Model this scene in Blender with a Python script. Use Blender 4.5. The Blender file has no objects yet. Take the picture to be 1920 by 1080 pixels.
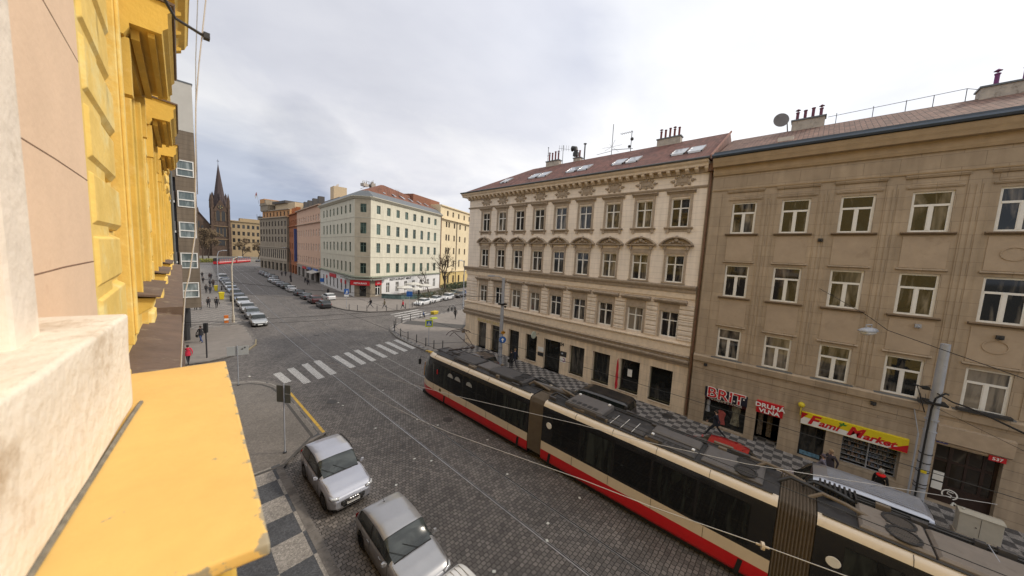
import bpy, math, random
from mathutils import Vector, Matrix
random.seed(7)
S = bpy.context.scene
COL = S.collection
rad = math.radians
H = 11.0

# ---------------------------------------------------------------- camera
def _cam():
    y, p, r = .8336066, -.0985456, .050640
    f = Vector((math.sin(y)*math.cos(p), math.cos(y)*math.cos(p), math.sin(p)))
    rt = Vector((math.cos(y), -math.sin(y), 0)); up = rt.cross(f)
    r2 = math.cos(r)*rt + math.sin(r)*up; u2 = -math.sin(r)*rt + math.cos(r)*up
    cd = bpy.data.cameras.new("camera"); co = bpy.data.objects.new("camera", cd); COL.objects.link(co)
    co.matrix_world = Matrix(((r2.x, u2.x, -f.x, 0), (r2.y, u2.y, -f.y, 0), (r2.z, u2.z, -f.z, H), (0, 0, 0, 1)))
    cd.sensor_width = 36; cd.lens = 602.23/1920*36; cd.clip_start = .05; cd.clip_end = 4000
    cd.dof.use_dof = True; cd.dof.focus_distance = 25; cd.dof.aperture_fstop = 2.2
    S.camera = co
_cam()
S.view_settings.view_transform = 'Standard'; S.view_settings.look = 'None'
S.view_settings.exposure = 0.62; S.view_settings.gamma = 1
try: S.view_settings.use_curve_mapping = False
except Exception: pass

# ---------------------------------------------------------------- sky and sun
SUN_EL, SUN_AZ = rad(38), math.atan2(.78, -.62)
def _world():
    w = bpy.data.worlds.new("World"); S.world = w; w.use_nodes = True
    nt = w.node_tree; N = nt.nodes; L = nt.links; N.clear()
    out = N.new('ShaderNodeOutputWorld'); bg = N.new('ShaderNodeBackground'); bg.inputs[1].default_value = .1
    sky = N.new('ShaderNodeTexSky'); sky.sky_type = 'NISHITA'; sky.sun_disc = False
    sky.sun_elevation = SUN_EL; sky.sun_rotation = SUN_AZ; sky.air_density = 1.2; sky.dust_density = 1.5
    tc = N.new('ShaderNodeTexCoord'); sep = N.new('ShaderNodeSeparateXYZ'); L.new(tc.outputs['Generated'], sep.inputs[0])
    # project the view direction onto a cloud layer: (x,y)/(z+0.22)
    a = N.new('ShaderNodeMath'); a.operation = 'ADD'; a.inputs[1].default_value = .16; L.new(sep.outputs[2], a.inputs[0])
    m = N.new('ShaderNodeMath'); m.operation = 'MAXIMUM'; m.inputs[1].default_value = .05; L.new(a.outputs[0], m.inputs[0])
    dx = N.new('ShaderNodeMath'); dx.operation = 'DIVIDE'; L.new(sep.outputs[0], dx.inputs[0]); L.new(m.outputs[0], dx.inputs[1])
    dy = N.new('ShaderNodeMath'); dy.operation = 'DIVIDE'; L.new(sep.outputs[1], dy.inputs[0]); L.new(m.outputs[0], dy.inputs[1])
    cb = N.new('ShaderNodeCombineXYZ'); L.new(dx.outputs[0], cb.inputs[0]); L.new(dy.outputs[0], cb.inputs[1])
    def noise(sc, det, rough, off, dist=0.3):
        mp = N.new('ShaderNodeMapping'); mp.inputs[1].default_value = off; L.new(cb.outputs[0], mp.inputs[0])
        n = N.new('ShaderNodeTexNoise'); n.inputs['Scale'].default_value = sc; n.inputs['Detail'].default_value = det
        n.inputs['Roughness'].default_value = rough; n.inputs['Distortion'].default_value = dist
        L.new(mp.outputs[0], n.inputs[0]); return n.outputs[0]
    def ramp(src, st):
        r = N.new('ShaderNodeValToRGB'); L.new(src, r.inputs[0]); e = r.color_ramp.elements
        e[0].position, e[0].color = st[0][0], (*st[0][1], 1); e[1].position, e[1].color = st[-1][0], (*st[-1][1], 1)
        for p, c in st[1:-1]:
            q = e.new(p); q.color = (*c, 1)
        return r.outputs[0]
    # bright, thick high cloud with greyer bellies
    c1 = ramp(noise(.42, 7, .55, (3.1, 1.7, 0)), [(.30, (4.2, 4.3, 4.7)), (.46, (5.6, 5.65, 5.85)), (.62, (7.0, 6.9, 6.85))])
    hb = ramp(sep.outputs[2], [(.0, (.62, .67, .76)), (.09, (.60, .66, .76)), (.16, (.82, .85, .91)), (.30, (1, 1, 1))])
    hs = ramp(noise(1.1, 6, .6, (7.3, 2.2, 0)), [(.42, (0, 0, 0)), (.60, (1, 1, 1))])
    mx = N.new('ShaderNodeMix'); mx.data_type = 'RGBA'; mx.blend_type = 'MULTIPLY'
    L.new(c1, mx.inputs['A']); L.new(hb, mx.inputs['B'])
    inv = N.new('ShaderNodeMath'); inv.operation = 'SUBTRACT'; inv.inputs[0].default_value = 1.0; L.new(hs, inv.inputs[1])
    ax = N.new('ShaderNodeMapRange'); ax.interpolation_type = 'SMOOTHSTEP'; ax.inputs[1].default_value = -.1; ax.inputs[2].default_value = .55; ax.inputs[3].default_value = 1; ax.inputs[4].default_value = 0
    L.new(sep.outputs[0], ax.inputs[0])
    mm = N.new('ShaderNodeMath'); mm.operation = 'MULTIPLY_ADD'; L.new(inv.outputs[0], mm.inputs[0]); mm.inputs[1].default_value = .55; L.new(ax.outputs[0], mm.inputs[2]); mm.use_clamp = True
    L.new(mm.outputs[0], mx.inputs['Factor'])
    # clouds are brighter round the hidden sun
    dt = N.new('ShaderNodeVectorMath'); dt.operation = 'DOT_PRODUCT'; L.new(tc.outputs['Generated'], dt.inputs[0])
    dt.inputs[1].default_value = (math.sin(SUN_AZ)*math.cos(SUN_EL), math.cos(SUN_AZ)*math.cos(SUN_EL), math.sin(SUN_EL))
    br_ = N.new('ShaderNodeMapRange'); br_.inputs[1].default_value = .1; br_.inputs[2].default_value = .9; br_.inputs[3].default_value = .97; br_.inputs[4].default_value = 1.35; L.new(dt.outputs['Value'], br_.inputs[0])
    scl = N.new('ShaderNodeVectorMath'); scl.operation = 'SCALE'; L.new(mx.outputs['Result'], scl.inputs[0]); L.new(br_.outputs[0], scl.inputs['Scale'])
    # a little open sky between the clouds
    gap = ramp(noise(.30, 5, .5, (0.4, 6.0, 0)), [(.30, (.30, .30, .30)), (.42, (0, 0, 0))])
    m2 = N.new('ShaderNodeMix'); m2.data_type = 'RGBA'; L.new(gap, m2.inputs['Factor'])
    # darker cloud banks low over the far end of the street, and a broad grey belly to the north
    cur = scl.outputs[0]
    for dv, w0, dark, sc_, off, thr in (((0.25, 0.941, 0.229), .988, (.87, .88, .90), .9, (2.3, 8.1, 0), .44), ((0.122, 0.988, 0.091), .965, (.74, .78, .85), .5, (5.3, 1.1, 0), .40), ((0.411, 0.754, 0.512), .80, (.84, .85, .90), .6, (9.3, 4.1, 0), .42)):
        dd = N.new('ShaderNodeVectorMath'); dd.operation = 'DOT_PRODUCT'; L.new(tc.outputs['Generated'], dd.inputs[0]); dd.inputs[1].default_value = dv
        a_ = N.new('ShaderNodeMapRange'); a_.interpolation_type = 'SMOOTHSTEP'; a_.inputs[1].default_value = w0; a_.inputs[2].default_value = 1.0-(1.0-w0)*.15; a_.inputs[3].default_value = -.25; a_.inputs[4].default_value = .16; L.new(dd.outputs['Value'], a_.inputs[0])
        nn = noise(sc_, 7, .62, off, .5); ad = N.new('ShaderNodeMath'); ad.operation = 'ADD'; L.new(nn, ad.inputs[0]); L.new(a_.outputs[0], ad.inputs[1])
        q = ramp(ad.outputs[0], [(thr, (1, 1, 1)), (thr+.20, dark)])
        x = N.new('ShaderNodeMix'); x.data_type = 'RGBA'; x.blend_type = 'MULTIPLY'; x.inputs['Factor'].default_value = 1; L.new(cur, x.inputs['A']); L.new(q, x.inputs['B']); cur = x.outputs['Result']
    L.new(cur, m2.inputs['A'])
    L.new(sky.outputs[0], m2.inputs['B'])
    L.new(m2.outputs['Result'], bg.inputs[0]); L.new(bg.outputs[0], out.inputs[0])
_world()
def _sun():
    d = bpy.data.lights.new("sun", 'SUN'); d.energy = 1.55; d.angle = rad(6); d.color = (1, .90, .76)
    o = bpy.data.objects.new("sun", d); COL.objects.link(o)
    v = Vector((math.sin(SUN_AZ)*math.cos(SUN_EL), math.cos(SUN_AZ)*math.cos(SUN_EL), math.sin(SUN_EL)))
    o.rotation_euler = v.to_track_quat('Z', 'Y').to_euler(); o.location = (60, -50, 60)
_sun()

# ---------------------------------------------------------------- materials
MATS = {}
def _bs(name):
    m = bpy.data.materials.new(name); m.use_nodes = True
    nt = m.node_tree; b = nt.nodes['Principled BSDF']; return m, nt, nt.nodes, nt.links, b
def mat(name, c, r=.8, metal=0, var=.12, sc=3.0, bump=.0, bsc=40, dirt=None, coat=0, spec=None, tint=None, axis=None):
    """plain surface with large-scale tone variation, optional dirt colour and fine bump"""
    if name in MATS: return MATS[name]
    m, nt, N, L, b = _bs(name)
    tc = N.new('ShaderNodeTexCoord'); co = tc.outputs['Object']
    if axis:
        mp = N.new('ShaderNodeMapping'); mp.inputs[3].default_value = axis; L.new(co, mp.inputs[0]); co = mp.outputs[0]
    n = N.new('ShaderNodeTexNoise'); n.inputs['Scale'].default_value = sc; n.inputs['Detail'].default_value = 6
    n.inputs['Roughness'].default_value = .65; L.new(co, n.inputs[0])
    rp = N.new('ShaderNodeValToRGB'); L.new(n.outputs[0], rp.inputs[0]); e = rp.color_ramp.elements
    lo = [max(0, x*(1-var)) for x in c]; hi = [min(1, x*(1+var)) for x in (tint or c)]
    e[0].position = .3; e[0].color = (*lo, 1); e[1].position = .7; e[1].color = (*hi, 1)
    col = rp.outputs[0]
    if dirt:
        n2 = N.new('ShaderNodeTexNoise'); n2.inputs['Scale'].default_value = dirt[1]; n2.inputs['Detail'].default_value = 8
        n2.inputs['Roughness'].default_value = .7; L.new(co, n2.inputs[0])
        r2 = N.new('ShaderNodeValToRGB'); L.new(n2.outputs[0], r2.inputs[0])
        r2.color_ramp.elements[0].position = dirt[2]; r2.color_ramp.elements[1].position = dirt[2]+.12
        r2.color_ramp.elements[0].color = (0, 0, 0, 1); r2.color_ramp.elements[1].color = (dirt[3],)*3+(1,)
        mx = N.new('ShaderNodeMix'); mx.data_type = 'RGBA'; L.new(r2.outputs[0], mx.inputs['Factor']); L.new(col, mx.inputs['A'])
        mx.inputs['B'].default_value = (*dirt[0], 1); col = mx.outputs['Result']
    L.new(col, b.inputs['Base Color'])
    b.inputs['Roughness'].default_value = r; b.inputs['Metallic'].default_value = metal
    if coat: b.inputs['Coat Weight'].default_value = coat; b.inputs['Coat Roughness'].default_value = .05
    if spec is not None: b.inputs['Specular IOR Level'].default_value = spec
    if bump:
        n3 = N.new('ShaderNodeTexNoise'); n3.inputs['Scale'].default_value = bsc; n3.inputs['Detail'].default_value = 5; L.new(co, n3.inputs[0])
        bp = N.new('ShaderNodeBump'); bp.inputs['Strength'].default_value = bump; bp.inputs['Distance'].default_value = .02
        L.new(n3.outputs[0], bp.inputs['Height']); L.new(bp.outputs[0], b.inputs['Normal'])
    MATS[name] = m; return m
def stone_mat(name, c, course=.42, blen=1.2, joint=.012, var=.10, jc=.55, rot=0.0, dirt=None, r=.85, bump=.5, off=.5, streak=.25):
    """render or ashlar wall with courses: u along the wall, world z up (object coordinates, rotated about z)"""
    if name in MATS: return MATS[name]
    m, nt, N, L, b = _bs(name)
    tc = N.new('ShaderNodeTexCoord')
    mp = N.new('ShaderNodeMapping'); mp.vector_type = 'TEXTURE'; mp.inputs[2].default_value = (0, 0, rot); L.new(tc.outputs['Object'], mp.inputs[0])
    sp = N.new('ShaderNodeSeparateXYZ'); L.new(mp.outputs[0], sp.inputs[0])
    cb = N.new('ShaderNodeCombineXYZ'); L.new(sp.outputs[0], cb.inputs[0]); L.new(sp.outputs[2], cb.inputs[1])
    br = N.new('ShaderNodeTexBrick'); br.inputs['Scale'].default_value = 1; br.inputs['Mortar Size'].default_value = joint
    br.inputs['Brick Width'].default_value = blen; br.inputs['Row Height'].default_value = course; br.inputs['Mortar Smooth'].default_value = .3
    br.offset = off; br.inputs['Bias'].default_value = -.1
    br.inputs['Color1'].default_value = (*[x*(1-var*.4) for x in c], 1); br.inputs['Color2'].default_value = (*[min(1, x*(1+var*.4)) for x in c], 1)
    br.inputs['Mortar'].default_value = (*[x*jc for x in c], 1); L.new(cb.outputs[0], br.inputs[0])
    n = N.new('ShaderNodeTexNoise'); n.inputs['Scale'].default_value = .7; n.inputs['Detail'].default_value = 8; n.inputs['Roughness'].default_value = .68
    L.new(tc.outputs['Object'], n.inputs[0])
    st = N.new('ShaderNodeMapping'); st.inputs[3].default_value = (2.2, 2.2, .22); L.new(tc.outputs['Object'], st.inputs[0])
    n2 = N.new('ShaderNodeTexNoise'); n2.inputs['Scale'].default_value = 1.6; n2.inputs['Detail'].default_value = 6; L.new(st.outputs[0], n2.inputs[0])
    def mul(a, src, lo, hi):
        rp = N.new('ShaderNodeMapRange'); rp.inputs[1].default_value = .3; rp.inputs[2].default_value = .7
        rp.inputs[3].default_value = lo; rp.inputs[4].default_value = hi; L.new(src, rp.inputs[0])
        x = N.new('ShaderNodeVectorMath'); x.operation = 'SCALE'; L.new(a, x.inputs[0]); L.new(rp.outputs[0], x.inputs['Scale']); return x.outputs[0]
    col = mul(mul(br.outputs[0], n.outputs[0], 1-var, 1+var), n2.outputs[0], 1-streak, 1+streak*.4)
    L.new(col, b.inputs['Base Color']); b.inputs['Roughness'].default_value = r
    bp = N.new('ShaderNodeBump'); bp.inputs['Strength'].default_value = bump; bp.inputs['Distance'].default_value = .02; bp.invert = True
    n4 = N.new('ShaderNodeTexNoise'); n4.inputs['Scale'].default_value = 25; L.new(tc.outputs['Object'], n4.inputs[0])
    ad = N.new('ShaderNodeMath'); ad.operation = 'MULTIPLY_ADD'; ad.inputs[1].default_value = .25; L.new(n4.outputs[0], ad.inputs[0]); L.new(br.outputs['Fac'], ad.inputs[2])
    L.new(ad.outputs[0], bp.inputs['Height']); L.new(bp.outputs[0], b.inputs['Normal'])
    MATS[name] = m; return m
def glass_mat(name, dark=(.012, .014, .016), cur=(.24, .21, .17), amount=.4, r=.04, spec=.6):
    if name in MATS: return MATS[name]
    m, nt, N, L, b = _bs(name)
    tc = N.new('ShaderNodeTexCoord'); oi = N.new('ShaderNodeObjectInfo')
    ad = N.new('ShaderNodeVectorMath'); ad.operation = 'ADD'; L.new(tc.outputs['Object'], ad.inputs[0])
    sc = N.new('ShaderNodeMath'); sc.operation = 'MULTIPLY'; sc.inputs[1].default_value = 37.0; L.new(oi.outputs['Random'], sc.inputs[0]); L.new(sc.outputs[0], ad.inputs[1])
    mp = N.new('ShaderNodeMapping'); mp.inputs[3].default_value = (2.4, 1, .45); L.new(ad.outputs[0], mp.inputs[0])
    n = N.new('ShaderNodeTexNoise'); n.inputs['Scale'].default_value = 1.3; n.inputs['Detail'].default_value = 3; n.inputs['Distortion'].default_value = .6
    L.new(mp.outputs[0], n.inputs[0])
    th = N.new('ShaderNodeMath'); th.operation = 'MULTIPLY_ADD'; L.new(oi.outputs['Random'], th.inputs[0]); th.inputs[1].default_value = .34; th.inputs[2].default_value = -.17+amount*.2-.1
    a2 = N.new('ShaderNodeMath'); a2.operation = 'ADD'; L.new(n.outputs[0], a2.inputs[0]); L.new(th.outputs[0], a2.inputs[1])
    rp = N.new('ShaderNodeValToRGB'); L.new(a2.outputs[0], rp.inputs[0]); e = rp.color_ramp.elements
    e[0].position = .44; e[0].color = (*dark, 1); e[1].position = .72; e[1].color = (*cur, 1)
    q = e.new(.56); q.color = (*[(x*.65+y*.35) for x, y in zip(dark, cur)], 1)
    L.new(rp.outputs[0], b.inputs['Base Color']); b.inputs['Roughness'].default_value = r; b.inputs['Specular IOR Level'].default_value = spec
    MATS[name] = m; return m
def cobble_mat(name, base, var=.5, row=.125, ln=.155, rot=0, joint=.011, r=.7, paint=False, mottle=.2, jcol=.35, offs=.5, warp=.05):
    if name in MATS: return MATS[name]
    m, nt, N, L, b = _bs(name)
    tc = N.new('ShaderNodeTexCoord')
    mp = N.new('ShaderNodeMapping'); mp.inputs[2].default_value = (0, 0, rot); L.new(tc.outputs['Object'], mp.inputs[0])
    wn = N.new('ShaderNodeTexNoise'); wn.inputs['Scale'].default_value = 1.7; wn.inputs['Detail'].default_value = 2; L.new(mp.outputs[0], wn.inputs[0])
    ws = N.new('ShaderNodeVectorMath'); ws.operation = 'SCALE'; ws.inputs['Scale'].default_value = warp*2; L.new(wn.outputs['Color'], ws.inputs[0])
    wn2 = N.new('ShaderNodeTexNoise'); wn2.inputs['Scale'].default_value = 9; wn2.inputs['Detail'].default_value = 1; L.new(mp.outputs[0], wn2.inputs[0])
    ws2 = N.new('ShaderNodeVectorMath'); ws2.operation = 'SCALE'; ws2.inputs['Scale'].default_value = warp; L.new(wn2.outputs['Color'], ws2.inputs[0])
    a1 = N.new('ShaderNodeVectorMath'); L.new(mp.outputs[0], a1.inputs[0]); L.new(ws.outputs[0], a1.inputs[1])
    a2 = N.new('ShaderNodeVectorMath'); L.new(a1.outputs[0], a2.inputs[0]); L.new(ws2.outputs[0], a2.inputs[1])
    br = N.new('ShaderNodeTexBrick'); br.inputs['Scale'].default_value = 1; br.inputs['Mortar Size'].default_value = joint
    br.inputs['Brick Width'].default_value = ln; br.inputs['Row Height'].default_value = row; br.inputs['Mortar Smooth'].default_value = .6; br.offset = offs
    br.inputs['Color1'].default_value = (1-var, 1-var, 1-var, 1); br.inputs['Color2'].default_value = (1+var, 1+var*.97, 1+var*.92, 1)
    br.inputs['Mortar'].default_value = (jcol, jcol, jcol*.95, 1); L.new(a2.outputs[0], br.inputs[0])
    n = N.new('ShaderNodeTexNoise'); n.inputs['Scale'].default_value = .35; n.inputs['Detail'].default_value = 9; n.inputs['Roughness'].default_value = .7
    L.new(tc.outputs['Object'], n.inputs[0])
    mr = N.new('ShaderNodeMapRange'); mr.inputs[1].default_value = .3; mr.inputs[2].default_value = .7; mr.inputs[3].default_value = 1-mottle; mr.inputs[4].default_value = 1+mottle
    L.new(n.outputs[0], mr.inputs[0])
    x = N.new('ShaderNodeVectorMath'); x.operation = 'SCALE'; L.new(br.outputs[0], x.inputs[0]); L.new(mr.outputs[0], x.inputs['Scale'])
    y = N.new('ShaderNodeVectorMath'); y.operation = 'MULTIPLY'; L.new(x.outputs[0], y.inputs[0]); y.inputs[1].default_value = base
    col = y.outputs[0]
    if paint:   # worn flecks of old white paint and pale odd stones
        v = N.new('ShaderNodeTexVoronoi'); v.inputs['Scale'].default_value = 2.1; L.new(a2.outputs[0], v.inputs[0])
        n5 = N.new('ShaderNodeTexNoise'); n5.inputs['Scale'].default_value = .22; n5.inputs['Detail'].default_value = 2; L.new(tc.outputs['Object'], n5.inputs[0])
        c1 = N.new('ShaderNodeMath'); c1.operation = 'LESS_THAN'; L.new(v.outputs['Distance'], c1.inputs[0]); c1.inputs[1].default_value = .10
        sep = N.new('ShaderNodeSeparateColor'); L.new(v.outputs['Color'], sep.inputs[0])
        tt = N.new('ShaderNodeMath'); tt.operation = 'MULTIPLY_ADD'; L.new(n5.outputs[0], tt.inputs[0]); tt.inputs[1].default_value = -1.6; tt.inputs[2].default_value = 1.74
        c2 = N.new('ShaderNodeMath'); c2.operation = 'GREATER_THAN'; L.new(sep.outputs[0], c2.inputs[0]); L.new(tt.outputs[0], c2.inputs[1])
        c3 = N.new('ShaderNodeMath'); c3.operation = 'MULTIPLY'; L.new(c1.outputs[0], c3.inputs[0]); L.new(c2.outputs[0], c3.inputs[1])
        c4 = N.new('ShaderNodeMath'); c4.operation = 'MULTIPLY'; c4.inputs[1].default_value = .8; L.new(c3.outputs[0], c4.inputs[0])
        mx = N.new('ShaderNodeMix'); mx.data_type = 'RGBA'; L.new(c4.outputs[0], mx.inputs['Factor']); L.new(col, mx.inputs['A']); mx.inputs['B'].default_value = (.38, .37, .35, 1)
        col = mx.outputs['Result']
    L.new(col, b.inputs['Base Color']); b.inputs['Roughness'].default_value = r
    bp = N.new('ShaderNodeBump'); bp.inputs['Strength'].default_value = .7; bp.inputs['Distance'].default_value = .015; bp.invert = True
    L.new(br.outputs['Fac'], bp.inputs['Height']); L.new(bp.outputs[0], b.inputs['Normal'])
    MATS[name] = m; return m
def checker_mat(name, c1, c2, sx, sy, off=(0, 0), stone=.06, edge=None, rot=0):
    """mosaic pavement: big squares in two stone colours, each made of small setts"""
    if name in MATS: return MATS[name]
    m, nt, N, L, b = _bs(name)
    tc = N.new('ShaderNodeTexCoord')
    mp = N.new('ShaderNodeMapping'); mp.inputs[1].default_value = (off[0]/sx, off[1]/sy, 0); mp.inputs[2].default_value = (0, 0, rot)
    mp.inputs[3].default_value = (1/sx, 1/sy, 1); L.new(tc.outputs['Object'], mp.inputs[0])
    s = N.new('ShaderNodeSeparateXYZ'); L.new(mp.outputs[0], s.inputs[0]); cc = N.new('ShaderNodeCombineXYZ')
    L.new(s.outputs[0], cc.inputs[0]); L.new(s.outputs[1], cc.inputs[1]); cc.inputs[2].default_value = .5
    ck = N.new('ShaderNodeTexChecker'); ck.inputs['Scale'].default_value = 1; ck.inputs[1].default_value = (*c1, 1); ck.inputs[2].default_value = (*c2, 1); L.new(cc.outputs[0], ck.inputs[0])
    v = N.new('ShaderNodeTexVoronoi'); v.inputs['Scale'].default_value = 1/stone; L.new(tc.outputs['Object'], v.inputs[0])
    sp = N.new('ShaderNodeSeparateColor'); L.new(v.outputs['Color'], sp.inputs[0])
    ve = N.new('ShaderNodeTexVoronoi'); ve.feature = 'DISTANCE_TO_EDGE'; ve.inputs['Scale'].default_value = 1/stone; L.new(tc.outputs['Object'], ve.inputs[0])
    mr = N.new('ShaderNodeMapRange'); mr.inputs[3].default_value = .72; mr.inputs[4].default_value = 1.28; L.new(sp.outputs[0], mr.inputs[0])
    me = N.new('ShaderNodeMapRange'); me.inputs[1].default_value = 0; me.inputs[2].default_value = .09; me.inputs[3].default_value = .55; me.inputs[4].default_value = 1; L.new(ve.outputs['Distance'], me.inputs[0])
    n = N.new('ShaderNodeTexNoise'); n.inputs['Scale'].default_value = .9; n.inputs['Detail'].default_value = 8; n.inputs['Roughness'].default_value = .7; L.new(tc.outputs['Object'], n.inputs[0])
    mn = N.new('ShaderNodeMapRange'); mn.inputs[1].default_value = .3; mn.inputs[2].default_value = .7; mn.inputs[3].default_value = .78; mn.inputs[4].default_value = 1.15; L.new(n.outputs[0], mn.inputs[0])
    p1 = N.new('ShaderNodeMath'); p1.operation = 'MULTIPLY'; L.new(mr.outputs[0], p1.inputs[0]); L.new(me.outputs[0], p1.inputs[1])
    p2 = N.new('ShaderNodeMath'); p2.operation = 'MULTIPLY'; L.new(p1.outputs[0], p2.inputs[0]); L.new(mn.outputs[0], p2.inputs[1])
    x = N.new('ShaderNodeVectorMath'); x.operation = 'SCALE'; L.new(ck.outputs[0], x.inputs[0]); L.new(p2.outputs[0], x.inputs['Scale'])
    L.new(x.outputs[0], b.inputs['Base Color']); b.inputs['Roughness'].default_value = .8
    bp = N.new('ShaderNodeBump'); bp.inputs['Strength'].default_value = .4; bp.inputs['Distance'].default_value = .008
    L.new(me.outputs[0], bp.inputs['Height']); L.new(bp.outputs[0], b.inputs['Normal'])
    MATS[name] = m; return m
def tile_mat(name, c, row=.34, w=.22, rot=0):
    """clay roof tiles: slope runs along local x of the mapping, rows across"""
    if name in MATS: return MATS[name]
    m, nt, N, L, b = _bs(name)
    tc = N.new('ShaderNodeTexCoord'); mp = N.new('ShaderNodeMapping'); mp.vector_type = 'TEXTURE'; mp.inputs[2].default_value = (0, 0, rot); L.new(tc.outputs['Object'], mp.inputs[0])
    sp = N.new('ShaderNodeSeparateXYZ'); L.new(mp.outputs[0], sp.inputs[0]); cb = N.new('ShaderNodeCombineXYZ')
    L.new(sp.outputs[0], cb.inputs[0]); L.new(sp.outputs[1], cb.inputs[1])
    br = N.new('ShaderNodeTexBrick'); br.inputs['Scale'].default_value = 1; br.inputs['Brick Width'].default_value = w; br.inputs['Row Height'].default_value = row
    br.inputs['Mortar Size'].default_value = .018; br.inputs['Mortar Smooth'].default_value = .5; br.offset = .0
    br.inputs['Color1'].default_value = (*[x*.74 for x in c], 1); br.inputs['Color2'].default_value = (*[x*1.25 for x in c], 1); br.inputs['Mortar'].default_value = (*[x*.5 for x in c], 1)
    L.new(cb.outputs[0], br.inputs[0])
    n = N.new('ShaderNodeTexNoise'); n.inputs['Scale'].default_value = .6; n.inputs['Detail'].default_value = 9; n.inputs['Roughness'].default_value = .7; L.new(tc.outputs['Object'], n.inputs[0])
    mr = N.new('ShaderNodeMapRange'); mr.inputs[1].default_value = .3; mr.inputs[2].default_value = .7; mr.inputs[3].default_value = .72; mr.inputs[4].default_value = 1.2; L.new(n.outputs[0], mr.inputs[0])
    x = N.new('ShaderNodeVectorMath'); x.operation = 'SCALE'; L.new(br.outputs[0], x.inputs[0]); L.new(mr.outputs[0], x.inputs['Scale']); L.new(x.outputs[0], b.inputs['Base Color'])
    b.inputs['Roughness'].default_value = .75
    bp = N.new('ShaderNodeBump'); bp.inputs['Strength'].default_value = .8; bp.inputs['Distance'].default_value = .03; bp.invert = True
    L.new(br.outputs['Fac'], bp.inputs['Height']); L.new(bp.outputs[0], b.inputs['Normal'])
    MATS[name] = m; return m

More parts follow.
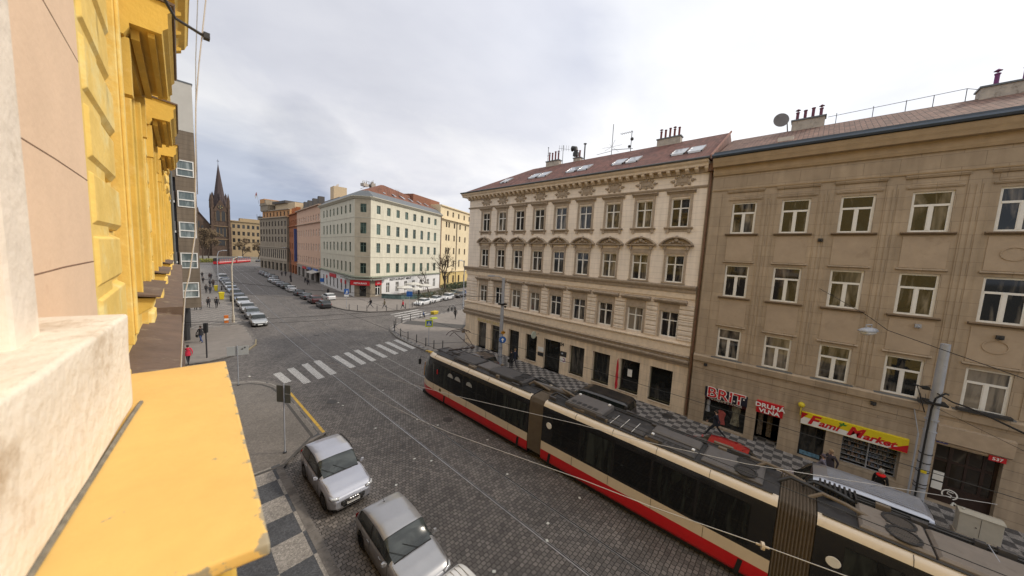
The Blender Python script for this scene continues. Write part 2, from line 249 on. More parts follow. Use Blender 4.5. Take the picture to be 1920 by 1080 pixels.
# ---------------------------------------------------------------- mesh helpers
class MB:
    """collects shapes; T maps local coordinates to the coordinates of the part"""
    def __init__(s, T=None): s.v = []; s.f = []; s.mi = []; s.T = T or (lambda x, y, z: (x, y, z)); s.m = 0
    def P(s, p): s.v.append(s.T(*p)); return len(s.v)-1
    def face(s, ps): s.f.append([s.P(p) for p in ps]); s.mi.append(s.m)
    def box(s, x0, x1, y0, y1, z0, z1, skip=''):
        if x0 > x1: x0, x1 = x1, x0
        if y0 > y1: y0, y1 = y1, y0
        if z0 > z1: z0, z1 = z1, z0
        i = [s.P(p) for p in ((x0,y0,z0),(x1,y0,z0),(x1,y1,z0),(x0,y1,z0),(x0,y0,z1),(x1,y0,z1),(x1,y1,z1),(x0,y1,z1))]
        for k, q in (('b',(0,3,2,1)),('t',(4,5,6,7)),('f',(0,1,5,4)),('r',(1,2,6,5)),('k',(2,3,7,6)),('l',(3,0,4,7))):
            if k not in skip: s.f.append([i[a] for a in q]); s.mi.append(s.m)
        return s
    def prism(s, poly, z0, z1):        # poly in local xy, extruded in z
        n = len(poly); a = [s.P((x, y, z0)) for x, y in poly]; b = [s.P((x, y, z1)) for x, y in poly]
        s.f.append(b); s.mi.append(s.m); s.f.append(a[::-1]); s.mi.append(s.m)
        for i in range(n):
            j = (i+1) % n; s.f.append([a[i], a[j], b[j], b[i]]); s.mi.append(s.m)
        return s
    def sweep(s, prof, x0, x1):        # prof in (y,z), extruded along x
        n = len(prof); a = [s.P((x0, y, z)) for y, z in prof]; b = [s.P((x1, y, z)) for y, z in prof]
        s.f.append(a); s.mi.append(s.m); s.f.append(b[::-1]); s.mi.append(s.m)
        for i in range(n):
            j = (i+1) % n; s.f.append([a[j], a[i], b[i], b[j]]); s.mi.append(s.m)
        return s
    def loft(s, rings, close=True, caps=True):
        R = [[s.P(p) for p in r] for r in rings]; n = len(R[0])
        for a, b in zip(R, R[1:]):
            for i in range(n if close else n-1):
                j = (i+1) % n; s.f.append([a[i], a[j], b[j], b[i]]); s.mi.append(s.m)
        if caps and n > 2: s.f += [R[0][::-1], R[-1]]; s.mi += [s.m, s.m]
        return s
    def tube(s, pts, r, n=6, r1=None, caps=True):
        pts = [Vector(p) for p in pts]; rings = []; k = len(pts); prev = None
        for i, p in enumerate(pts):
            d = (pts[min(i+1, k-1)]-pts[max(i-1, 0)])
            if d.length < 1e-9: d = Vector((0, 0, 1))
            d.normalize()
            if prev is None: a = d.orthogonal().normalized()
            else:
                a = prev - d*prev.dot(d)
                a = a.normalized() if a.length > 1e-6 else d.orthogonal().normalized()
            prev = a; c = d.cross(a)
            rr = (r[i] if isinstance(r, (list, tuple)) else (r if r1 is None else r+(r1-r)*i/max(1, k-1)))
            rings.append([tuple(p+(a*math.cos(t)+c*math.sin(t))*rr) for t in [2*math.pi*q/n for q in range(n)]])
        return s.loft(rings, True, caps)
    def cyl(s, c, r, h, n=12, r1=None, axis='z'):
        r1 = r if r1 is None else r1
        e = {'x': (h, 0, 0), 'y': (0, h, 0), 'z': (0, 0, h)}[axis]
        return s.tube([c, (c[0]+e[0], c[1]+e[1], c[2]+e[2])], r, n, r1)
    def ball(s, c, r, n=10, m=6, sz=1):
        rings = [[(c[0]+r*math.sin(math.pi*i/m)*math.cos(2*math.pi*j/n), c[1]+r*math.sin(math.pi*i/m)*math.sin(2*math.pi*j/n), c[2]+r*sz*math.cos(math.pi*i/m)) for j in range(n)] for i in range(1, m)]
        return s.loft(rings)
    def lathe(s, prof, n=16, axis='y'):   # prof: (radius, position on axis)
        rings = []
        for r, h in prof:
            ring = []
            for q in range(n):
                t = 2*math.pi*q/n; c_, s_ = r*math.cos(t), r*math.sin(t)
                ring.append((c_, h, s_) if axis == 'y' else (c_, s_, h) if axis == 'z' else (h, c_, s_))
            rings.append(ring)
        return s.loft(rings)
    def build(s, name, mats, parent=None, smooth=False, loc=None, rotz=None, bevel=0):
        me = bpy.data.meshes.new(name)
        me.from_pydata([tuple(p) for p in s.v], [], s.f)
        if not isinstance(mats, (list, tuple)): mats = [mats]
        for m in mats: me.materials.append(m)
        if len(mats) > 1: me.polygons.foreach_set('material_index', s.mi)
        if smooth: me.polygons.foreach_set('use_smooth', [True]*len(me.polygons))
        me.update()
        return link(name, me, parent, loc, rotz, bevel, smooth)
def link(name, me, parent=None, loc=None, rotz=None, bevel=0, smooth=False):
    o = bpy.data.objects.new(name, me); COL.objects.link(o)
    if parent: o.parent = parent
    if loc: o.location = loc
    if rotz: o.rotation_euler = (0, 0, rotz)
    if bevel:
        b = o.modifiers.new('bevel', 'BEVEL'); b.width = bevel; b.segments = 2; b.limit_method = 'ANGLE'; b.angle_limit = rad(40)
    if smooth == 'auto' or smooth is True:
        pass
    return o
def sharp(o, ang=35):
    """smooth faces, keep hard edges"""
    me = o.data
    import bmesh
    bm = bmesh.new(); bm.from_mesh(me); bmesh.ops.remove_doubles(bm, verts=bm.verts, dist=1e-5)
    for e in bm.edges:
        if len(e.link_faces) == 2: e.smooth = e.calc_face_angle(0) < rad(ang)
    for f in bm.faces: f.smooth = True
    bmesh.ops.recalc_face_normals(bm, faces=bm.faces)
    bm.to_mesh(me); bm.free(); return o
def fixn(o):
    import bmesh
    bm = bmesh.new(); bm.from_mesh(o.data); bmesh.ops.recalc_face_normals(bm, faces=bm.faces); bm.to_mesh(o.data); bm.free(); return o
def thing(name, label, cat, loc=(0, 0, 0), rotz=0, group=None):
    o = bpy.data.objects.new(name, None); COL.objects.link(o); o.location = loc; o.rotation_euler = (0, 0, rotz)
    o.empty_display_size = .3
    return tag(o, label, cat, group)
def tag(o, label, cat, group=None):
    o['label'] = label; o['category'] = cat
    if group: o['group'] = group
    return o
def struct(o, kind='structure'): o['kind'] = kind; return o
def text_obj(s, size, m, parent, name, P0, U, V, up=(0, 0, 1), bold=.0, shear=0, ext=.012, xs=1.0, align='CENTER'):
    """writing as raised letters: P0 centre-bottom, U reading direction, V outward"""
    cu = bpy.data.curves.new('t', 'FONT'); cu.body = s; cu.size = size; cu.extrude = ext; cu.offset = bold; cu.shear = shear
    cu.align_x = align; cu.resolution_u = 3
    t = bpy.data.objects.new('t', cu); COL.objects.link(t)
    dg = bpy.context.evaluated_depsgraph_get(); me = bpy.data.meshes.new_from_object(t.evaluated_get(dg))
    bpy.data.objects.remove(t); bpy.data.curves.remove(cu)
    U = Vector(U).normalized(); Vv = Vector(V).normalized(); W = Vector(up).normalized(); P0 = Vector(P0)
    for v in me.vertices: v.co = P0 + U*(v.co.x*xs) + W*v.co.y + Vv*v.co.z
    me.materials.clear(); me.materials.append(m)
    return link(name, me, parent)

# common materials
M = dict(
 white=mat('white_paint', (.74, .73, .70), .45, var=.06, sc=8), dark=mat('dark_metal', (.03, .03, .032), .5, var=.2),
 black=mat('black_rubber', (.012, .012, .012), .75, var=.2), rail=mat('rail_steel', (.42, .41, .40), .32, .75, var=.3, sc=3), steel=mat('worn_steel', (.45, .45, .46), .35, 1, var=.2, sc=12),
 zinc=mat('zinc_sheet', (.12, .13, .14), .45, .4, var=.2, sc=2), galv=mat('galvanised', (.36, .38, .42), .55, .2, var=.12, sc=2.5, dirt=((.2, .2, .2), 5, .6, .5)),
 glass=glass_mat('window_glass'), glassd=glass_mat('shop_glass', (.014, .015, .015), (.12, .11, .095), .42), glassg=glass_mat('green_window_glass', (.02, .03, .027), (.12, .18, .15), .5),
 skin=mat('skin', (.42, .26, .19), .6, var=.06), red=mat('sign_red', (.52, .012, .02), .5, var=.06), wt=mat('letter_white', (.8, .8, .78), .5, var=.02),
 chim=mat('chimney_render', (.42, .38, .33), .9, var=.2, bump=.4, dirt=((.16, .13, .11), 4, .55, .7)), pot=mat('chimney_pot', (.16, .035, .035), .7, var=.3, sc=10),
 brown=mat('rusty_sheet', (.135, .09, .065), .65, .0, var=.25, sc=2.5, dirt=((.30, .24, .17), 3.2, .56, .75), bump=.3, bsc=15),
 litter=mat('pale_paper', (.6, .6, .56), .8), lampglass=mat('frosted_lamp_glass', (.6, .6, .58), .25), bark=mat('bark', (.07, .05, .035), .9, var=.3, sc=6, bump=.5),
 yellow=mat('yellow_plastic', (.62, .50, .02), .5), green=mat('green_sign', (.35, .55, .02), .5), blue=mat('sign_blue', (.02, .12, .42), .45), orange=mat('orange_cloth', (.6, .16, .02), .8))

# ---------------------------------------------------------------- ground, road, pavements
def sheet(name, poly, z, m):
    mb = MB(); mb.face([(x, y, z) for x, y in poly]); return struct(mb.build(name, m))
sheet('ground', [(-1500, -1500), (1500, -1500), (1500, 1500), (-1500, 1500)], -.03, mat('far_ground', (.10, .095, .085), .95, var=.3, sc=.05))
ROADM = cobble_mat('cobbles', (.145, .130, .120), .34, row=.165, ln=.185, joint=.019, paint=True, mottle=.30, jcol=.28)
sheet('road', [(-60, -40), (140, -40), (140, 200), (60, 320), (-60, 320)], 0, ROADM)
PL = [(-12, -30), (3.7, -30), (3.7, 17.9), (4.2, 18.6), (5.2, 19.4), (6.2, 19.8), (6.2, 27.6), (6.08, 29.2), (5.7, 30.5), (5.0, 31.5), (4.2, 32.1), (3.3, 32.5), (0, 32.9), (-12, 33.4)]
PFL = [(-12, 39.7), (0, 39.2), (2.6, 39.1), (3.7, 39.5), (4.8, 40.3), (5.9, 41.6), (6.7, 43.2), (7.1, 45), (7.35, 52), (8.3, 70), (9.7, 90), (11, 120), (13.5, 160), (16, 200), (-12, 200)]
PFR = [(28.0, 180), (26.3, 150), (23.6, 108), (21.9, 80), (21.1, 66), (21.2, 62.5), (21.7, 59.6), (22.8, 57.2), (24.4, 55.3), (26.4, 54.3), (28.6, 54.0), (32.6, 54.6), (36.5, 57.0), (44, 60.8), (56.5, 66.5), (95, 84), (95, 110), (60, 180)]
PNR = [(21.3, -30), (26, -30), (26, 29), (42.8, 33), (90, 50), (90, 62), (42.8, 49.8), (36, 48.3), (30.7, 47.0), (26.3, 45.6), (23.6, 44.4), (21.9, 42.6), (20.8, 40.2), (20.1, 37.2), (19.8, 33.5), (19.8, 30), (20.2, 28.4), (21.0, 27.5), (21.3, 27)]
kerbm = mat('kerb_granite', (.155, .14, .125), .8, var=.22, sc=5, bump=.3, dirt=((.07, .06, .055), 2, .5, .7))
def slab(name, poly, m):
    mb = MB(); mb.prism(poly, -.02, .12); o = mb.build(name, m); return struct(fixn(o))
def kerb(name, line, m, w=.28, z=.126, segs=True, off=0.0, z0=-.01):
    """a row of kerb stones along the edge; w runs to the right-hand side of the line"""
    mb = MB(); pts = [Vector((x, y)) for x, y in line]
    nr = []
    for i in range(len(pts)):
        d = (pts[min(i+1, len(pts)-1)]-pts[max(i-1, 0)]).normalized(); nr.append(Vector((d.y, -d.x)))
    for i in range(len(pts)-1):
        a, b = pts[i], pts[i+1]; L = (b-a).length; k = max(1, round(L/1.0)) if segs else 1
        for j in range(k):
            t0, t1 = j/k, (j+1)/k; g = .008/L if segs else 0
            t0 += g; t1 -= g
            q = [a.lerp(b, t0)+nr[i].lerp(nr[i+1], t0)*off, a.lerp(b, t1)+nr[i].lerp(nr[i+1], t1)*off, a.lerp(b, t1)+nr[i].lerp(nr[i+1], t1)*(w+off), a.lerp(b, t0)+nr[i].lerp(nr[i+1], t0)*(w+off)]
            mb.prism([(p.x, p.y) for p in q][::-1], z0, z)
    return struct(fixn(mb.build(name, m)))
slab('pavement', PL, checker_mat('near_left_mosaic', (.30, .275, .245), (.075, .078, .085), 1.0, 1.32, off=(-.28, .05), stone=.055))
slab('pavement', PFL, checker_mat('far_left_mosaic', (.27, .245, .22), (.19, .175, .16), .85, .85, stone=.08))
slab('pavement', PFR, mat('far_right_paving', (.17, .15, .135), .9, var=.15, sc=2))
slab('pavement', PNR, checker_mat('right_mosaic', (.30, .28, .265), (.085, .08, .08), .44, .44, off=(.1, .1), stone=.06, rot=0))
PLk = PL[1:-1]; kerb('kerb', PLk[::-1], kerbm, off=0, w=.30)
kerb('kerb', PFL[1:-1][::-1], kerbm, w=.28); kerb('kerb', PFR[:-2][::-1][::-1], kerbm, w=-.28) if 0 else None
# the mixed surfaces of the corners, thin sheets on the slabs
brn = cobble_mat('brown_mosaic', (.19, .17, .15), .22, row=.07, ln=.08, joint=.006, jcol=.6, mottle=.22, warp=.03)
sheet('corner_paving', [(-2, 18.3), (3.7, 18.35), (4.7, 19.35), (5.85, 20.1), (5.85, 27.6), (5.72, 29.0), (5.4, 30.1), (4.8, 31.0), (4.1, 31.6), (3.2, 32.0), (0, 32.4), (-2, 32.6)], .124, brn)
kerb('paving_edge', [(-1, 18.15), (3.75, 18.2), (5.45, 20.0), (5.45, 27.6), (5.3, 29.0), (4.9, 30.1), (4.3, 30.9), (3.2, 31.4), (0, 31.7)], mat('dark_setts', (.07, .065, .06), .85, var=.2), w=.16, z=.129, segs=False, z0=.1)
asph = mat('pale_asphalt', (.215, .19, .168), .9, var=.12, sc=1.1, bump=.3, bsc=60, dirt=((.13, .115, .10), .8, .56, .6))
sheet('corner_paving', [(-3, 39.6), (2.5, 39.45), (3.6, 39.9), (4.6, 40.6), (5.6, 41.9), (6.4, 43.5), (6.7, 45), (6.95, 54.5), (-3, 54.5)], .124, asph)
sheet('corner_paving', [(20.25, 28.7), (25.2, 28.7), (25.4, 31), (42.8, 36), (60, 44), (60, 51), (42.8, 49.3), (36, 47.8), (30.7, 46.5), (26.4, 45.1), (23.8, 44.0), (22.2, 42.3), (21.1, 40.0), (20.4, 37.2), (20.1, 33.5), (20.1, 30)], .124, asph)
sheet('corner_paving', [(21.6, 66), (21.5, 62.6), (22.0, 59.8), (23.1, 57.5), (24.6, 55.7), (26.5, 54.8), (28.6, 54.5), (32.4, 55.1), (36, 57.3), (44, 61.2), (44, 66), (30, 66), (27.5, 74), (22.6, 80)], .124, asph)
# dropped crossing strips: darker stone bands on the corners
kerb('paving_edge', [(26.2, 45.2), (31.5, 37.5)], mat('dark_setts', ()), w=2.6, z=.1275, segs=False, z0=.1)
kerb('paving_edge', [(21, 32.5), (25.3, 30.4)], mat('dark_setts', ()), w=.22, z=.1275, segs=False, z0=.1)
kerb('kerb', PNR[6:][::-1][::-1], kerbm, w=.28)
kerb('kerb', PFR[:16], kerbm, w=-.28)
# yellow painted kerb and bits
ypaint = mat('yellow_paint', (.52, .33, .05), .8, var=.15, dirt=((.16, .14, .12), 5, .55, .8))
kerb('kerb_paint', [(6.21, 19.95), (6.21, 27.2)], ypaint, w=-.16, z=.1305, segs=False, off=0)
kerb('kerb_paint', [(19.79, 30.2), (20.15, 28.3)], ypaint, w=.3, z=.1305, segs=False, off=-.005)
kerb('kerb_paint', [(7.1, 45.3), (6.75, 43.2), (5.9, 41.5), (4.9, 40.3)], mat('faded_kerb_paint', (.28, .23, .14), .8), w=.14, z=.1305, segs=False, off=-.004)
# tram rails
def rail(name, pts):
    mb = MB(); mb.m = 0
    for i in range(len(pts)-1):
        (x0, y0), (x1, y1) = pts[i], pts[i+1]
        for dx, w, z, mi in ((-.05, .045, .009, 0), (.0, .035, .006, 1), (.04, .015, .009, 0)):
            mb.m = mi; mb.face([(x0+dx, y0, z), (x0+dx+w, y0, z), (x1+dx+w, y1, z), (x1+dx, y1, z)])
    return struct(mb.build(name, [M['rail'], M['black']]))
def track(x0):
    def cx(y): return x0 + (0 if y < 28 else .00062*(y-28)**2 if y < 75 else .00062*47**2+.058*(y-75))
    for g in (-.76, .76): rail('tram_rail', [(cx(y)+g, y) for y in (-40, 0, 28, 36, 44, 52, 60, 68, 75, 100, 150, 205)])
track(10.5); track(14.55)
# zebra crossings
def zebra_mat():
    m, nt, N, L, b = _bs('zebra_paint'); MATS['zebra_paint'] = m
    tc = N.new('ShaderNodeTexCoord'); n = N.new('ShaderNodeTexNoise'); n.inputs['Scale'].default_value = 7; n.inputs['Detail'].default_value = 9; n.inputs['Roughness'].default_value = .8
    L.new(tc.outputs['Object'], n.inputs[0]); br = N.new('ShaderNodeTexBrick'); br.inputs['Scale'].default_value = 1; br.inputs['Brick Width'].default_value = .175; br.inputs['Row Height'].default_value = .135
    br.inputs['Mortar Size'].default_value = .016; L.new(tc.outputs['Object'], br.inputs[0])
    ad = N.new('ShaderNodeMath'); ad.operation = 'MULTIPLY_ADD'; L.new(br.outputs['Fac'], ad.inputs[0]); ad.inputs[1].default_value = .16; L.new(n.outputs[0], ad.inputs[2])
    rp = N.new('ShaderNodeValToRGB'); L.new(ad.outputs[0], rp.inputs[0]); e = rp.color_ramp.elements
    e[0].position = .52; e[0].color = (.62, .60, .57, 1); e[1].position = .66; e[1].color = (.10, .095, .09, 1)
    L.new(rp.outputs[0], b.inputs['Base Color']); b.inputs['Roughness'].default_value = .8; return m
zm = zebra_mat()
tops = [(6.12, 32.6), (7.24, 33.2), (8.48, 33.7), (9.56, 34.0), (11.34, 34.5), (12.59, 34.9), (13.7, 35.15), (14.97, 35.45), (16.4, 35.8), (17.7, 36.2), (18.95, 36.5)]
bots = [(6.3, 29.6), (7.38, 28.5), (8.49, 28.85), (9.56, 29.2), (11.43, 29.85), (12.56, 30.15), (13.67, 30.45), (15.02, 30.8), (16.4, 31.1), (17.66, 31.4), (18.85, 31.75)]
for i, (t, b_) in enumerate(zip(tops, bots)):
    y0 = b_[1]+.1; y1 = t[1]-.1
    sheet('zebra_stripe', [(b_[0], y0), (b_[0]+.56, y0+.12), (t[0]+.56, y1+.12), (t[0], y1)], .0125, zm)
for k in range(4):
    x0, y0 = 25.9+k*.15, 46.6+k*1.55
    sheet('zebra_stripe', [(x0, y0), (x0+6.4, y0+1.9), (x0+6.35, y0+2.5), (x0-.05, y0+.55)], .0125, zm)

# ---------------------------------------------------------------- buildings: helpers
class Bld:
    def __init__(s, name, label, O, ang, cat='building', group=None, root=None, rootloc=None):
        s.U = Vector((math.cos(ang), math.sin(ang))); s.V = Vector((s.U.y, -s.U.x)); s.ang = ang
        if root is None:
            s.root = thing(name, label, cat, (O[0], O[1], 0), 0, group); s.O = Vector((0, 0))
        else:
            s.root = root; s.O = Vector((O[0]-root.location.x, O[1]-root.location.y))
    def T(s, u, v, w):
        p = s.O + s.U*u + s.V*v; return (p.x, p.y, w)
    def mb(s): return MB(s.T)
    def other(s, O, ang): return Bld('', '', O, ang, root=s.root)
    def wall(s, name, m, u0, u1, w0, w1, holes, v=0, rev=.18, th=None):
        mb = s.mb(); us = sorted({u0, u1, *[h[0] for h in holes], *[h[1] for h in holes]}); ws = sorted({w0, w1, *[h[2] for h in holes], *[h[3] for h in holes]})
        us = [u for u in us if u0 <= u <= u1]; ws = [w for w in ws if w0 <= w <= w1]
        for a, b in zip(us, us[1:]):
            run = None
            for c, d in zip(ws, ws[1:]):
                inside = any(h[0] <= a and b <= h[1] and h[2] <= c and d <= h[3] for h in holes)
                if not inside: mb.face([(a, v, c), (b, v, c), (b, v, d), (a, v, d)])
        for a, b, c, d in holes:
            mb.face([(a, v, c), (a, v, d), (a, v-rev, d), (a, v-rev, c)]); mb.face([(b, v, d), (b, v, c), (b, v-rev, c), (b, v-rev, d)])
            mb.face([(a, v, d), (b, v, d), (b, v-rev, d), (a, v-rev, d)]); mb.face([(b, v, c), (a, v, c), (a, v-rev, c), (b, v-rev, c)])
        if th:      # body behind: sides, back
            mb.box(u0, u1, v-th, v-rev-.03, w0, w1-.01, skip='')
            mb.face([(u0, v, w0), (u0, v, w1), (u0, v-rev-.03, w1), (u0, v-rev-.03, w0)]); mb.face([(u1, v, w1), (u1, v, w0), (u1, v-rev-.03, w0), (u1, v-rev-.03, w1)])
        return mb.build(name, m, s.root)
    def put(s, name, me, u, v, w, parent=None):
        o = link(name, me, parent or s.root); x = s.T(u, v, w)
        o.location = x; o.rotation_euler = (0, 0, s.ang); return o
    def window(s, pair, u, v, w, name='window'):
        f = s.put(name, pair[0], u, v, w)
        p = link('pane', pair[1]); p.parent = f; return f
# window meshes: local x along wall, -y outward, z up, origin bottom centre at the back of the reveal
def win_mesh(w, h, fm, gm, kind='cross', t=.06, tr=.66, fr=.05):
    mb = MB(); a = w/2
    mb.box(-a, -a+t, -fr, 0, 0, h); mb.box(a-t, a, -fr, 0, 0, h); mb.box(-a+t, a-t, -fr, 0, 0, t); mb.box(-a+t, a-t, -fr, 0, h-t, h)
    q = t*.55
    if kind in ('cross', 'tee'):
        z = h*tr; mb.box(-a+t, a-t, -fr-.012, 0, z-t*.6, z+t*.6)
        mb.box(-t*.6, t*.6, -fr-.010, 0, t, z-t*.6)
        if kind == 'cross': mb.box(-q, q, -fr-.006, 0, z+t*.6, h-t)
        for sx in (-1, 1):
            x0, x1 = (t*.6, a-t) if sx > 0 else (-a+t, -t*.6)
            mb.box(x0, x0+q*.7, -fr+.004, 0, t, z-t*.6); mb.box(x1-q*.7, x1, -fr+.004, 0, t, z-t*.6)
    elif kind == 'mid': mb.box(-q, q, -fr-.006, 0, t, h-t)
    elif kind == 'h2': mb.box(-a+t, a-t, -fr-.006, 0, h*.42, h*.42+t*1.2)
    elif kind == 'shop': mb.box(-a+t, a-t, -fr-.006, 0, h*.8, h*.8+t)
    me1 = mb.build('frame', fm); m1 = me1.data; bpy.data.objects.remove(me1)
    g = MB(); g.face([(-a+t*.5, -.018, t*.5), (a-t*.5, -.018, t*.5), (a-t*.5, -.018, h-t*.5), (-a+t*.5, -.018, h-t*.5)])
    o = g.build('pane', gm); m2 = o.data; bpy.data.objects.remove(o)
    return m1, m2
def mesh_of(mb, mats, smooth=False):
    o = mb.build('m', mats); fixn(o); me = o.data; bpy.data.objects.remove(o); return me
def gable_roof(b, name, m, u0, u1, v0, w0, vr, wr, v1, hip0=0, hip1=0, th=.12, parent=None):
    mb = b.mb()
    A, B_, C_, D = (u0, v0, w0), (u1, v0, w0), (u1-hip1, vr, wr), (u0+hip0, vr, wr)
    E_, F_ = (u0, v1, w0), (u1, v1, w0)
    dn = lambda p: (p[0], p[1], p[2]-th)
    mb.face([A, B_, C_, D]); mb.face([F_, E_, D, C_]); mb.face([E_, A, D]) ; mb.face([B_, F_, C_])
    mb.face([dn(A), dn(E_), dn(F_), dn(B_)])
    for p, q in ((A, B_), (B_, F_), (F_, E_), (E_, A)): mb.face([p, dn(p), dn(q), q])
    return mb.build(name, m, parent or b.root)

# ---------------------------------------------------------------- cream building opposite
def cream_building():
    X, Y0 = 25.28, 30.4; b = Bld('cream_building', 'cream stucco corner house with arched window pediments and red tile roof', (X, Y0), -math.pi/2)
    Y = lambda y: Y0-y
    LEN = Y0-5.5
    cream = stone_mat('cream_stucco', (.84, .75, .65), course=.43, blen=60, joint=.012, var=.07, jc=.72, rot=-math.pi/2, bump=.35, streak=.13)
    crus = stone_mat('cream_rustic', (.80, .70, .59), course=.30, blen=60, joint=.02, var=.09, jc=.55, rot=-math.pi/2, bump=.6, streak=.16)
    sand = stone_mat('sandstone_base', (.72, .59, .44), course=.62, blen=1.3, joint=.009, var=.12, jc=.7, rot=-math.pi/2, bump=.3, streak=.2)
    trim = mat('ochre_trim', (.38, .31, .24), .85, var=.2, sc=4, bump=.3, bsc=25, dirt=((.20, .16, .12), 2.2, .56, .6))
    trl = mat('pale_trim', (.70, .59, .46), .85, var=.12, sc=3, bump=.2)
    cols = [Y(7.1+2.543*k) for k in range(9)]
    rows = [(13.7, 15.7), (9.7, 11.65), (5.62, 7.5)]
    hol = [(u-.6, u+.6, a, c) for u in cols for a, c in rows[:2]]
    b.wall('wall', cream, 0, LEN, 9.05, 17.3, hol, th=9)
    hol3 = [(u-.6, u+.6, *rows[2]) for u in cols]
    b.wall('lower_wall', mat('pier_stucco', (.76, .66, .56), .85, var=.1), 0, LEN, 4.75, 9.0, hol3, th=9)
    gf = [(27.4, 1.5, .12), (25.15, 1.5, .12), (22.35, 1.5, .12), (19.95, 1.5, .5), (17.35, 1.95, .12), (14.6, 1.55, .5), (12.2, 1.6, .5), (9.7, 1.6, .5), (7.3, 1.65, .5)]
    hol4 = [(Y(c)-w/2, Y(c)+w/2, z, 3.13) for c, w, z in gf]
    b.wall('ground_floor_wall', sand, 0, LEN, 0, 3.72, hol4, v=.02, rev=.35, th=9)
    W = win_mesh(1.2, 2.0, M['white'], M['glass'], 'cross', t=.065); W2 = win_mesh(1.2, 1.95, M['white'], M['glass'], 'cross', t=.065); W3 = win_mesh(1.2, 1.88, M['white'], M['glass'], 'cross', t=.065)
    # surrounds (shared meshes), local: x along, -y out
    def hood_top():
        m = MB(); m.box(-.78, -.62, -.07, 0, -.05, 2.12); m.box(.62, .78, -.07, 0, -.05, 2.12); m.box(-.78, .78, -.07, 0, 2.12, 2.34)
        m.sweep([(0, 2.34), (-.10, 2.34), (-.16, 2.42), (-.30, 2.48), (-.30, 2.55), (0, 2.60)], -.95, .95)
        m.sweep([(0, -.02), (-.2, -.02), (-.2, -.08), (-.12, -.16), (0, -.16)], -.95, .95); m.box(-.82, -.62, -.12, 0, -.42, -.16); m.box(.62, .82, -.12, 0, -.42, -.16); m.box(-.62, .62, -.03, 0, -.36, -.16)
        return m
    def hood_seg():
        m = MB(); m.box(-.76, -.62, -.07, 0, -.05, 2.05); m.box(.62, .76, -.07, 0, -.05, 2.05); m.box(-.8, .8, -.07, 0, 2.05, 2.40)
        m.box(-.6, .6, -.09, -.07, 2.14, 2.30)
        for s in (-1, 1): m.box(s*.86, s*.68, -.2, 0, 2.36, 2.62)
        m.sweep([(0, 2.62), (-.2, 2.62), (-.34, 2.68), (-.34, 2.74), (0, 2.76)], -1.14, 1.14)
        n = 12
        for i in range(n):      # segmental arch
            t0, t1 = [math.pi*(.17+.66*k/n) for k in (i, i+1)]
            def pt(t, r, y): return (math.cos(t)*r*1.30/1.12, y, 2.16+math.sin(t)*r)
            R0, R1 = 1.02, 1.14
            m.loft([[pt(t, R0, 0), pt(t, R0, -.26), pt(t, R0+.05, -.36), pt(t, R1, -.36), pt(t, R1, 0)] for t in (t0, t1)])
        m.loft([[(math.cos(t)*.98*1.16, -.05, max(2.76, 2.16+math.sin(t)*1.0)), (math.cos(t)*.98*1.16, -.05, 2.75)] for t in [math.pi*(.2+.6*k/10) for k in range(11)]], close=False, caps=False)
        for i, (x, z, r) in enumerate(((0, 3.06, .17), (-.22, 2.93, .11), (.22, 2.93, .11), (-.42, 2.85, .08), (.42, 2.85, .08), (0, 3.28, .12))): m.ball((x, -.14, z), r, 8, 5)
        m.sweep([(0, -.0), (-.14, -.0), (-.12, -.1), (0, -.12)], -.8, .8)
        return m
    def hood_low():
        m = MB(); m.box(-.76, -.62, -.06, 0, -.04, 1.95); m.box(.62, .76, -.06, 0, -.04, 1.95); m.box(-.76, .76, -.05, 0, 1.95, 2.52)
        m.sweep([(0, 2.52), (-.14, 2.52), (-.34, 2.66), (-.40, 2.74), (-.40, 2.80), (0, 2.88)], -1.12, 1.12); return m
    def carto():
        m = MB(); m.box(-.42, .42, -.06, 0, -.26, .26); m.box(-.30, .30, -.10, -.06, -.12, .12)
        for x, z, r in ((-.62, 0, .12), (.62, 0, .12), (-.45, .24, .11), (.45, .24, .11), (-.45, -.24, .11), (.45, -.24, .11), (0, .30, .12), (0, -.28, .10), (-.78, .02, .06), (.78, .02, .06), (-.25, .27, .07), (.25, .27, .07)): m.ball((x, -.05, z), r, 8, 5)
        return m
    hm = [mesh_of(f(), trim) for f in (hood_top, hood_seg, hood_low, carto)]
    for i, u in enumerate(cols):
        b.window(W, u, -.17, rows[0][0]); b.window(W2, u, -.17, rows[1][0]); b.window(W3, u, -.17, rows[2][0])
        b.put('window_surround', hm[0], u, .002, rows[0][0]); b.put('window_surround', hm[1], u, .002, rows[1][0]-.02); b.put('window_surround', hm[2], u, .002, rows[2][0]-.04)
        b.put('cartouche', hm[3], u, .0, 16.92)
    # rusticated piers of the first floor
    piers = [0]+[(a+c)/2 for a, c in zip(sorted(cols), sorted(cols)[1:])]+[LEN]
    for k, p in enumerate(piers):
        mb = b.mb(); lo, hi = p-.40, p+.40
        if k == 0: lo, hi = .0, 1.9
        if k == len(piers)-1: lo, hi = LEN-.95, LEN
        for j in range(7):
            z = 5.55+j*.375; mb.sweep([(-.02, z), (.06, z), (.09, z+.03), (.09, z+.29), (.06, z+.325), (-.02, z+.325)], lo, hi)
        fixn(mb.build('rusticated_pier', crus, b.root))
    # bands and cornices
    mb = b.mb()
    mb.sweep([(-.02, 3.72), (.10, 3.72), (.14, 3.86), (.28, 3.98), (.34, 4.10), (.34, 4.18), (-.02, 4.22)], -.34, LEN)
    mb.sweep([(-.02, 4.22), (.12, 4.22), (.14, 4.36), (.30, 4.44), (.30, 4.5), (-.02, 4.54)], -.3, LEN)
    fixn(mb.build('string_course', trim, b.root))
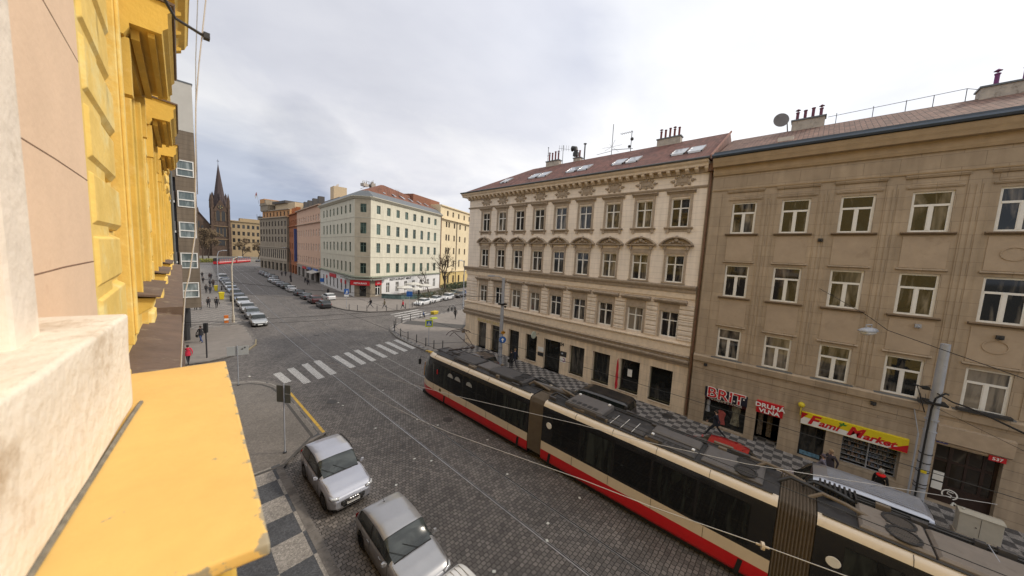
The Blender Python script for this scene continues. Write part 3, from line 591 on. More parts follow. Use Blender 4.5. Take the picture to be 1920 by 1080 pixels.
    mb = b.mb(); mb.sweep([(-.02, 4.54), (.10, 4.54), (.10, 5.2), (.2, 5.24), (.22, 5.32), (-.02, 5.36)], -.2, LEN); mb.sweep([(-.02, 8.6), (.10, 8.6), (.10, 9.0), (-.02, 9.02)], -.1, LEN)
    fixn(mb.build('string_course', trl, b.root))
    mb = b.mb(); mb.sweep([(-.02, 9.02), (.16, 9.02), (.2, 9.22), (.34, 9.36), (.38, 9.46), (.38, 9.52), (-.02, 9.56)], -.38, LEN); fixn(mb.build('string_course', trim, b.root))
    mb = b.mb(); mb.sweep([(-.02, 16.32), (.06, 16.32), (.12, 16.42), (.12, 16.48), (-.02, 16.5)], -.12, LEN); mb.sweep([(-.02, 17.3), (.12, 17.3), (.16, 17.42), (.16, 17.64), (-.02, 17.64)], -.16, LEN)
    fixn(mb.build('string_course', trim, b.root))
    mb = b.mb(); mb.sweep([(-.3, 17.64), (.55, 17.64), (.58, 17.78), (.72, 17.9), (.78, 18.02), (-.3, 18.04)], -.78, LEN+.02); fixn(mb.build('cornice', trl, b.root))
    n = 42; mb = MB(); mb.sweep([(-.14, 0), (-.24, 0), (-.48, .16), (-.52, .297), (-.14, .297)], -.11, .11); bme = mesh_of(mb, trl)
    for i in range(n): b.put('cornice_bracket', bme, .1+(LEN-.2)*i/(n-1), 0, 17.34)
    # roof, gutter
    r = gable_roof(b, 'roof', tile_mat('red_roof_tiles', (.165, .068, .05), rot=-math.pi/2), -.8, LEN+.1, .74, 18.1, -4.8, 21.32, -10, hip0=6.3, th=.05)
    mb = b.mb(); mb.sweep([(.70, 18.04), (.86, 18.04), (.90, 18.12), (.86, 18.17), (.60, 18.22), (.6, 18.04)], -.85, LEN+.1); mb.m = 0
    fixn(mb.build('gutter', M['zinc'], b.root))
    slope = 3.22/5.54
    def sky(y0, y1):
        z0 = 19.0; mb = MB(b.T)
        v = .74-(z0-18.1)/slope; v1 = v-1.05
        for a, c in ((y0, y0-(y0-y1)*.46), (y0-(y0-y1)*.54, y1)):
            ua, uc = Y(a), Y(c); zt = z0+1.05*slope
            mb.m = 0
            for (p, q) in ((ua, ua+.07), (uc-.07, uc)): mb.loft([[(p, v, z0+.02), (q, v, z0+.02), (q, v, z0+.14), (p, v, z0+.14)], [(p, v1, zt+.02), (q, v1, zt+.02), (q, v1, zt+.14), (p, v1, zt+.14)]])
            mb.loft([[(ua, v, z0+.02), (uc, v, z0+.02), (uc, v, z0+.14), (ua, v, z0+.14)], [(ua, v-.08, z0+.07), (uc, v-.08, z0+.07), (uc, v-.08, z0+.19), (ua, v-.08, z0+.19)]])
            mb.loft([[(ua, v1, zt+.02), (uc, v1, zt+.02), (uc, v1, zt+.14), (ua, v1, zt+.14)], [(ua, v1-.08, zt+.07), (uc, v1-.08, zt+.07), (uc, v1-.08, zt+.19), (ua, v1-.08, zt+.19)]])
            mb.m = 1; mb.face([(ua+.05, v-.05, z0+.15), (uc-.05, v-.05, z0+.15), (uc-.05, v1, zt+.13), (ua+.05, v1, zt+.13)])
        fixn(mb.build('skylight', [M['steel'], mat('skylight_glass', (.36, .38, .41), .1, var=.05)], r))
    for a, c in ((8.4, 6.3), (13.1, 10.9), (17.7, 15.4), (22.3, 20.0), (26.4, 25.3)): sky(a, c)
    # chimneys with pots
    def chimney(u, v, L, z0, z1, pots, w=.55, ph=1.0, par=None, bb=b, pm=None):
        mb = bb.mb(); mb.box(u-L/2, u+L/2, v-w/2, v+w/2, z0, z1); mb.m = 1; mb.box(u-L/2-.06, u+L/2+.06, v-w/2-.06, v+w/2+.06, z1, z1+.09)
        ch = fixn(mb.build('chimney', [M['chim'], M['zinc']], par or r))
        for k in range(pots):
            p = MB(bb.T); x = u-L/2+L*(k+.6)/(pots+.2); h = ph*(1+.12*((k*7) % 3)); p.cyl((x, v, z1+.09), .085, h, 10); p.cyl((x, v, z1+.09+h), .11, .05, 10)
            if k % 3 == 0: p.cyl((x, v, z1+.2+h), .05, .12, 6); p.cyl((x, v, z1+.27+h), .15, .10, 10, r1=.02)
            q = fixn(p.build('chimney_pot', pm or M['pot'], par or r))
    b.chimney = chimney
    chimney(Y(9.85), -4.8, 1.9, 20.6, 21.72, 5, ph=.62); chimney(Y(22), -4.8, 1.7, 20.6, 21.7, 4, ph=.75); chimney(Y(19), -5.0, .8, 20.8, 21.6, 2, ph=.6)
    # vent, aerials on the ridge
    def aerial(y, h, kind):
        mb = b.mb(); u = Y(y); v = -4.9; z = 21.2
        mb.cyl((u, v, z), .03, h, 6)
        if kind == 0:
            mb.tube([(u-1.1, v, z+h*.95), (u+.1, v, z+h*.95)], .02, 4)
            for k in range(6): mb.tube([(u-1.0+k*.2, v-.25, z+h*.95), (u-1.0+k*.2, v+.25, z+h*.95)], .012, 4)
            mb.ball((u+.06, v, z+h*.62), .16, 8, 5); mb.ball((u-.15, v, z+h*.3), .14, 8, 5)
        elif kind == 1:
            for a in range(6): mb.tube([(u, v, z+.9), (u+math.cos(a*1.05)*1.0, v+math.sin(a*1.05)*.5, z+.9+.5*math.sin(a*2.1))], .012, 4)
            mb.tube([(u, v, z+.6), (u+2.1, v, z+.35)], .03, 4); mb.tube([(u, v, z+.5), (u-1.6, v, z+.4)], .02, 4)
        elif kind == 2:
            mb.tube([(u-.6, v, z+h*.9), (u+.9, v, z+h*.7)], .015, 4)
            for k in range(5): mb.tube([(u-.5+k*.3, v, z+h*.9-k*.06-.3), (u-.5+k*.3, v, z+h*.9-k*.06+.3)], .012, 4)
        else: mb.ball((u, v, z+h), .07, 6, 4); mb.tube([(u-.15, v, z+h*.6), (u+.15, v, z+h*.6)], .02, 4)
        mb.build('aerial', M['dark'], r)
    aerial(13.3, 2.0, 0); aerial(15.2, 3.0, 1); aerial(20.9, 2.1, 2); aerial(22.9, 2.2, 3)
    mb = b.mb(); u = Y(18.2); mb.cyl((u, -4.9, 21.3), .07, 1.6, 8); mb.cyl((u, -4.9, 22.9), .16, .07, 10); fixn(mb.build('vent_pipe', M['dark'], r))
    mb = b.mb(); u = Y(19.3); mb.box(u-.25, u+.25, -5.2, -4.8, 21.9, 22.3); mb.tube([(u, -5, 22.3), (u-.1, -5, 22.7), (u-.5, -5, 22.75)], .22, 8, .3); mb.build('cowl', M['dark'], r)
    # shop windows and doors
    for i, (c, w, z) in enumerate(gf):
        h = 3.13-z; pr_ = win_mesh(w, h, M['dark'] if i not in (1, 8, 7, 6, 5) else mat('bronze_frame', (.16, .15, .10), .5), M['glassd'], 'shop' if i in (0, 1, 2) else 'none', t=.05)
        f = b.window(pr_, Y(c), -.33, z, 'shop_window' if z > .2 and i not in (4, 8) else 'door')
        mb = MB(); mb.box(-w/2-.02, w/2+.02, -.42, .0, -.06, .0); o = mb.build('threshold', trl); o.parent = f
    mb = b.mb(); mb.box(Y(12.0)-.0, Y(12.0)+.0, 0, 0, 0, 0) if 0 else None
    # red rolled flag by the door, paper notice
    mb = b.mb(); u = Y(10.62); mb.loft([[(u-.07*k, .18+.03, 3.0-j*.35), (u+.08*k, .20, 3.0-j*.35), (u, .32+.05*(j % 2), 3.0-j*.35)] for j, k in enumerate((.3, 1, 1.4, 1.2, 1.6, 1.2, 1.7, 1.0))])
    mb.tube([(u, .0, 3.05), (u, .25, 3.02)], .02, 5)
    fixn(mb.build('rolled_banner', mat('red_cloth', (.5, .02, .03), .8, var=.3, sc=6), b.root))
    mb = b.mb(); mb.box(Y(9.75)-.18, Y(9.75)+.18, -.33+.05, -.33+.056, 1.7, 2.3); mb.build('notice', M['wt'], b.root)
    # signs on the piers
    for (y, z, w, h, m) in ((18.65, 1.95, .7, .45, 'white'), (18.65, 1.45, .7, .36, 'dark'), (16.0, 2.1, .7, .5, 'dark'), (16.0, 1.55, .6, .5, 'white')):
        mb = b.mb(); mb.box(Y(y)-w/2, Y(y)+w/2, .025, .05, z-h/2, z+h/2); mb.build('sign_plate', M[m], b.root)
    mb = b.mb(); c = (Y(15.92), 1.56)
    mb.loft([[(c[0]+math.cos(t)*r_, .052, c[1]+math.sin(t)*r_) for r_ in (.11, .19)] for t in [rad(-130+i*22) for i in range(12)]], close=False, caps=False); mb.build('sign_mark', mat('violet', (.22, .02, .16), .6), b.root)
    mb = b.mb(); mb.ball((Y(16.1), .06, 2.14), .1, 8, 5, sz=.8); mb.build('sign_mark', M['galv'], b.root)
    text_obj('24', .42, M['dark'], b.root, 'house_number', b.T(Y(16.2), .03, 2.85), (0, -1, 0), (-1, 0, 0), bold=.01)
    # round mirror sign on a bracket
    mb = b.mb(); mb.tube([(Y(19.0), .02, 3.55), (Y(19.0), .55, 3.5)], .025, 6); mb.m = 1
    mb.lathe([(.0, 0), (.32, 0), (.34, .03), (.32, .07), (0, .07)], 20, 'x'); o = None
    mb2 = MB(b.T); mb2.tube([(Y(19.0), .02, 3.45), (Y(19.0), .6, 3.45)], .025, 6); q = mb2.build('sign_bracket', M['dark'], b.root)
    mb3 = MB(); mb3.lathe([(.01, -.04), (.36, -.04), (.38, 0), (.36, .04), (.01, .04)], 22, 'y'); o = fixn(mb3.build('round_sign', mat('sign_pale_green', (.45, .5, .42), .4), b.root)); o.location = b.T(Y(19.0), .85, 3.45)
    # drain pipe between the two houses
    mb = b.mb(); mb.tube([(LEN+.16, .14, 17.4), (LEN+.16, .14, .3)], .07, 8); mb.cyl((LEN+.16, .22, 17.3), .22, .45, 8, r1=.3)
    mb.build('downpipe', mat('rusty_pipe', (.16, .085, .05), .6, var=.3, sc=5), b.root)
    mb = b.mb(); mb.box(LEN, LEN+.34, -6, .05, 0, 18.0); mb.build('party_wall', mat('party_render', (.30, .235, .17), .9, var=.2, sc=1.5), b.root)
    # verge flashing at the gable
    mb = b.mb(); mb.loft([[(LEN+.1, .8, 18.1), (LEN+.2, .8, 18.1), (LEN+.2, .8, 18.24), (LEN+.1, .8, 18.24)], [(LEN+.1, -4.8, 21.32), (LEN+.2, -4.8, 21.32), (LEN+.2, -4.8, 21.45), (LEN+.1, -4.8, 21.45)]]); fixn(mb.build('verge', mat('brick_verge', (.25, .12, .09), .8, var=.3, sc=6), r))
    # yellow stain-like lettered band above the first shop
    text_obj('COPY SHOP', .36, mat('faded_yellow', (.55, .42, .12), .7), b.root, 'shop_lettering', b.T(Y(26.2), .03, 3.25), (0, -1, 0), (-1, 0, 0), bold=.012) if 0 else None
    mb = b.mb(); mb.box(Y(28.2), Y(24.0), .025, .045, 3.2, 3.55); mb.build('faded_sign_band', mat('faded_yellow', (.50, .38, .16), .8, var=.4, sc=4, dirt=((.48, .40, .30), 5, .45, .9)), b.root)
    return b
CB = cream_building()

# ---------------------------------------------------------------- tan building with the shops
def tan_building():
    X, Y0 = 25.0, 5.16; b = Bld('tan_building', 'tan rendered house with white casement windows, brown tile roof and shops below', (X, Y0), -math.pi/2)
    Y = lambda y: Y0-y; LEN = Y0+16
    tan = stone_mat('tan_render', (.385, .305, .22), course=.62, blen=1.24, joint=.010, var=.15, jc=.66, rot=-math.pi/2, bump=.45, streak=.13)
    tanp = mat('tan_panel', (.40, .315, .23), .88, var=.10, sc=1.2, bump=.2, bsc=12, dirt=((.24, .18, .125), .9, .58, .5))
    tgf = stone_mat('tan_base', (.39, .31, .225), course=.45, blen=60, joint=.013, var=.12, jc=.6, rot=-math.pi/2, bump=.5, streak=.25)
    cols = [Y(3.29-2.46*k) for k in range(8)]
    rows = [(13.17, 15.1), (9.1, 11.15), (5.0, 6.95)]
    hol = [(u-.63, u+.63, a, c) for u in cols for a, c in rows]
    b.wall('wall', tan, 0, LEN, 4.72, 17.4, hol, th=9, rev=.16)
    W = [win_mesh(1.26, c-a, M['white'], M['glass'], 'tee', t=.085, tr=.66) for a, c in rows]
    for u in cols:
        for k, (a, c) in enumerate(rows):
            b.window(W[k], u, -.14, a)
            mb = b.mb(); mb.sweep([(0, a-.02), (.16, a-.02), (.18, a-.07), (.1, a-.13), (0, a-.13)], u-.85, u+.85); mb.build('window_sill', mat('dark_sill', (.17, .12, .075), .8, var=.2), b.root) if k < 2 else mb.box(u-.7, u+.7, 0, .12, a-.06, a-.01) and mb.build('window_sill', M['zinc'], b.root)
            if k < 2:   # recessed looking panel frame under and moulding above the window
                mb = b.mb(); top = a-.22; bot = rows[k+1][1]+.28
                mb.box(u-.72, u+.72, -.0, .028, bot, top); mb.build('spandrel_panel', tanp, b.root)
                mb = b.mb(); mb.sweep([(0, bot-.14), (.1, bot-.1), (.1, bot-.06), (0, bot-.02)], u-.8, u+.8); mb.build('window_head', tan, b.root)
                if u in (cols[4],):
                    mb = b.mb(); zc = (top+bot)/2; R_ = [[(u+math.cos(t)*.36*q, d, zc+math.sin(t)*.30*q) for t in [2*math.pi*i/24 for i in range(24)]] for q, d in ((1.0, .028), (1.0, .06), (.9, .06), (.9, .028))]
                    mb.loft(R_, caps=False); fixn(mb.build('oval_moulding', tanp, b.root))
            else:
                pass
        mb = b.mb(); mb.sweep([(0, 15.25), (.05, 15.25), (.08, 15.32), (0, 15.36)], u-.85, u+.85); mb.box(u-.72, u+.72, 0, .02, 15.4, 15.7); mb.sweep([(0, 15.74), (.08, 15.74), (.14, 15.84), (.14, 15.88), (0, 15.9)], u-.95, u+.95)
        fixn(mb.build('window_head', tan, b.root))
    # fluted pilaster strips between the windows
    for a, c in zip(cols, cols[1:]):
        mb = b.mb(); m_ = (a+c)/2
        mb.box(m_-.30, m_+.30, 0, .035, 5.0, 15.75)
        for k in range(3): mb.box(m_-.24+k*.18, m_-.24+k*.18+.12, .035, .055, 5.6, 15.3)
        mb.build('pilaster', tan, b.root)
    mb = b.mb(); mb.box(.05, .6, 0, .035, 5.0, 15.75); mb.build('pilaster', tan, b.root)
    mb = b.mb()
    mb.sweep([(0, 15.92), (.05, 15.92), (.07, 15.98), (0, 16.0)], 0, LEN); mb.sweep([(0, 16.9), (.1, 16.9), (.16, 17.05), (.16, 17.4), (-.4, 17.4), (-.4, 16.9)], 0, LEN)
    mb.sweep([(-.4, 17.4), (.5, 17.4), (.56, 17.55), (.62, 17.66), (.68, 17.82), (.68, 17.9), (-.4, 17.95)], 0, LEN); fixn(mb.build('cornice', mat('cornice_render', (.40, .30, .19), .85, var=.12, sc=2), b.root))
    mb = b.mb(); mb.sweep([(0, 4.72), (.12, 4.72), (.12, 4.5), (.2, 4.52), (.24, 4.86), (.14, 4.95), (0, 4.98)], 0, LEN); mb.sweep([(-.3, 4.0), (.08, 4.0), (.08, 4.50), (-.3, 4.5)], 0, LEN); mb.sweep([(-.3, 3.6), (.04, 3.6), (.06, 3.96), (-.3, 3.99)], 0, LEN)
    fixn(mb.build('string_course', tan, b.root))
    mb = b.mb(); mb.sweep([(.58, 17.93), (.80, 17.93), (.86, 18.02), (.82, 18.12), (.7, 18.14), (.58, 18.05)], -.05, LEN); mb.sweep([(.50, 18.03), (.56, 18.03), (.56, 18.3), (.45, 18.3)], 0, LEN); fixn(mb.build('gutter', mat('blue_grey_gutter', (.07, .09, .12), .4, .3), b.root))
    r = gable_roof(b, 'roof', tile_mat('brown_roof_tiles', (.17, .092, .066), rot=-math.pi/2), 0, LEN, .55, 18.06, -5.0, 20.65, -10.5, th=.05)
    CB.chimney(Y(.95), -5.0, 1.65, 19.8, 21.15, 4, w=.6, ph=.5, par=r, bb=b, pm=mat('purple_pot', (.13, .03, .06), .6)); CB.chimney(Y(-7.6), -5.0, 3.6, 19.6, 21.05, 4, w=.8, ph=.6, par=r, bb=b, pm=mat('violet_pot', (.16, .03, .14), .6))
    # satellite dish, safety rail, roof hatch
    mb = b.mb(); u = Y(2.35); mb.tube([(u+.4, -4.95, 20.4), (u+.3, -4.9, 21.2), (u, -4.75, 21.2)], .035, 6)
    D = Vector((.4, .9, .05)).normalized(); a = D.orthogonal().normalized(); c = D.cross(a); ctr = Vector((u-.05, -4.5, 21.3))
    mb.loft([[tuple(ctr+D*(rr*rr*.5)+(a*math.cos(t)+c*math.sin(t))*rr) for t in [2*math.pi*i/20 for i in range(20)]] for rr in (.02, .15, .28, .40, .46)], caps=True)
    mb.tube([tuple(ctr+c*-.4+D*.1), tuple(ctr+D*.5)], .02, 4); o = mb.build('satellite_dish', mat('dish_grey', (.16, .15, .15), .5), r)
    mb = b.mb()
    for y in (-.4, -2.0, -3.3, -4.3, -5.4): mb.tube([(Y(y), -4.9, 20.5), (Y(y), -4.9, 21.25)], .018, 5)
    mb.tube([(Y(0), -4.9, 21.1), (Y(-5.4), -4.9, 21.27), (Y(-5.8), -4.9, 21.1)], .015, 5); mb.build('roof_rail', M['dark'], r)
    mb = b.mb(); sl = 2.59/5.55; z = 18.9; v = .55-(z-18.06)/sl; mb.box(Y(2.15), Y(1.4), v-.45, v, z-.05, z+.24); mb.build('roof_hatch', mat('hatch_white', (.55, .5, .45), .6), r)
    # ---- ground floor with shops
    shops = [(4.24, 1.92, .24, 2.83), (1.40, .24, .0, 2.7), (-.70, -1.76, .16, 2.55), (-2.42, -4.48, .55, 2.55), (-5.50, -7.35, .14, 3.05)]
    holes = [(Y(a), Y(c), z0, z1) for a, c, z0, z1 in shops]+[(Y(-9.2), Y(-11.5), .3, 2.9)]
    b.wall('ground_floor_wall', tgf, 0, LEN, 0, 3.99, holes, v=.03, rev=.4)
    mb = b.mb(); mb.box(0, LEN, -9, -3.0, 0, 4.7); mb.box(0, LEN, -3.0, -.4, 3.3, 4.7); mb.build('back_wall', tgf, b.root)
    def inside(u0, u1, z0, z1, m, d=1.6, v=-.37): # a dark room behind the opening
        mb = b.mb(); mb.face([(u0, v-d, z0), (u1, v-d, z0), (u1, v-d, z1), (u0, v-d, z1)]); mb.face([(u0, v, z0), (u1, v, z0), (u1, v-d, z0), (u0, v-d, z0)]); mb.face([(u0, v, z1), (u0, v-d, z1), (u1, v-d, z1), (u1, v, z1)])
        mb.face([(u0, v, z0), (u0, v-d, z0), (u0, v-d, z1), (u0, v, z1)]); mb.face([(u1, v-d, z0), (u1, v, z0), (u1, v, z1), (u1, v-d, z1)]); return mb.build('shop_interior', m, b.root)
    # dress shop: recessed display with clothes, sign with the flag lettering
    u0, u1 = Y(4.24), Y(1.92); uc = (u0+u1)/2
    b.window(win_mesh(u1-u0, 2.59, M['dark'], M['glassd'], 'none', t=.05), uc, -.30, .24, 'shop_window')
    mb = b.mb()
    def cloth(u, z, w, h, m):
        q = MB(b.T); q.loft([[(u-w*k/2, -.27, z-h*j/6), (u-w*k*.2, -.20, z-h*j/6), (u+w*k*.25, -.19, z-h*j/6), (u+w*k/2, -.27, z-h*j/6)] for j, k in enumerate((.35, 1, .9, .75, .8, .95, 1.05))]); o = fixn(q.build('displayed_garment', m, b.root))
    cloth(Y(3.25), 1.35, .55, .95, mat('salmon_cloth', (.32, .07, .06), .8, var=.3, sc=6)); cloth(Y(2.45), 2.0, .5, 1.4, mat('camouflage_cloth', (.16, .15, .11), .9, var=.8, sc=7)); cloth(Y(4.05), 1.9, .25, .9, M['galv'])
    SG = MB(b.T); SG.box(u0-.02, u1+.02, .035, .09, 2.17, 2.83); sg = SG.build('shop_sign', mat('navy_sign', (.012, .014, .03), .5), b.root)
    SG = MB(b.T); SG.box(u0, u1, -.28, -.05, 1.93, 2.165); SG.build('shop_sign', mat('maroon_sign', (.06, .006, .012), .5), b.root)
    UU, VV = (0, -1, 0), (-1, 0, 0)
    text_obj('BRIT', .96, M['wt'], b.root, 'sign_lettering', b.T(uc, .10, 2.19), UU, VV, bold=.045, xs=1.1)
    text_obj('BRIT', .96, M['red'], b.root, 'sign_lettering', b.T(uc, .115, 2.19), UU, VV, bold=.006, xs=1.1)
    SG = MB(b.T)
    for k in range(9): SG.box(u0+.12+k*.25, u0+.20+k*.25, .128, .134, 2.30+.13*(k % 3), 2.38+.13*(k % 3))
    SG.build('sign_lettering', M['wt'], b.root)
    text_obj('TO NEJLEPŠÍ Z ANGLIE', .175, M['wt'], b.root, 'sign_lettering', b.T(uc, -.045, 1.98), UU, VV, bold=.004, xs=1.05)
    # second hand shop door with red sign
    u0, u1 = Y(1.40), Y(.24); uc = (u0+u1)/2
    inside(u0, u1, 0, 2.7, mat('shop_dark', (.05, .04, .03), .8), 2.4)
    mb = b.mb(); mb.box(u0+.1, u0+.35, -.9, -.6, .4, 1.9); mb.box(u0+.55, u0+.8, -1.2, -.9, .3, 1.8); mb.box(u0+.2, u1-.2, -1.3, -1.28, 1.9, 2.3); mb.build('clothes_rail', mat('mixed_clothes', (.16, .13, .10), .9, var=.9, sc=9), b.root)
    mb = b.mb(); mb.sweep([(.035, 2.12), (.12, 2.10), (.16, 2.84), (.035, 2.86)], Y(1.42), Y(.14)); fixn(mb.build('shop_sign', M['red'], b.root))
    text_obj('DRUHÁ', .36, M['wt'], b.root, 'sign_lettering', b.T(Y(.78), .17, 2.50), UU, VV, bold=.010, xs=1.15)
    text_obj('VLNA', .34, M['wt'], b.root, 'sign_lettering', b.T(Y(.78), .165, 2.17), UU, VV, bold=.010, xs=1.15)
    # market: glazed door, shelf window, yellow sign
    u0, u1 = Y(-.70), Y(-1.76)
    b.window(win_mesh(u1-u0, 2.39, M['dark'], M['glassd'], 'shop', t=.05), (u0+u1)/2, -.30, .16, 'door')
    mb = b.mb(); mb.box(u0+.1, u1-.1, -.28, -.275, .2, .45); mb.build('door_sticker', mat('pale_blue_sticker', (.12, .25, .38), .5, var=.7, sc=8), b.root)
    u0, u1 = Y(-2.42), Y(-4.48); uc = (u0+u1)/2
    inside(u0, u1, .55, 2.55, mat('shelf_dark', (.03, .03, .035), .8), .55)
    sh = b.mb(); goods = [b.mb() for _ in range(3)]
    for j in range(7):
        z = .70+j*.265; sh.box(u0, u1, -.72, -.44, z-.012, z+.012)
        u = u0+.04
        while u < u1-.08:
            w = random.uniform(.05, .12); h = random.uniform(.09, .2); g = goods[random.randrange(3)]
            g.box(u, u+w, -.66, -.5, z+.014, z+h); u += w+random.uniform(.01, .05)
    sh.box(uc-.025, uc+.025, -.46, -.38, .55, 2.55); sh.box(u0, u0+.05, -.42, -.36, .55, 2.55); sh.box(u1-.05, u1, -.42, -.36, .55, 2.55); sh.box(u0, u1, -.42, -.36, .52, .58)
    sh.build('shelf', M['galv'], b.root)
    for g, c in zip(goods, ((.10, .12, .16), (.22, .16, .13), (.14, .13, .12))): struct(g.build('goods_on_shelves', mat('goods%d' % int(c[0]*100), c, .5, var=.8, sc=14), b.root), 'stuff')
    mb = b.mb(); mb.sweep([(.04, 2.20), (.13, 2.17), (.16, 2.88), (.04, 2.90)], Y(-.66), Y(-4.66)); sgn = fixn(mb.build('shop_sign', mat('sign_yellow', (.72, .58, .02), .45, var=.06), b.root))
    V2 = Vector((-1, 0, -.045))
    def fl(u, z, d=.0): return b.T(u, .132+(z-2.17)*.042+d, z)
    mb = MB(); mb.face([fl(Y(-.66), 2.185, .003), fl(Y(-4.66), 2.185, .003), fl(Y(-4.66), 2.40, .003), fl(Y(-2.6), 2.46, .003), fl(Y(-.66), 2.62, .003)]); mb.build('sign_border', M['wt'], b.root)
    mb = MB(); mb.face([fl(Y(-4.0), 2.19, .008), fl(Y(-4.66), 2.19, .008), fl(Y(-4.66), 2.62, .008)]); mb.face([fl(Y(-.66), 2.45, .008), fl(Y(-.95), 2.86, .008), fl(Y(-.66), 2.86, .008)]); mb.build('sign_border', M['red'], b.root)
    text_obj('F', .74, M['red'], b.root, 'sign_lettering', fl(Y(-1.14), 2.31, .012), UU, V2, bold=.028, shear=.3, xs=1.1); text_obj('ami', .50, M['red'], b.root, 'sign_lettering', fl(Y(-1.80), 2.32, .012), UU, V2, bold=.012, shear=.3, xs=1.12)
    text_obj('M', .68, M['red'], b.root, 'sign_lettering', fl(Y(-2.80), 2.31, .012), UU, V2, bold=.028, shear=.3, xs=1.05); text_obj('arket', .48, M['red'], b.root, 'sign_lettering', fl(Y(-3.68), 2.30, .012), UU, V2, bold=.014, shear=.3, xs=1.1)
    mb = MB()
    for t in (20, 80, 150, 215): 
        a_ = rad(t); c0 = (Y(-2.34), 2.72); mb.face([fl(c0[0], c0[1], .014), fl(c0[0]+math.cos(a_-.5)*.09, c0[1]+math.sin(a_-.5)*.09, .014), fl(c0[0]+math.cos(a_)*.19, c0[1]+math.sin(a_)*.19, .014), fl(c0[0]+math.cos(a_+.5)*.09, c0[1]+math.sin(a_+.5)*.09, .014)])
    mb.build('sign_leaf', mat('leaf_green', (.02, .22, .05), .6), b.root)
    mb = b.mb(); mb.box(Y(-.62), Y(-.58), .05, .45, 2.75, 3.15); mb.ball((Y(-.6), .25, 3.3), .16, 8, 6); fixn(mb.build('projecting_sign', M['yellow'], b.root))
    # house entrance
    u0, u1 = Y(-5.50), Y(-7.35); uc = (u0+u1)/2
    dm = mat('door_brown', (.032, .018, .014), .45, var=.3); mb = b.mb(); v = -.3
    for a, c in ((u0, u0+.1), (u1-.1, u1), (uc-.45, uc-.33), (uc+.05, uc+.13), (uc+.5, uc+.6)): mb.box(a, c, v-.06, v, .14, 3.05)
    mb.box(u0+.1, u1-.1, v-.055, v-.005, 2.15, 2.27); mb.box(u0+.1, u1-.1, v-.055, v-.005, .14, 1.0); mb.box(u0+.1, u1-.1, v-.055, v-.005, 2.95, 3.05); mb.build('entrance_door', dm, b.root)
    mb = b.mb(); mb.face([(u0, v-.04, .14), (u1, v-.04, .14), (u1, v-.04, 3.05), (u0, v-.04, 3.05)]); mb.build('door_glass', glass_mat('door_glass', (.03, .025, .02), (.20, .18, .14), .6), b.root)
    mb = b.mb(); mb.box(u0+.12, u0+.45, v-.004, v+.012, 1.15, 1.6); mb.box(u0+.12, u0+.45, v-.004, v+.012, .7, 1.08); mb.build('notice', M['wt'], b.root)
    mb = b.mb(); C0 = (uc-.22, .62)
    mb.loft([[(C0[0]+math.cos(t)*r_, v+.004, C0[1]+math.sin(t)*r_) for r_ in (.20, .25)] for t in [rad(-60+i*18) for i in range(16)]], close=False, caps=False)
    mb.tube([(C0[0]+.1, v+.01, C0[1]+.12), (C0[0]-.06, v+.01, C0[1]+.14), (C0[0]-.08, v+.01, C0[1]+.03), (C0[0]+.05, v+.01, C0[1]-.02), (C0[0]+.05, v+.01, C0[1]-.13), (C0[0]-.1, v+.01, C0[1]-.12)], .02, 4); mb.build('graffiti', M['wt'], b.root)
    mb = b.mb(); mb.sweep([(.03, 3.12), (.1, 3.12), (.1, 3.2), (.26, 3.3), (.30, 4.05), (.03, 4.08)], u0-.1, u1+.15); fixn(mb.build('door_hood', mat('pale_hood', (.42, .33, .24), .85, var=.12), b.root))
    def plate(y, w, m, s, z):
        mb = b.mb(); mb.box(Y(y)-w/2, Y(y)+w/2, .105, .125, z-.12, z+.12); mb.build('number_plate', m, b.root)
        text_obj(s, .19, M['wt'], b.root, 'house_number', b.T(Y(y), .128, z-.065), UU, VV, bold=.004)
    plate(-7.15, .46, M['red'], '537', 3.08); plate(-5.62, .34, mat('plate_blue', (.03, .04, .25), .5), '38', 3.28)
    # last shop out of the frame edge
    b.window(win_mesh(2.3, 2.6, M['dark'], M['glassd'], 'none', t=.05), Y(-10.35), -.30, .3, 'shop_window')
    # small fittings on the facade
    for (y, z, m) in ((-.4, 12.75, 'dark'), (-4.3, 8.6, 'galv'), (-6.6, 8.5, 'dark'), (4.4, 4.3, 'dark'), (-3.3, 4.3, 'dark')):
        mb = b.mb(); mb.box(Y(y)-.1, Y(y)+.1, .0, .16, z-.08, z+.1); mb.tube([(Y(y), .16, z), (Y(y), .24, z-.05)], .05, 6); mb.build('wall_fitting', M[m], b.root)
    mb = b.mb(); u = Y(-4.85); mb.box(u-.22, u+.35, .26, .6, 4.98, 5.16); [mb.tube([(u-.1+k*.12, .45, 5.1), (u-.2+k*.16, .5, 5.45)], .012, 4) for k in range(4)]; mb.build('planter', M['dark'], b.root)
    mb = b.mb(); u = Y(-6.5); mb.box(u-.7, u+.75, .12, .4, 4.98, 5.1); mb.build('planter', M['dark'], b.root)
    # thin pole / cable duct by the pole
    mb = b.mb(); mb.tube([(Y(-4.85), .35, .12), (Y(-4.85), .3, 3.4)], .035, 6); mb.tube([(Y(-4.85), .3, 3.4), (Y(-4.55), .1, 4.9)], .02, 5); mb.build('cable_duct', M['galv'], b.root)
    return b
TB = tan_building()

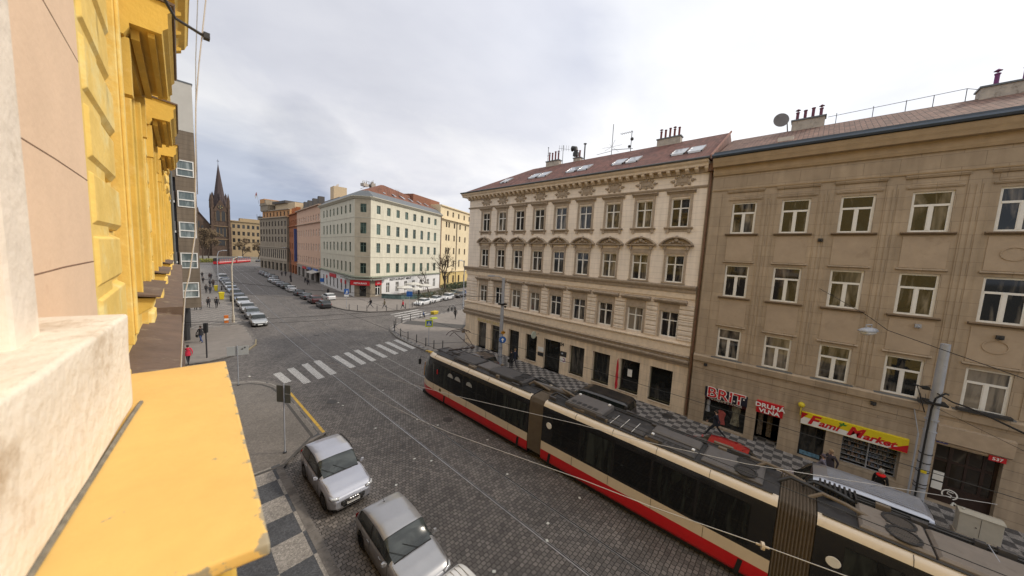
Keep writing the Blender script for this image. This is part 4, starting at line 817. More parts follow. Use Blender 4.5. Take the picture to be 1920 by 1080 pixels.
# ---------------------------------------------------------------- pale corner building across the side street
def facade(b, wallm, LEN, z0, z1, rows, us, w, pair_of, name='wall', th=6, rev=.22, sill=None, u0=0, v=0):
    hol = [(u-w/2, u+w/2, a, c) for u in us for a, c in rows]
    b.wall(name, wallm, u0, LEN, z0, z1, hol, th=th, rev=rev, v=v)
    for a, c in rows:
        pr_ = pair_of(w, c-a)
        for u in us: b.window(pr_, u, v-rev+.02, a)
    if sill:
        for a, c in rows:
            mb = b.mb()
            for u in us: mb.box(u-w/2-.12, u+w/2+.12, v, v+.1, a-.1, a-.01)
            mb.build('window_sills', sill, b.root)
def pale_building():
    A1, B1 = (31.8, 72.0), (29.35, 74.5)
    pale = stone_mat('pale_stucco', (.62, .585, .47), course=.5, blen=60, joint=.01, var=.07, jc=.8, rot=0, bump=.2, streak=.12)
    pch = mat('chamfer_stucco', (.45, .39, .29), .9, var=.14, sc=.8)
    gw = mat('white_plinth', (.68, .67, .66), .8, var=.06); fm = mat('green_frame', (.10, .15, .12), .5)
    aL = math.atan2(74.5-104.9, 29.35-31.75); b = Bld('pale_corner_building', 'pale green white corner block with chamfered corner, red sign over its door and red roof', (31.75, 104.9), aL)
    LL = 30.5; rows = [(19.0, 20.85), (14.35, 16.75), (10.25, 12.4), (5.5, 7.8)]
    px = lambda w, h: win_mesh(w, h, fm, M['glassg'], 'cross', t=.08)
    ul = [LL-(2.6+3.33*k+.55) for k in range(8)]
    facade(b, pale, LL, 4.5, 22, rows, ul, 1.25, px, th=4)
    DR = math.atan2(.406, .914); DCa = math.atan2(-2.5, 2.45)
    c = b.other(B1, DCa); LC = 3.5; facade(c, pch, LC, 4.5, 22, rows, [1.88], 1.35, px, th=.3)
    r = b.other(A1, DR); LR = 29.2; ur = [2.45+3.39*k for k in range(8)]
    facade(r, pale, LR, 4.5, 22, rows, ur, 1.25, px, th=4)
    # ground floors
    gl = [LL-(3+3.4*k) for k in range(8)]; b.wall('ground_floor_wall', gw, 0, LL, 0, 4.5, [(u-.55, u+.55, .6, 3.2) for u in gl], v=.05, th=3)
    for u in gl: b.window(win_mesh(1.1, 2.6, M['dark'], M['glassd'], 'cross', t=.06), u, -.1, .6)
    st = mat('stone_cladding', (.24, .20, .15), .9, var=.3, sc=2)
    c.wall('ground_floor_wall', st, 0, LC, 0, 4.5, [(1.1, 2.6, .3, 2.7)], v=.05, th=.3); c.window(win_mesh(1.5, 2.4, M['dark'], M['glassd'], 'mid', t=.07), 1.85, -.1, .3, 'door')
    gr = [5.75, 9.2, 12.6, 16, 19.4, 22.8, 26.2]; r.wall('ground_floor_wall', gw, 3.6, LR, 0, 4.5, [(u-.6, u+.6, .7, 3.15) for u in gr], v=.05, th=3)
    r.wall('ground_floor_wall', st, 0, 3.6, 0, 4.5, [(1.5, 3.2, .4, 3.2)], v=.06, th=3)
    for u in gr: r.window(win_mesh(1.2, 2.45, M['white'], M['glassd'], 'cross', t=.08), u, -.1, .7)
    r.window(win_mesh(1.7, 2.8, M['white'], M['glassd'], 'cross', t=.1), 2.35, -.1, .4, 'shop_window')
    # bands, canopy and cornice
    tr = mat('pale_band', (.50, .47, .38), .85, var=.1)
    for q, L0, L1 in ((b, 0, LL), (c, 0, LC), (r, 0, LR)):
        mb = q.mb()
        for z in (17.8, 13.6, 9.2): mb.box(L0, L1, .0, .06, z, z+.12)
        mb.build('string_course', tr, b.root)
        mb = q.mb(); mb.sweep([(0, 4.5), (.4, 4.5), (.45, 4.75), (0, 4.85)], L0-.05, L1+.05); fixn(mb.build('string_course', mat('grey_green_trim', (.24, .26, .20), .8), b.root))
        mb = q.mb(); mb.sweep([(-.3, 21.9), (.25, 21.9), (.55, 22.2), (.7, 22.3), (.7, 22.45), (-.3, 22.5)], L0-.2, L1+.2); fixn(mb.build('cornice', tr, b.root))
    mb = b.mb(); mb.box(LL-7, LL+.4, 0, 1.1, 4.05, 4.25); mb.build('canopy', mat('canopy_grey', (.22, .23, .20), .7), b.root)
    mb = c.mb(); mb.box(-.6, LC+.6, 0, 1.2, 4.06, 4.26); mb.build('canopy', mat('canopy_grey', ()), b.root)
    mb = r.mb(); mb.box(-.3, 4.6, 0, 1.1, 4.05, 4.25); mb.build('canopy', mat('canopy_grey', ()), b.root)
    # signs
    mb = c.mb(); mb.box(-.5, LC+.2, .9, 1.0, 2.85, 4.0); mb.build('shop_sign', M['red'], b.root)
    p = c.T(1.7, 1.03, 3.15); U_ = (c.U.x, c.U.y, 0); V_ = (c.V.x, c.V.y, 0)
    text_obj('RESTAURACE', .5, M['wt'], b.root, 'sign_lettering', p, U_, V_, bold=.01, xs=.95)
    mb = b.mb(); mb.box(LL-20.3, LL-14.2, .08, .2, 2.9+.3, 4.1); mb.build('shop_sign', M['red'], b.root)
    mb = b.mb(); [mb.box(LL-k-.55, LL-k+.55, .06, .14, 2.4, 3.3) for k in (6.4, 9.8, 23.4)]; mb.build('window_banner', M['red'], b.root)
    mb = r.mb(); mb.box(1.4, 3.4, .1, .2, 2.75, 3.9); mb.build('shop_sign', M['red'], b.root)
    text_obj('BAR', .45, M['wt'], b.root, 'sign_lettering', r.T(2.4, .22, 3.1), (r.U.x, r.U.y, 0), (r.V.x, r.V.y, 0))
    text_obj('RESTAURANT MINT', .82, M['dark'], b.root, 'sign_lettering', r.T(10.6, .08, 3.55), (r.U.x, r.U.y, 0), (r.V.x, r.V.y, 0), bold=.02, xs=1.18)
    # roof: grey sheet skirt and red tiles, a hipped wrap round the corner
    red = tile_mat('orange_roof_tiles', (.21, .085, .05)); gs = mat('grey_roof_sheet', (.13, .14, .15), .6, var=.15)
    def P(q, u, v, z): return q.T(u, v, z)
    eL = [P(b, -.2, .6, 22.45), P(b, LL-.1, .6, 22.45), P(r, .1, .6, 22.45), P(r, LR+.2, .6, 22.45)]
    mL = [P(b, -.2, -1.4, 23.9), P(b, LL-.6, -1.4, 23.9), P(r, .7, -1.4, 23.9), P(r, LR+.2, -1.4, 23.9)]
    rL = [P(b, -.2, -6.2, 26.3), (36.9-31.75, 78.2-104.9, 26.6), (37.5-31.75, 77.9-104.9, 26.6), P(r, LR+.2, -6.2, 26.3)]
    mb = MB(); [mb.face([eL[i], eL[i+1], mL[i+1], mL[i]]) for i in range(3)]; mb.build('roof_skirt', gs, b.root)
    mb = MB(); [mb.face([mL[i], mL[i+1], rL[i+1], rL[i]]) for i in range(3)]
    bk = [P(b, -.2, -12, 22.4), P(b, LL-14, -12, 22.4), P(r, 12, -12, 22.4), P(r, LR+.2, -12, 22.4)]
    [mb.face([rL[i], rL[i+1], bk[i+1], bk[i]]) for i in range(3)]; rf = mb.build('roof', red, b.root)
    mb = r.mb(); mb.face([(LR+.19, .6, 22.4), (LR+.19, -12, 22.4), (LR+.19, -6.2, 26.6), (LR+.19, -1.4, 23.9)]); mb.build('gable', pale, b.root)
    for u in (7, 11, 14.5, 18, 22, 25.5):
        mb = r.mb(); mb.loft([[(u-.4, -2.3, 24.5), (u+.4, -2.3, 24.5), (u+.4, -2.3, 24.65), (u-.4, -2.3, 24.65)], [(u-.4, -3.6, 25.25), (u+.4, -3.6, 25.25), (u+.4, -3.6, 25.4), (u-.4, -3.6, 25.4)]]); mb.build('skylight', MATS['skylight_glass'], rf)
    mb = b.mb(); u = LL-2.6; mb.loft([[(u-.6, -2.2, 24.6), (u+.5, -2.2, 24.6), (u+.5, -3.4, 25.3), (u-.6, -3.4, 25.3)], [(u-.6, -2.2, 24.72), (u+.5, -2.2, 24.72), (u+.5, -3.4, 25.42), (u-.6, -3.4, 25.42)]]); mb.build('skylight', MATS['skylight_glass'], rf)
    for (q, u, v, w, h) in ((r, 5.4, -6.8, 1.6, .7), (b, LL-8, -6.6, 1.6, 2.0), (r, 17, -6.5, 2.0, 1.3), (r, 22, -6.5, 1.5, 1.2), (r, 26, -6.5, 1.4, 1.4)):
        mb = q.mb(); mb.box(u-w/2, u+w/2, v-.5, v+.5, 25.9, 26.2+h*.5); 
        for k in range(3): mb.cyl((u-w/2+w*(k+.5)/3, v, 26.2+h*.5), .1, .5, 6); mb.tube([(u-w/2+w*(k+.5)/3-.3, v, 26.9+h*.5), (u-w/2+w*(k+.5)/3+.3, v, 26.9+h*.5)], .03, 4)
        fixn(mb.build('chimney', M['chim'], rf))
    mb = r.mb(); mb.box(6.2, 9.0, -8, -6.8, 26.5, 26.6); [mb.tube([(6.2+k*.7, -6.9, 26.2), (6.2+k*.7, -6.9, 27.5)], .035, 4) for k in range(5)]; mb.tube([(6.2, -6.9, 27.3), (9.0, -6.9, 27.3)], .03, 4); mb.build('roof_platform', M['dark'], rf)
    mb = r.mb(); mb.box(LR, LR+.35, -.2, .12, 0, 22); mb.build('downpipe', mat('rusty_pipe', ()), b.root)
    return r, LR
PR, PLR = pale_building()
def yellow_far():
    O = PR.root.location; p = Vector(PR.T(PLR+.5, 0, 0))+O
    b = Bld('yellow_side_building', 'sunlit cream yellow house with dark paired windows beyond the bare tree', (p.x, p.y), PR.ang)
    ym = mat('cream_yellow', (.68, .57, .38), .9, var=.08, sc=.6); ym2 = mat('ochre_yellow', (.56, .42, .18), .9, var=.12, sc=.6)
    px = lambda w, h: win_mesh(w, h, mat('brown_frame', (.07, .045, .03), .6), M['glassd'], 'mid', t=.1)
    us = [3.0, 4.6, 8.1, 12.0, 16.0, 20.0, 21.6, 26, 27.6, 32, 36]
    rows = [(19.1, 20.8), (14.9, 16.8), (10.7, 12.7), (6.4, 8.6)]
    facade(b, ym, 40, 4.9, 21.4, rows, us, .95, px, th=8)
    facade(b, ym, 40, 21.4, 25.4, [(22.75, 24.4)], us[1:], .95, px, name='attic_wall', th=8, v=-.6)
    facade(b, ym2, 40, 0, 4.9, [(1.2, 3.6)], us, 1.1, px, name='ground_floor_wall', th=8, v=.1)
    mb = b.mb(); mb.box(0, 40, 0, .7, 21.35, 21.6); mb.box(0, 40, .0, .4, 4.9, 5.2); mb.box(0, 40, -8, -.1, 25.4, 25.7); mb.build('cornice', ym, b.root)
    mb = b.mb(); mb.box(9.5, 9.7, .1, .22, 0, 21.3); mb.box(22.9, 23.1, .1, .22, 0, 21.3); mb.build('downpipe', mat('brown_frame', ()), b.root)
    mb = b.mb(); mb.box(-9, 5, -14, -4, 20, 27.2); mb.build('roof_room', mat('red_roof_room', (.22, .09, .05), .8), b.root)
    mb = b.mb(); mb.face([(-.2, -.3, 21.9), (-.2, -4, 24.5), (-.2, -8, 26), (-.2, -8, 21)]); mb.box(-.3, 0, -8, -.3, 4, 25.4); mb.build('gable', ym, b.root)
yellow_far()
# ---------------------------------------------------------------- houses up the street on the right
def row_house(name, label, P0, P1, wallc, z1, rows, n, w, **k):
    """P0 far end, P1 near end of the street front"""
    a = math.atan2(P1[1]-P0[1], P1[0]-P0[0]); L = math.hypot(P1[0]-P0[0], P1[1]-P0[1])
    b = Bld(name, label, P0, a); us = [L*(i+.5)/n for i in range(n)]
    fm = k.get('fm', M['white']); g = k.get('g', M['glassd'])
    px = lambda w_, h_: win_mesh(w_, h_, fm, g, 'cross', t=.12)
    facade(b, wallc, L, 4.3, z1, rows, us, w, px, th=9)
    gm = k.get('gm', wallc); ng = k.get('ng', 5); ug = [L*(i+.5)/ng for i in range(ng)]; gw = L/ng*.62
    b.wall('ground_floor_wall', gm, 0, L, 0, 4.3, [(u-gw/2, u+gw/2, .1, 3.3) for u in ug], v=.1, th=9, rev=.5)
    pr_ = win_mesh(gw, 3.2, M['dark'], M['glassd'], 'mid', t=.1)
    for u in ug: b.window(pr_, u, -.35, .1, 'shop_window')
    return b, L
def right_row():
    peach = mat('peach_stucco', (.58, .38, .27), .9, var=.06, sc=.7)
    b, L = row_house('peach_house', 'peach stucco terrace house with rows of tall white windows up the street', (34.3, 138.7), (31.8, 105.0), peach, 23.0, [(18.7, 20.5), (14.0, 16.2), (9.6, 11.8), (5.2, 7.5)], 10, 1.2, gm=mat('grey_shop', (.30, .27, .24), .8), ng=5, g=M['glass'])
    mb = b.mb(); mb.sweep([(-.3, 18.0), (.5, 18.0), (.5, 18.2), (-.3, 18.25)], 0, L); mb.sweep([(-.3, 22.9), (.6, 22.9), (.6, 23.2), (-.3, 23.3)], 0, L); mb.sweep([(-.3, 4.2), (.3, 4.2), (.3, 4.6), (-.3, 4.6)], 0, L); fixn(mb.build('cornice', mat('peach_trim', (.42, .30, .22), .85), b.root))
    gable_roof(b, 'roof', mat('dark_roof', (.09, .08, .075), .8), 0, L, .4, 23.25, -5, 26, -10)
    for u in (6, 12, 19, 26): mb = b.mb(); mb.box(u, u+1.6, -2.6, -1, 24, 26.2); mb.build('dormer', mat('dark_roof', ()), b.root)
    mb = b.mb(); mb.box(L-8, L-3, .15, .3, 3.5, 4.2); mb.box(L-16, L-11, .15, .3, 3.4, 4.2); mb.build('shop_sign', mat('blue_fascia', (.05, .12, .35), .5), b.root)
    mb = b.mb(); mb.box(L-24, L-19, .15, .3, 3.2, 4.0); mb.build('shop_sign', M['red'], b.root)
    mb = b.mb(); mb.sweep([(.1, 3.4), (2.2, 2.9), (2.2, 3.0), (.1, 3.6)], L-9, L-1); fixn(mb.build('awning', mat('pale_awning', (.45, .42, .38), .8), b.root))
    rust = mat('rust_stucco', (.30, .10, .035), .9, var=.1, sc=.7)
    b, L = row_house('rust_house', 'narrow rust orange house with dark windows between peach and grey houses', (35.6, 154.8), (34.4, 138.9), rust, 22.6, [(18.7, 20.5), (14.0, 16.2), (9.6, 11.8), (5.2, 7.5)], 4, 1.3, gm=rust, ng=3, fm=mat('brown_frame', ()))
    mb = b.mb(); mb.sweep([(-.3, 18.0), (.5, 18.0), (.5, 18.2), (-.3, 18.25)], 0, L); mb.sweep([(-.3, 22.5), (.6, 22.5), (.6, 22.8), (-.3, 22.9)], 0, L); fixn(mb.build('cornice', rust, b.root))
    gable_roof(b, 'roof', tile_mat('orange_roof_tiles', ()), 0, L, .4, 22.8, -5, 26, -10)
    for u in (2, 6, 10): mb = b.mb(); mb.box(u, u+1.3, -2.0, -.6, 23.2, 25.4); mb.build('dormer', rust, b.root)
    mb = b.mb(); mb.box(L-.9, L-.3, .05, .9, 5, 17); mb.build('hanging_banner', mat('blue_banner', (.05, .07, .2), .7), b.root)
    # grey block with setbacks
    g1 = stone_mat('grey_stone_far', (.30, .245, .18), course=.6, blen=1.4, joint=.01, var=.15, jc=.7, rot=1.6, bump=.3, streak=.3)
    P0, P1 = (31.4, 186), (34.9, 155.2)
    b, L = row_house('grey_stone_block', 'tall grey beige stone block with set back top floors far up the street', P0, P1, g1, 22.0, [(18.6, 20.6), (15.2, 17.4), (12, 14.2)], 9, 1.6, gm=g1, ng=7, fm=mat('brown_frame', ()))
    px = lambda w_, h_: win_mesh(w_, h_, M['dark'], M['glassd'], 'cross', t=.12)
    facade(b, mat('arcade_stone', (.36, .30, .23), .9, var=.15), L, 4.3, 9.6, [(5.2, 8.9)], [L*(i+.5)/14 for i in range(14)], 1.2, px, name='lower_wall', th=1, v=.22)
    mb = b.mb(); mb.box(0, L, .2, .7, 9.6, 10.0); mb.box(0, L, 0, .6, 22, 22.3); mb.build('cornice', mat('arcade_stone', ()), b.root)
    cr = mat('cream_penthouse', (.55, .43, .28), .9, var=.1); orr = mat('orange_penthouse', (.50, .27, .12), .9, var=.1)
    facade(b, orr, L, 22.3, 25.3, [(22.9, 24.7)], [L*(i+.5)/8 for i in range(8)], 1.4, px, name='attic_wall', th=8, v=-1.2)
    mb = b.mb(); mb.box(0, L, -9, -.7, 25.3, 25.6); mb.build('cornice', mat('arcade_stone', ()), b.root)
    mb = b.mb(); mb.box(0, 9, -9, -.4, 25.6, 28.0); mb.box(0, 9.3, -9.2, -.1, 27.9, 28.2); mb.box(0, 7.0, -8, -.3, 28.2, 30.4); mb.build('tower_room', g1, b.root)
    mb = b.mb(); mb.box(.2, 6, -8, -.25, 29.0, 30.8); mb.build('tower_room', orr, b.root)
    mb = b.mb(); mb.box(10, L, -10, -3, 25.6, 28.4); mb.build('tower_room', cr, b.root)
    mb = b.mb(); mb.box(9.5, 24, -10, -2, 28.4, 29.4); mb.build('roof', mat('dark_roof', ()), b.root)
    mb = b.mb(); mb.tube([(-.3, 0, 29), (-.8, .6, 34)], .08, 5); mb.build('flag_pole', M['galv'], b.root)
    mb = b.mb(); mb.face([(-.8, .6, 34), (-2.6, .8, 32.6), (-2.2, .7, 31.0), (-.65, .42, 32.6)]); o = mb.build('flag', M['wt'], b.root)
    mb = b.mb(); mb.loft([[(-.8, .62, 34), (-1.6, .72, 33.3), (-1.5, .66, 32.2), (-.7, .5, 33.2)], [(-.8, .66, 34), (-1.6, .76, 33.3), (-1.5, .70, 32.2), (-.7, .54, 33.2)]]); mb.build('flag', M['red'], b.root)
    # cream gabled block behind the peach house
    q = Bld('cream_gabled_block', 'plain cream block with a steep gable and chimney behind the peach house', (52, 172), math.atan2(-30, -2))
    mb = q.mb(); poly = [(0, 0), (30, 0), (30, 26), (24, 30.5), (22, 33.5), (20.5, 33.5), (20.5, 31.5), (12, 28.5), (0, 27.5)]
    mb.loft([[(u, v, z) for u, z in poly] for v in (0, -8)]); fixn(mb.build('wall', cr, q.root))
    mb = q.mb(); mb.box(21, 26, -4, 1, 30, 36); [mb.tube([(22+k, -1, 36), (22+k, -1, 37.2)], .1, 4) for k in range(4)]; fixn(mb.build('chimney', cr, q.root))
    mb = q.mb(); mb.face([(0, .3, 27.6), (12, .3, 28.7), (20.5, .3, 31.7), (20.5, -8, 31.7), (12, -8, 28.7), (0, -8, 27.6)]); mb.build('roof', mat('pale_roof_sheet', (.40, .36, .31), .7), q.root)
right_row()
# ---------------------------------------------------------------- grey house with bay on the left
def grey_house():
    b = Bld('grey_bay_house', 'grey brown modern house with white square windows and round balconies beyond the yellow facade', (-14, 46.0), 0)
    tau = stone_mat('taupe_render', (.185, .145, .105), course=.45, blen=60, joint=.03, var=.08, jc=.8, rot=0, bump=.2); dk = mat('dark_grey_render', (.055, .055, .062), .8); cr = mat('light_render', (.48, .46, .42), .9, var=.06, sc=.8)
    uR = 16.75; rows = [(5.1, 6.55), (8.1, 9.7), (11.15, 12.75), (14.15, 15.75), (17.1, 18.7)]
    for i, (a, c) in enumerate(rows):
        pass
    hol = [(uR-1.35, uR-.12, a+.05, c) for a, c in rows]
    b.wall('bay_wall', tau, uR-1.45, uR, 4.2, 21.5, hol, th=0, rev=.12)
    b.wall('recessed_wall', dk, 0, uR-1.45, 0, 17.0, [], v=-.5)
    mb = b.mb(); mb.box(0, uR-.02, -12, -.55, 4.2, 21.4); mb.box(0, 15.3, -14, -.6, 0, 4.2); mb.build('body', tau, b.root)
    mb = b.mb(); mb.box(uR-.1, uR, -12, -.01, 4.2, 21.5); mb.box(uR-1.45, uR, -12, 0, 4.08, 4.2); mb.build('bay_side', tau, b.root)
    mb = b.mb(); mb.box(0, uR, -12, .02, 21.5, 26.0); mb.build('roof_storey', cr, b.root)
    mb = b.mb(); mb.box(0, uR+.05, -12, .06, 26.0, 26.12); mb.build('roof_edge', M['zinc'], b.root)
    mb = b.mb(); mb.box(0, uR-1.45, -.5, -.0, 17.0, 21.5); mb.build('upper_wall', tau, b.root)
    W = win_mesh(1.23, 1.55, M['white'], glass_mat('painted_reflection_glass', (.10, .13, .13), (.34, .38, .38), .6), 'h2', t=.085, fr=.08)  # glass colour lightened to paint in bright reflections
    for a, c in rows: b.window(W, uR-.735, -.02, a+.05)
    for z in (14.9, 12.0, 9.0):
        mb = b.mb(); poly = [(uR-3.3, -.5)]+[(uR-2.55+1.05*math.cos(t), -.5+1.35*math.sin(t)) for t in [math.pi*(1-i/12) for i in range(13)]][1:]
        mb.prism(poly, z-.35, z-.15); fixn(mb.build('balcony', M['white'], b.root))
        mb = b.mb(); mb.prism([(x, y) for x, y in poly], z-.15, z+.75); fixn(mb.build('balcony_front', mat('taupe_panel', (.13, .12, .12), .7), b.root))
    mb = b.mb(); mb.tube([(15.6, -3, 0), (15.6, -3, 4.2)], .35, 10); mb.tube([(16.0, -10, 0), (16.0, -10, 4.2)], .35, 10); mb.build('bay_column', M['dark'], b.root)
grey_house()
# houses of the left row farther up the street
def left_row():
    b = Bld('brick_brown_house', 'brown house partly hidden beyond the grey bay house on the left', (-6, 64), math.atan2(90, 7.4))
    w = mat('brown_house_render', (.16, .10, .07), .9, var=.2); W = lambda a, c: win_mesh(a, c, M['white'], M['glassd'], 'cross', t=.1)
    facade(b, w, 60, 0, 15, [(1, 3), (5.2, 7.2), (9.2, 11.2)], [3+4*i for i in range(14)], 1.4, W, th=8)
    gable_roof(b, 'roof', mat('dark_roof', ()), 0, 60, .5, 15, -4, 18, -8)
left_row()
# ---------------------------------------------------------------- church, far square
def church():
    X, Y = 31.9, 330; r = thing('church', 'dark brown neo gothic brick church with one tall clock tower spire', 'church', (X, Y, 0))
    br = stone_mat('church_stone', (.105, .068, .048), course=1.2, blen=3, joint=.05, var=.25, jc=.6, rot=0, bump=.2, streak=.35); sl = mat('slate', (.06, .042, .042), .8, var=.2); dk = M['dark']; lt = mat('church_trim', (.23, .16, .095), .9, var=.2)
    mb = MB(); w = 4.5; mb.box(-w, w, -w, w, 0, 33)
    for sx in (-1, 1):
        for sy in (-1, 1):
            mb.box(sx*(w-.4), sx*(w+1.1), sy*(w-.4), sy*(w+1.1), 0, 22); mb.box(sx*(w-.4), sx*(w+.8), sy*(w-.4), sy*(w+.8), 22, 36)
    tower = fixn(mb.build('tower', br, r))
    for sx in (-1, 1):
        for sy in (-1, 1):
            q = MB(); x, y = sx*(w+.1), sy*(w+.1); q.cyl((x, y, 35.8), .95, 5, 6, r1=.8); q.cyl((x, y, 40.8), 1.0, 6.0, 6, r1=.05); fixn(q.build('pinnacle', br, r))
    mb = MB()
    for a in range(4):
        c_, s_ = math.cos(a*math.pi/2), math.sin(a*math.pi/2); R = lambda x, y, z: (x*c_-y*s_, x*s_+y*c_, z)
        mb.face([R(-w, -w-.2, 33), R(w, -w-.2, 33), R(0, -w-.2, 42)]); mb.face([R(-w, -w-.2, 33), R(0, -w-.2, 42), R(0, 0, 42)]); mb.face([R(w, -w-.2, 33), R(0, 0, 42), R(0, -w-.2, 42)])
    mb.build('tower_gable', br, r)
    mb = MB(); mb.loft([[(math.cos(t)*q, math.sin(t)*q, z) for t in [2*math.pi*(i+.5)/8 for i in range(8)]] for q, z in ((4.6, 35), (3.7, 41), (3.0, 46), (.12, 68))]); fixn(mb.build('spire', sl, r))
    mb = MB()
    for t in range(0, 360, 90):
        x, y = math.cos(rad(t))*3.6, math.sin(rad(t))*3.6; mb.cyl((x, y, 40), .7, 3.5, 5); mb.cyl((x, y, 43.5), .9, 4, 5, r1=.03)
    fixn(mb.build('spire_dormer', sl, r))
    mb = MB(); mb.tube([(0, 0, 67.5), (0, 0, 71.5)], .14, 4); mb.box(-.7, .7, -.1, .1, 70, 70.3); mb.build('cross', dk, r)
    for (x, z, ww, h) in ((-1.5, 26, 1.1, 6.5), (1.5, 26, 1.1, 6.5), (-1.9, 14.5, .9, 6), (0, 14.5, .9, 6), (1.9, 14.5, .9, 6), (0, 8, 2.0, 3.5)):
        q = MB(); q.loft([[(x-ww, y, z), (x+ww, y, z), (x+ww, y, z+h), (x, y, z+h+1.6), (x-ww, y, z+h)] for y in (-w-.22, -w+.1)]); o = fixn(q.build('lancet_window', dk, r))
        q = MB(); q.box(x-ww-.25, x-ww, -w-.4, -w, z, z+h); q.box(x+ww, x+ww+.25, -w-.4, -w, z, z+h); q.build('window_frame', lt, r)
    q = MB(); q.lathe([(.05, -.3), (1.35, -.3), (1.35, 0)], 16, 'y'); o = fixn(q.build('clock', dk, r)); o.location = (0, -w-.25, 36.3)
    q = MB(); [q.box(-.15, .15, -w-.62, -w-.56, 35.2+i, 35.2+i+.5) for i in (0, 1.7)]; [q.box(-1.2+i, -1.2+i+.5, -w-.62, -w-.56, 36.15, 36.45) for i in (0, 1.9)]; q.build('clock_marks', mat('gold', (.7, .5, .15), .4), r)
    q = MB(); q.box(-w-1.2, w+1.2, -w-.5, w+.5, 22, 22.5); q.box(-w-.3, w+.3, -w-.5, w+.3, 12.4, 12.9); q.build('string_course', lt, r)
    # nave with stepped gable to the left
    q = MB(); q.loft([[(-19, y, 0), (-5, y, 0), (-5, y, 22), (-12, y, 32), (-19, y, 22)] for y in (-2, 40)]); fixn(q.build('nave', br, r))
    q = MB(); q.loft([[(-19.6, y, 21.6), (-12, y, 32.6), (-4.6, y, 21.6), (-4.6, y, 20.9), (-12, y, 31.8), (-19.6, y, 20.9)] for y in (-2.6, 40)]); fixn(q.build('roof', sl, r))
    for x, h in ((-12, 8), (-14, 5), (-10, 5)):
        q = MB(); q.box(x-.6, x+.6, -2.2, -1.9, 17, 17+h); q.build('lancet_window', dk, r)
    q = MB(); [q.cyl((x, -2, 22), .8, 8 if x == -12 else 4, 5, r1=.05) for x in (-19, -5)]; q.cyl((-12, -2.2, 31), .8, 4, 5, r1=.1); fixn(q.build('pinnacle', br, r))
    # sunlit civic building behind the square
    b = Bld('ochre_civic_building', 'long ochre yellow building with rows of windows behind the church square', (37.8, 332), 0)
    ym = mat('ochre_civic', (.36, .27, .16), .9, var=.1, sc=.3); px = lambda w, h: win_mesh(w, h, M['dark'], M['glassd'], 'mid', t=.2)
    facade(b, ym, 34, 0, 27, [(22, 24.8), (16.5, 19.5), (11, 14), (5, 8)], [2+3*i for i in range(11)], 1.6, px, th=8)
    mb = b.mb(); mb.box(-.5, 34, -8, .8, 27, 27.8); mb.build('cornice', ym, b.root)
    mb = b.mb(); mb.box(6, 33, -7, -.6, 27.8, 30); mb.build('attic_wall', ym, b.root)
    mb = b.mb(); mb.box(18, 24, -6, -1, 30, 33); mb.box(26, 28, -6, -1, 30, 32); [mb.tube([(17+2*k, -2, 31), (17+2*k, -2, 34.5)], .15, 4) for k in range(5)]; fixn(mb.build('chimney', dk, b.root))
church()

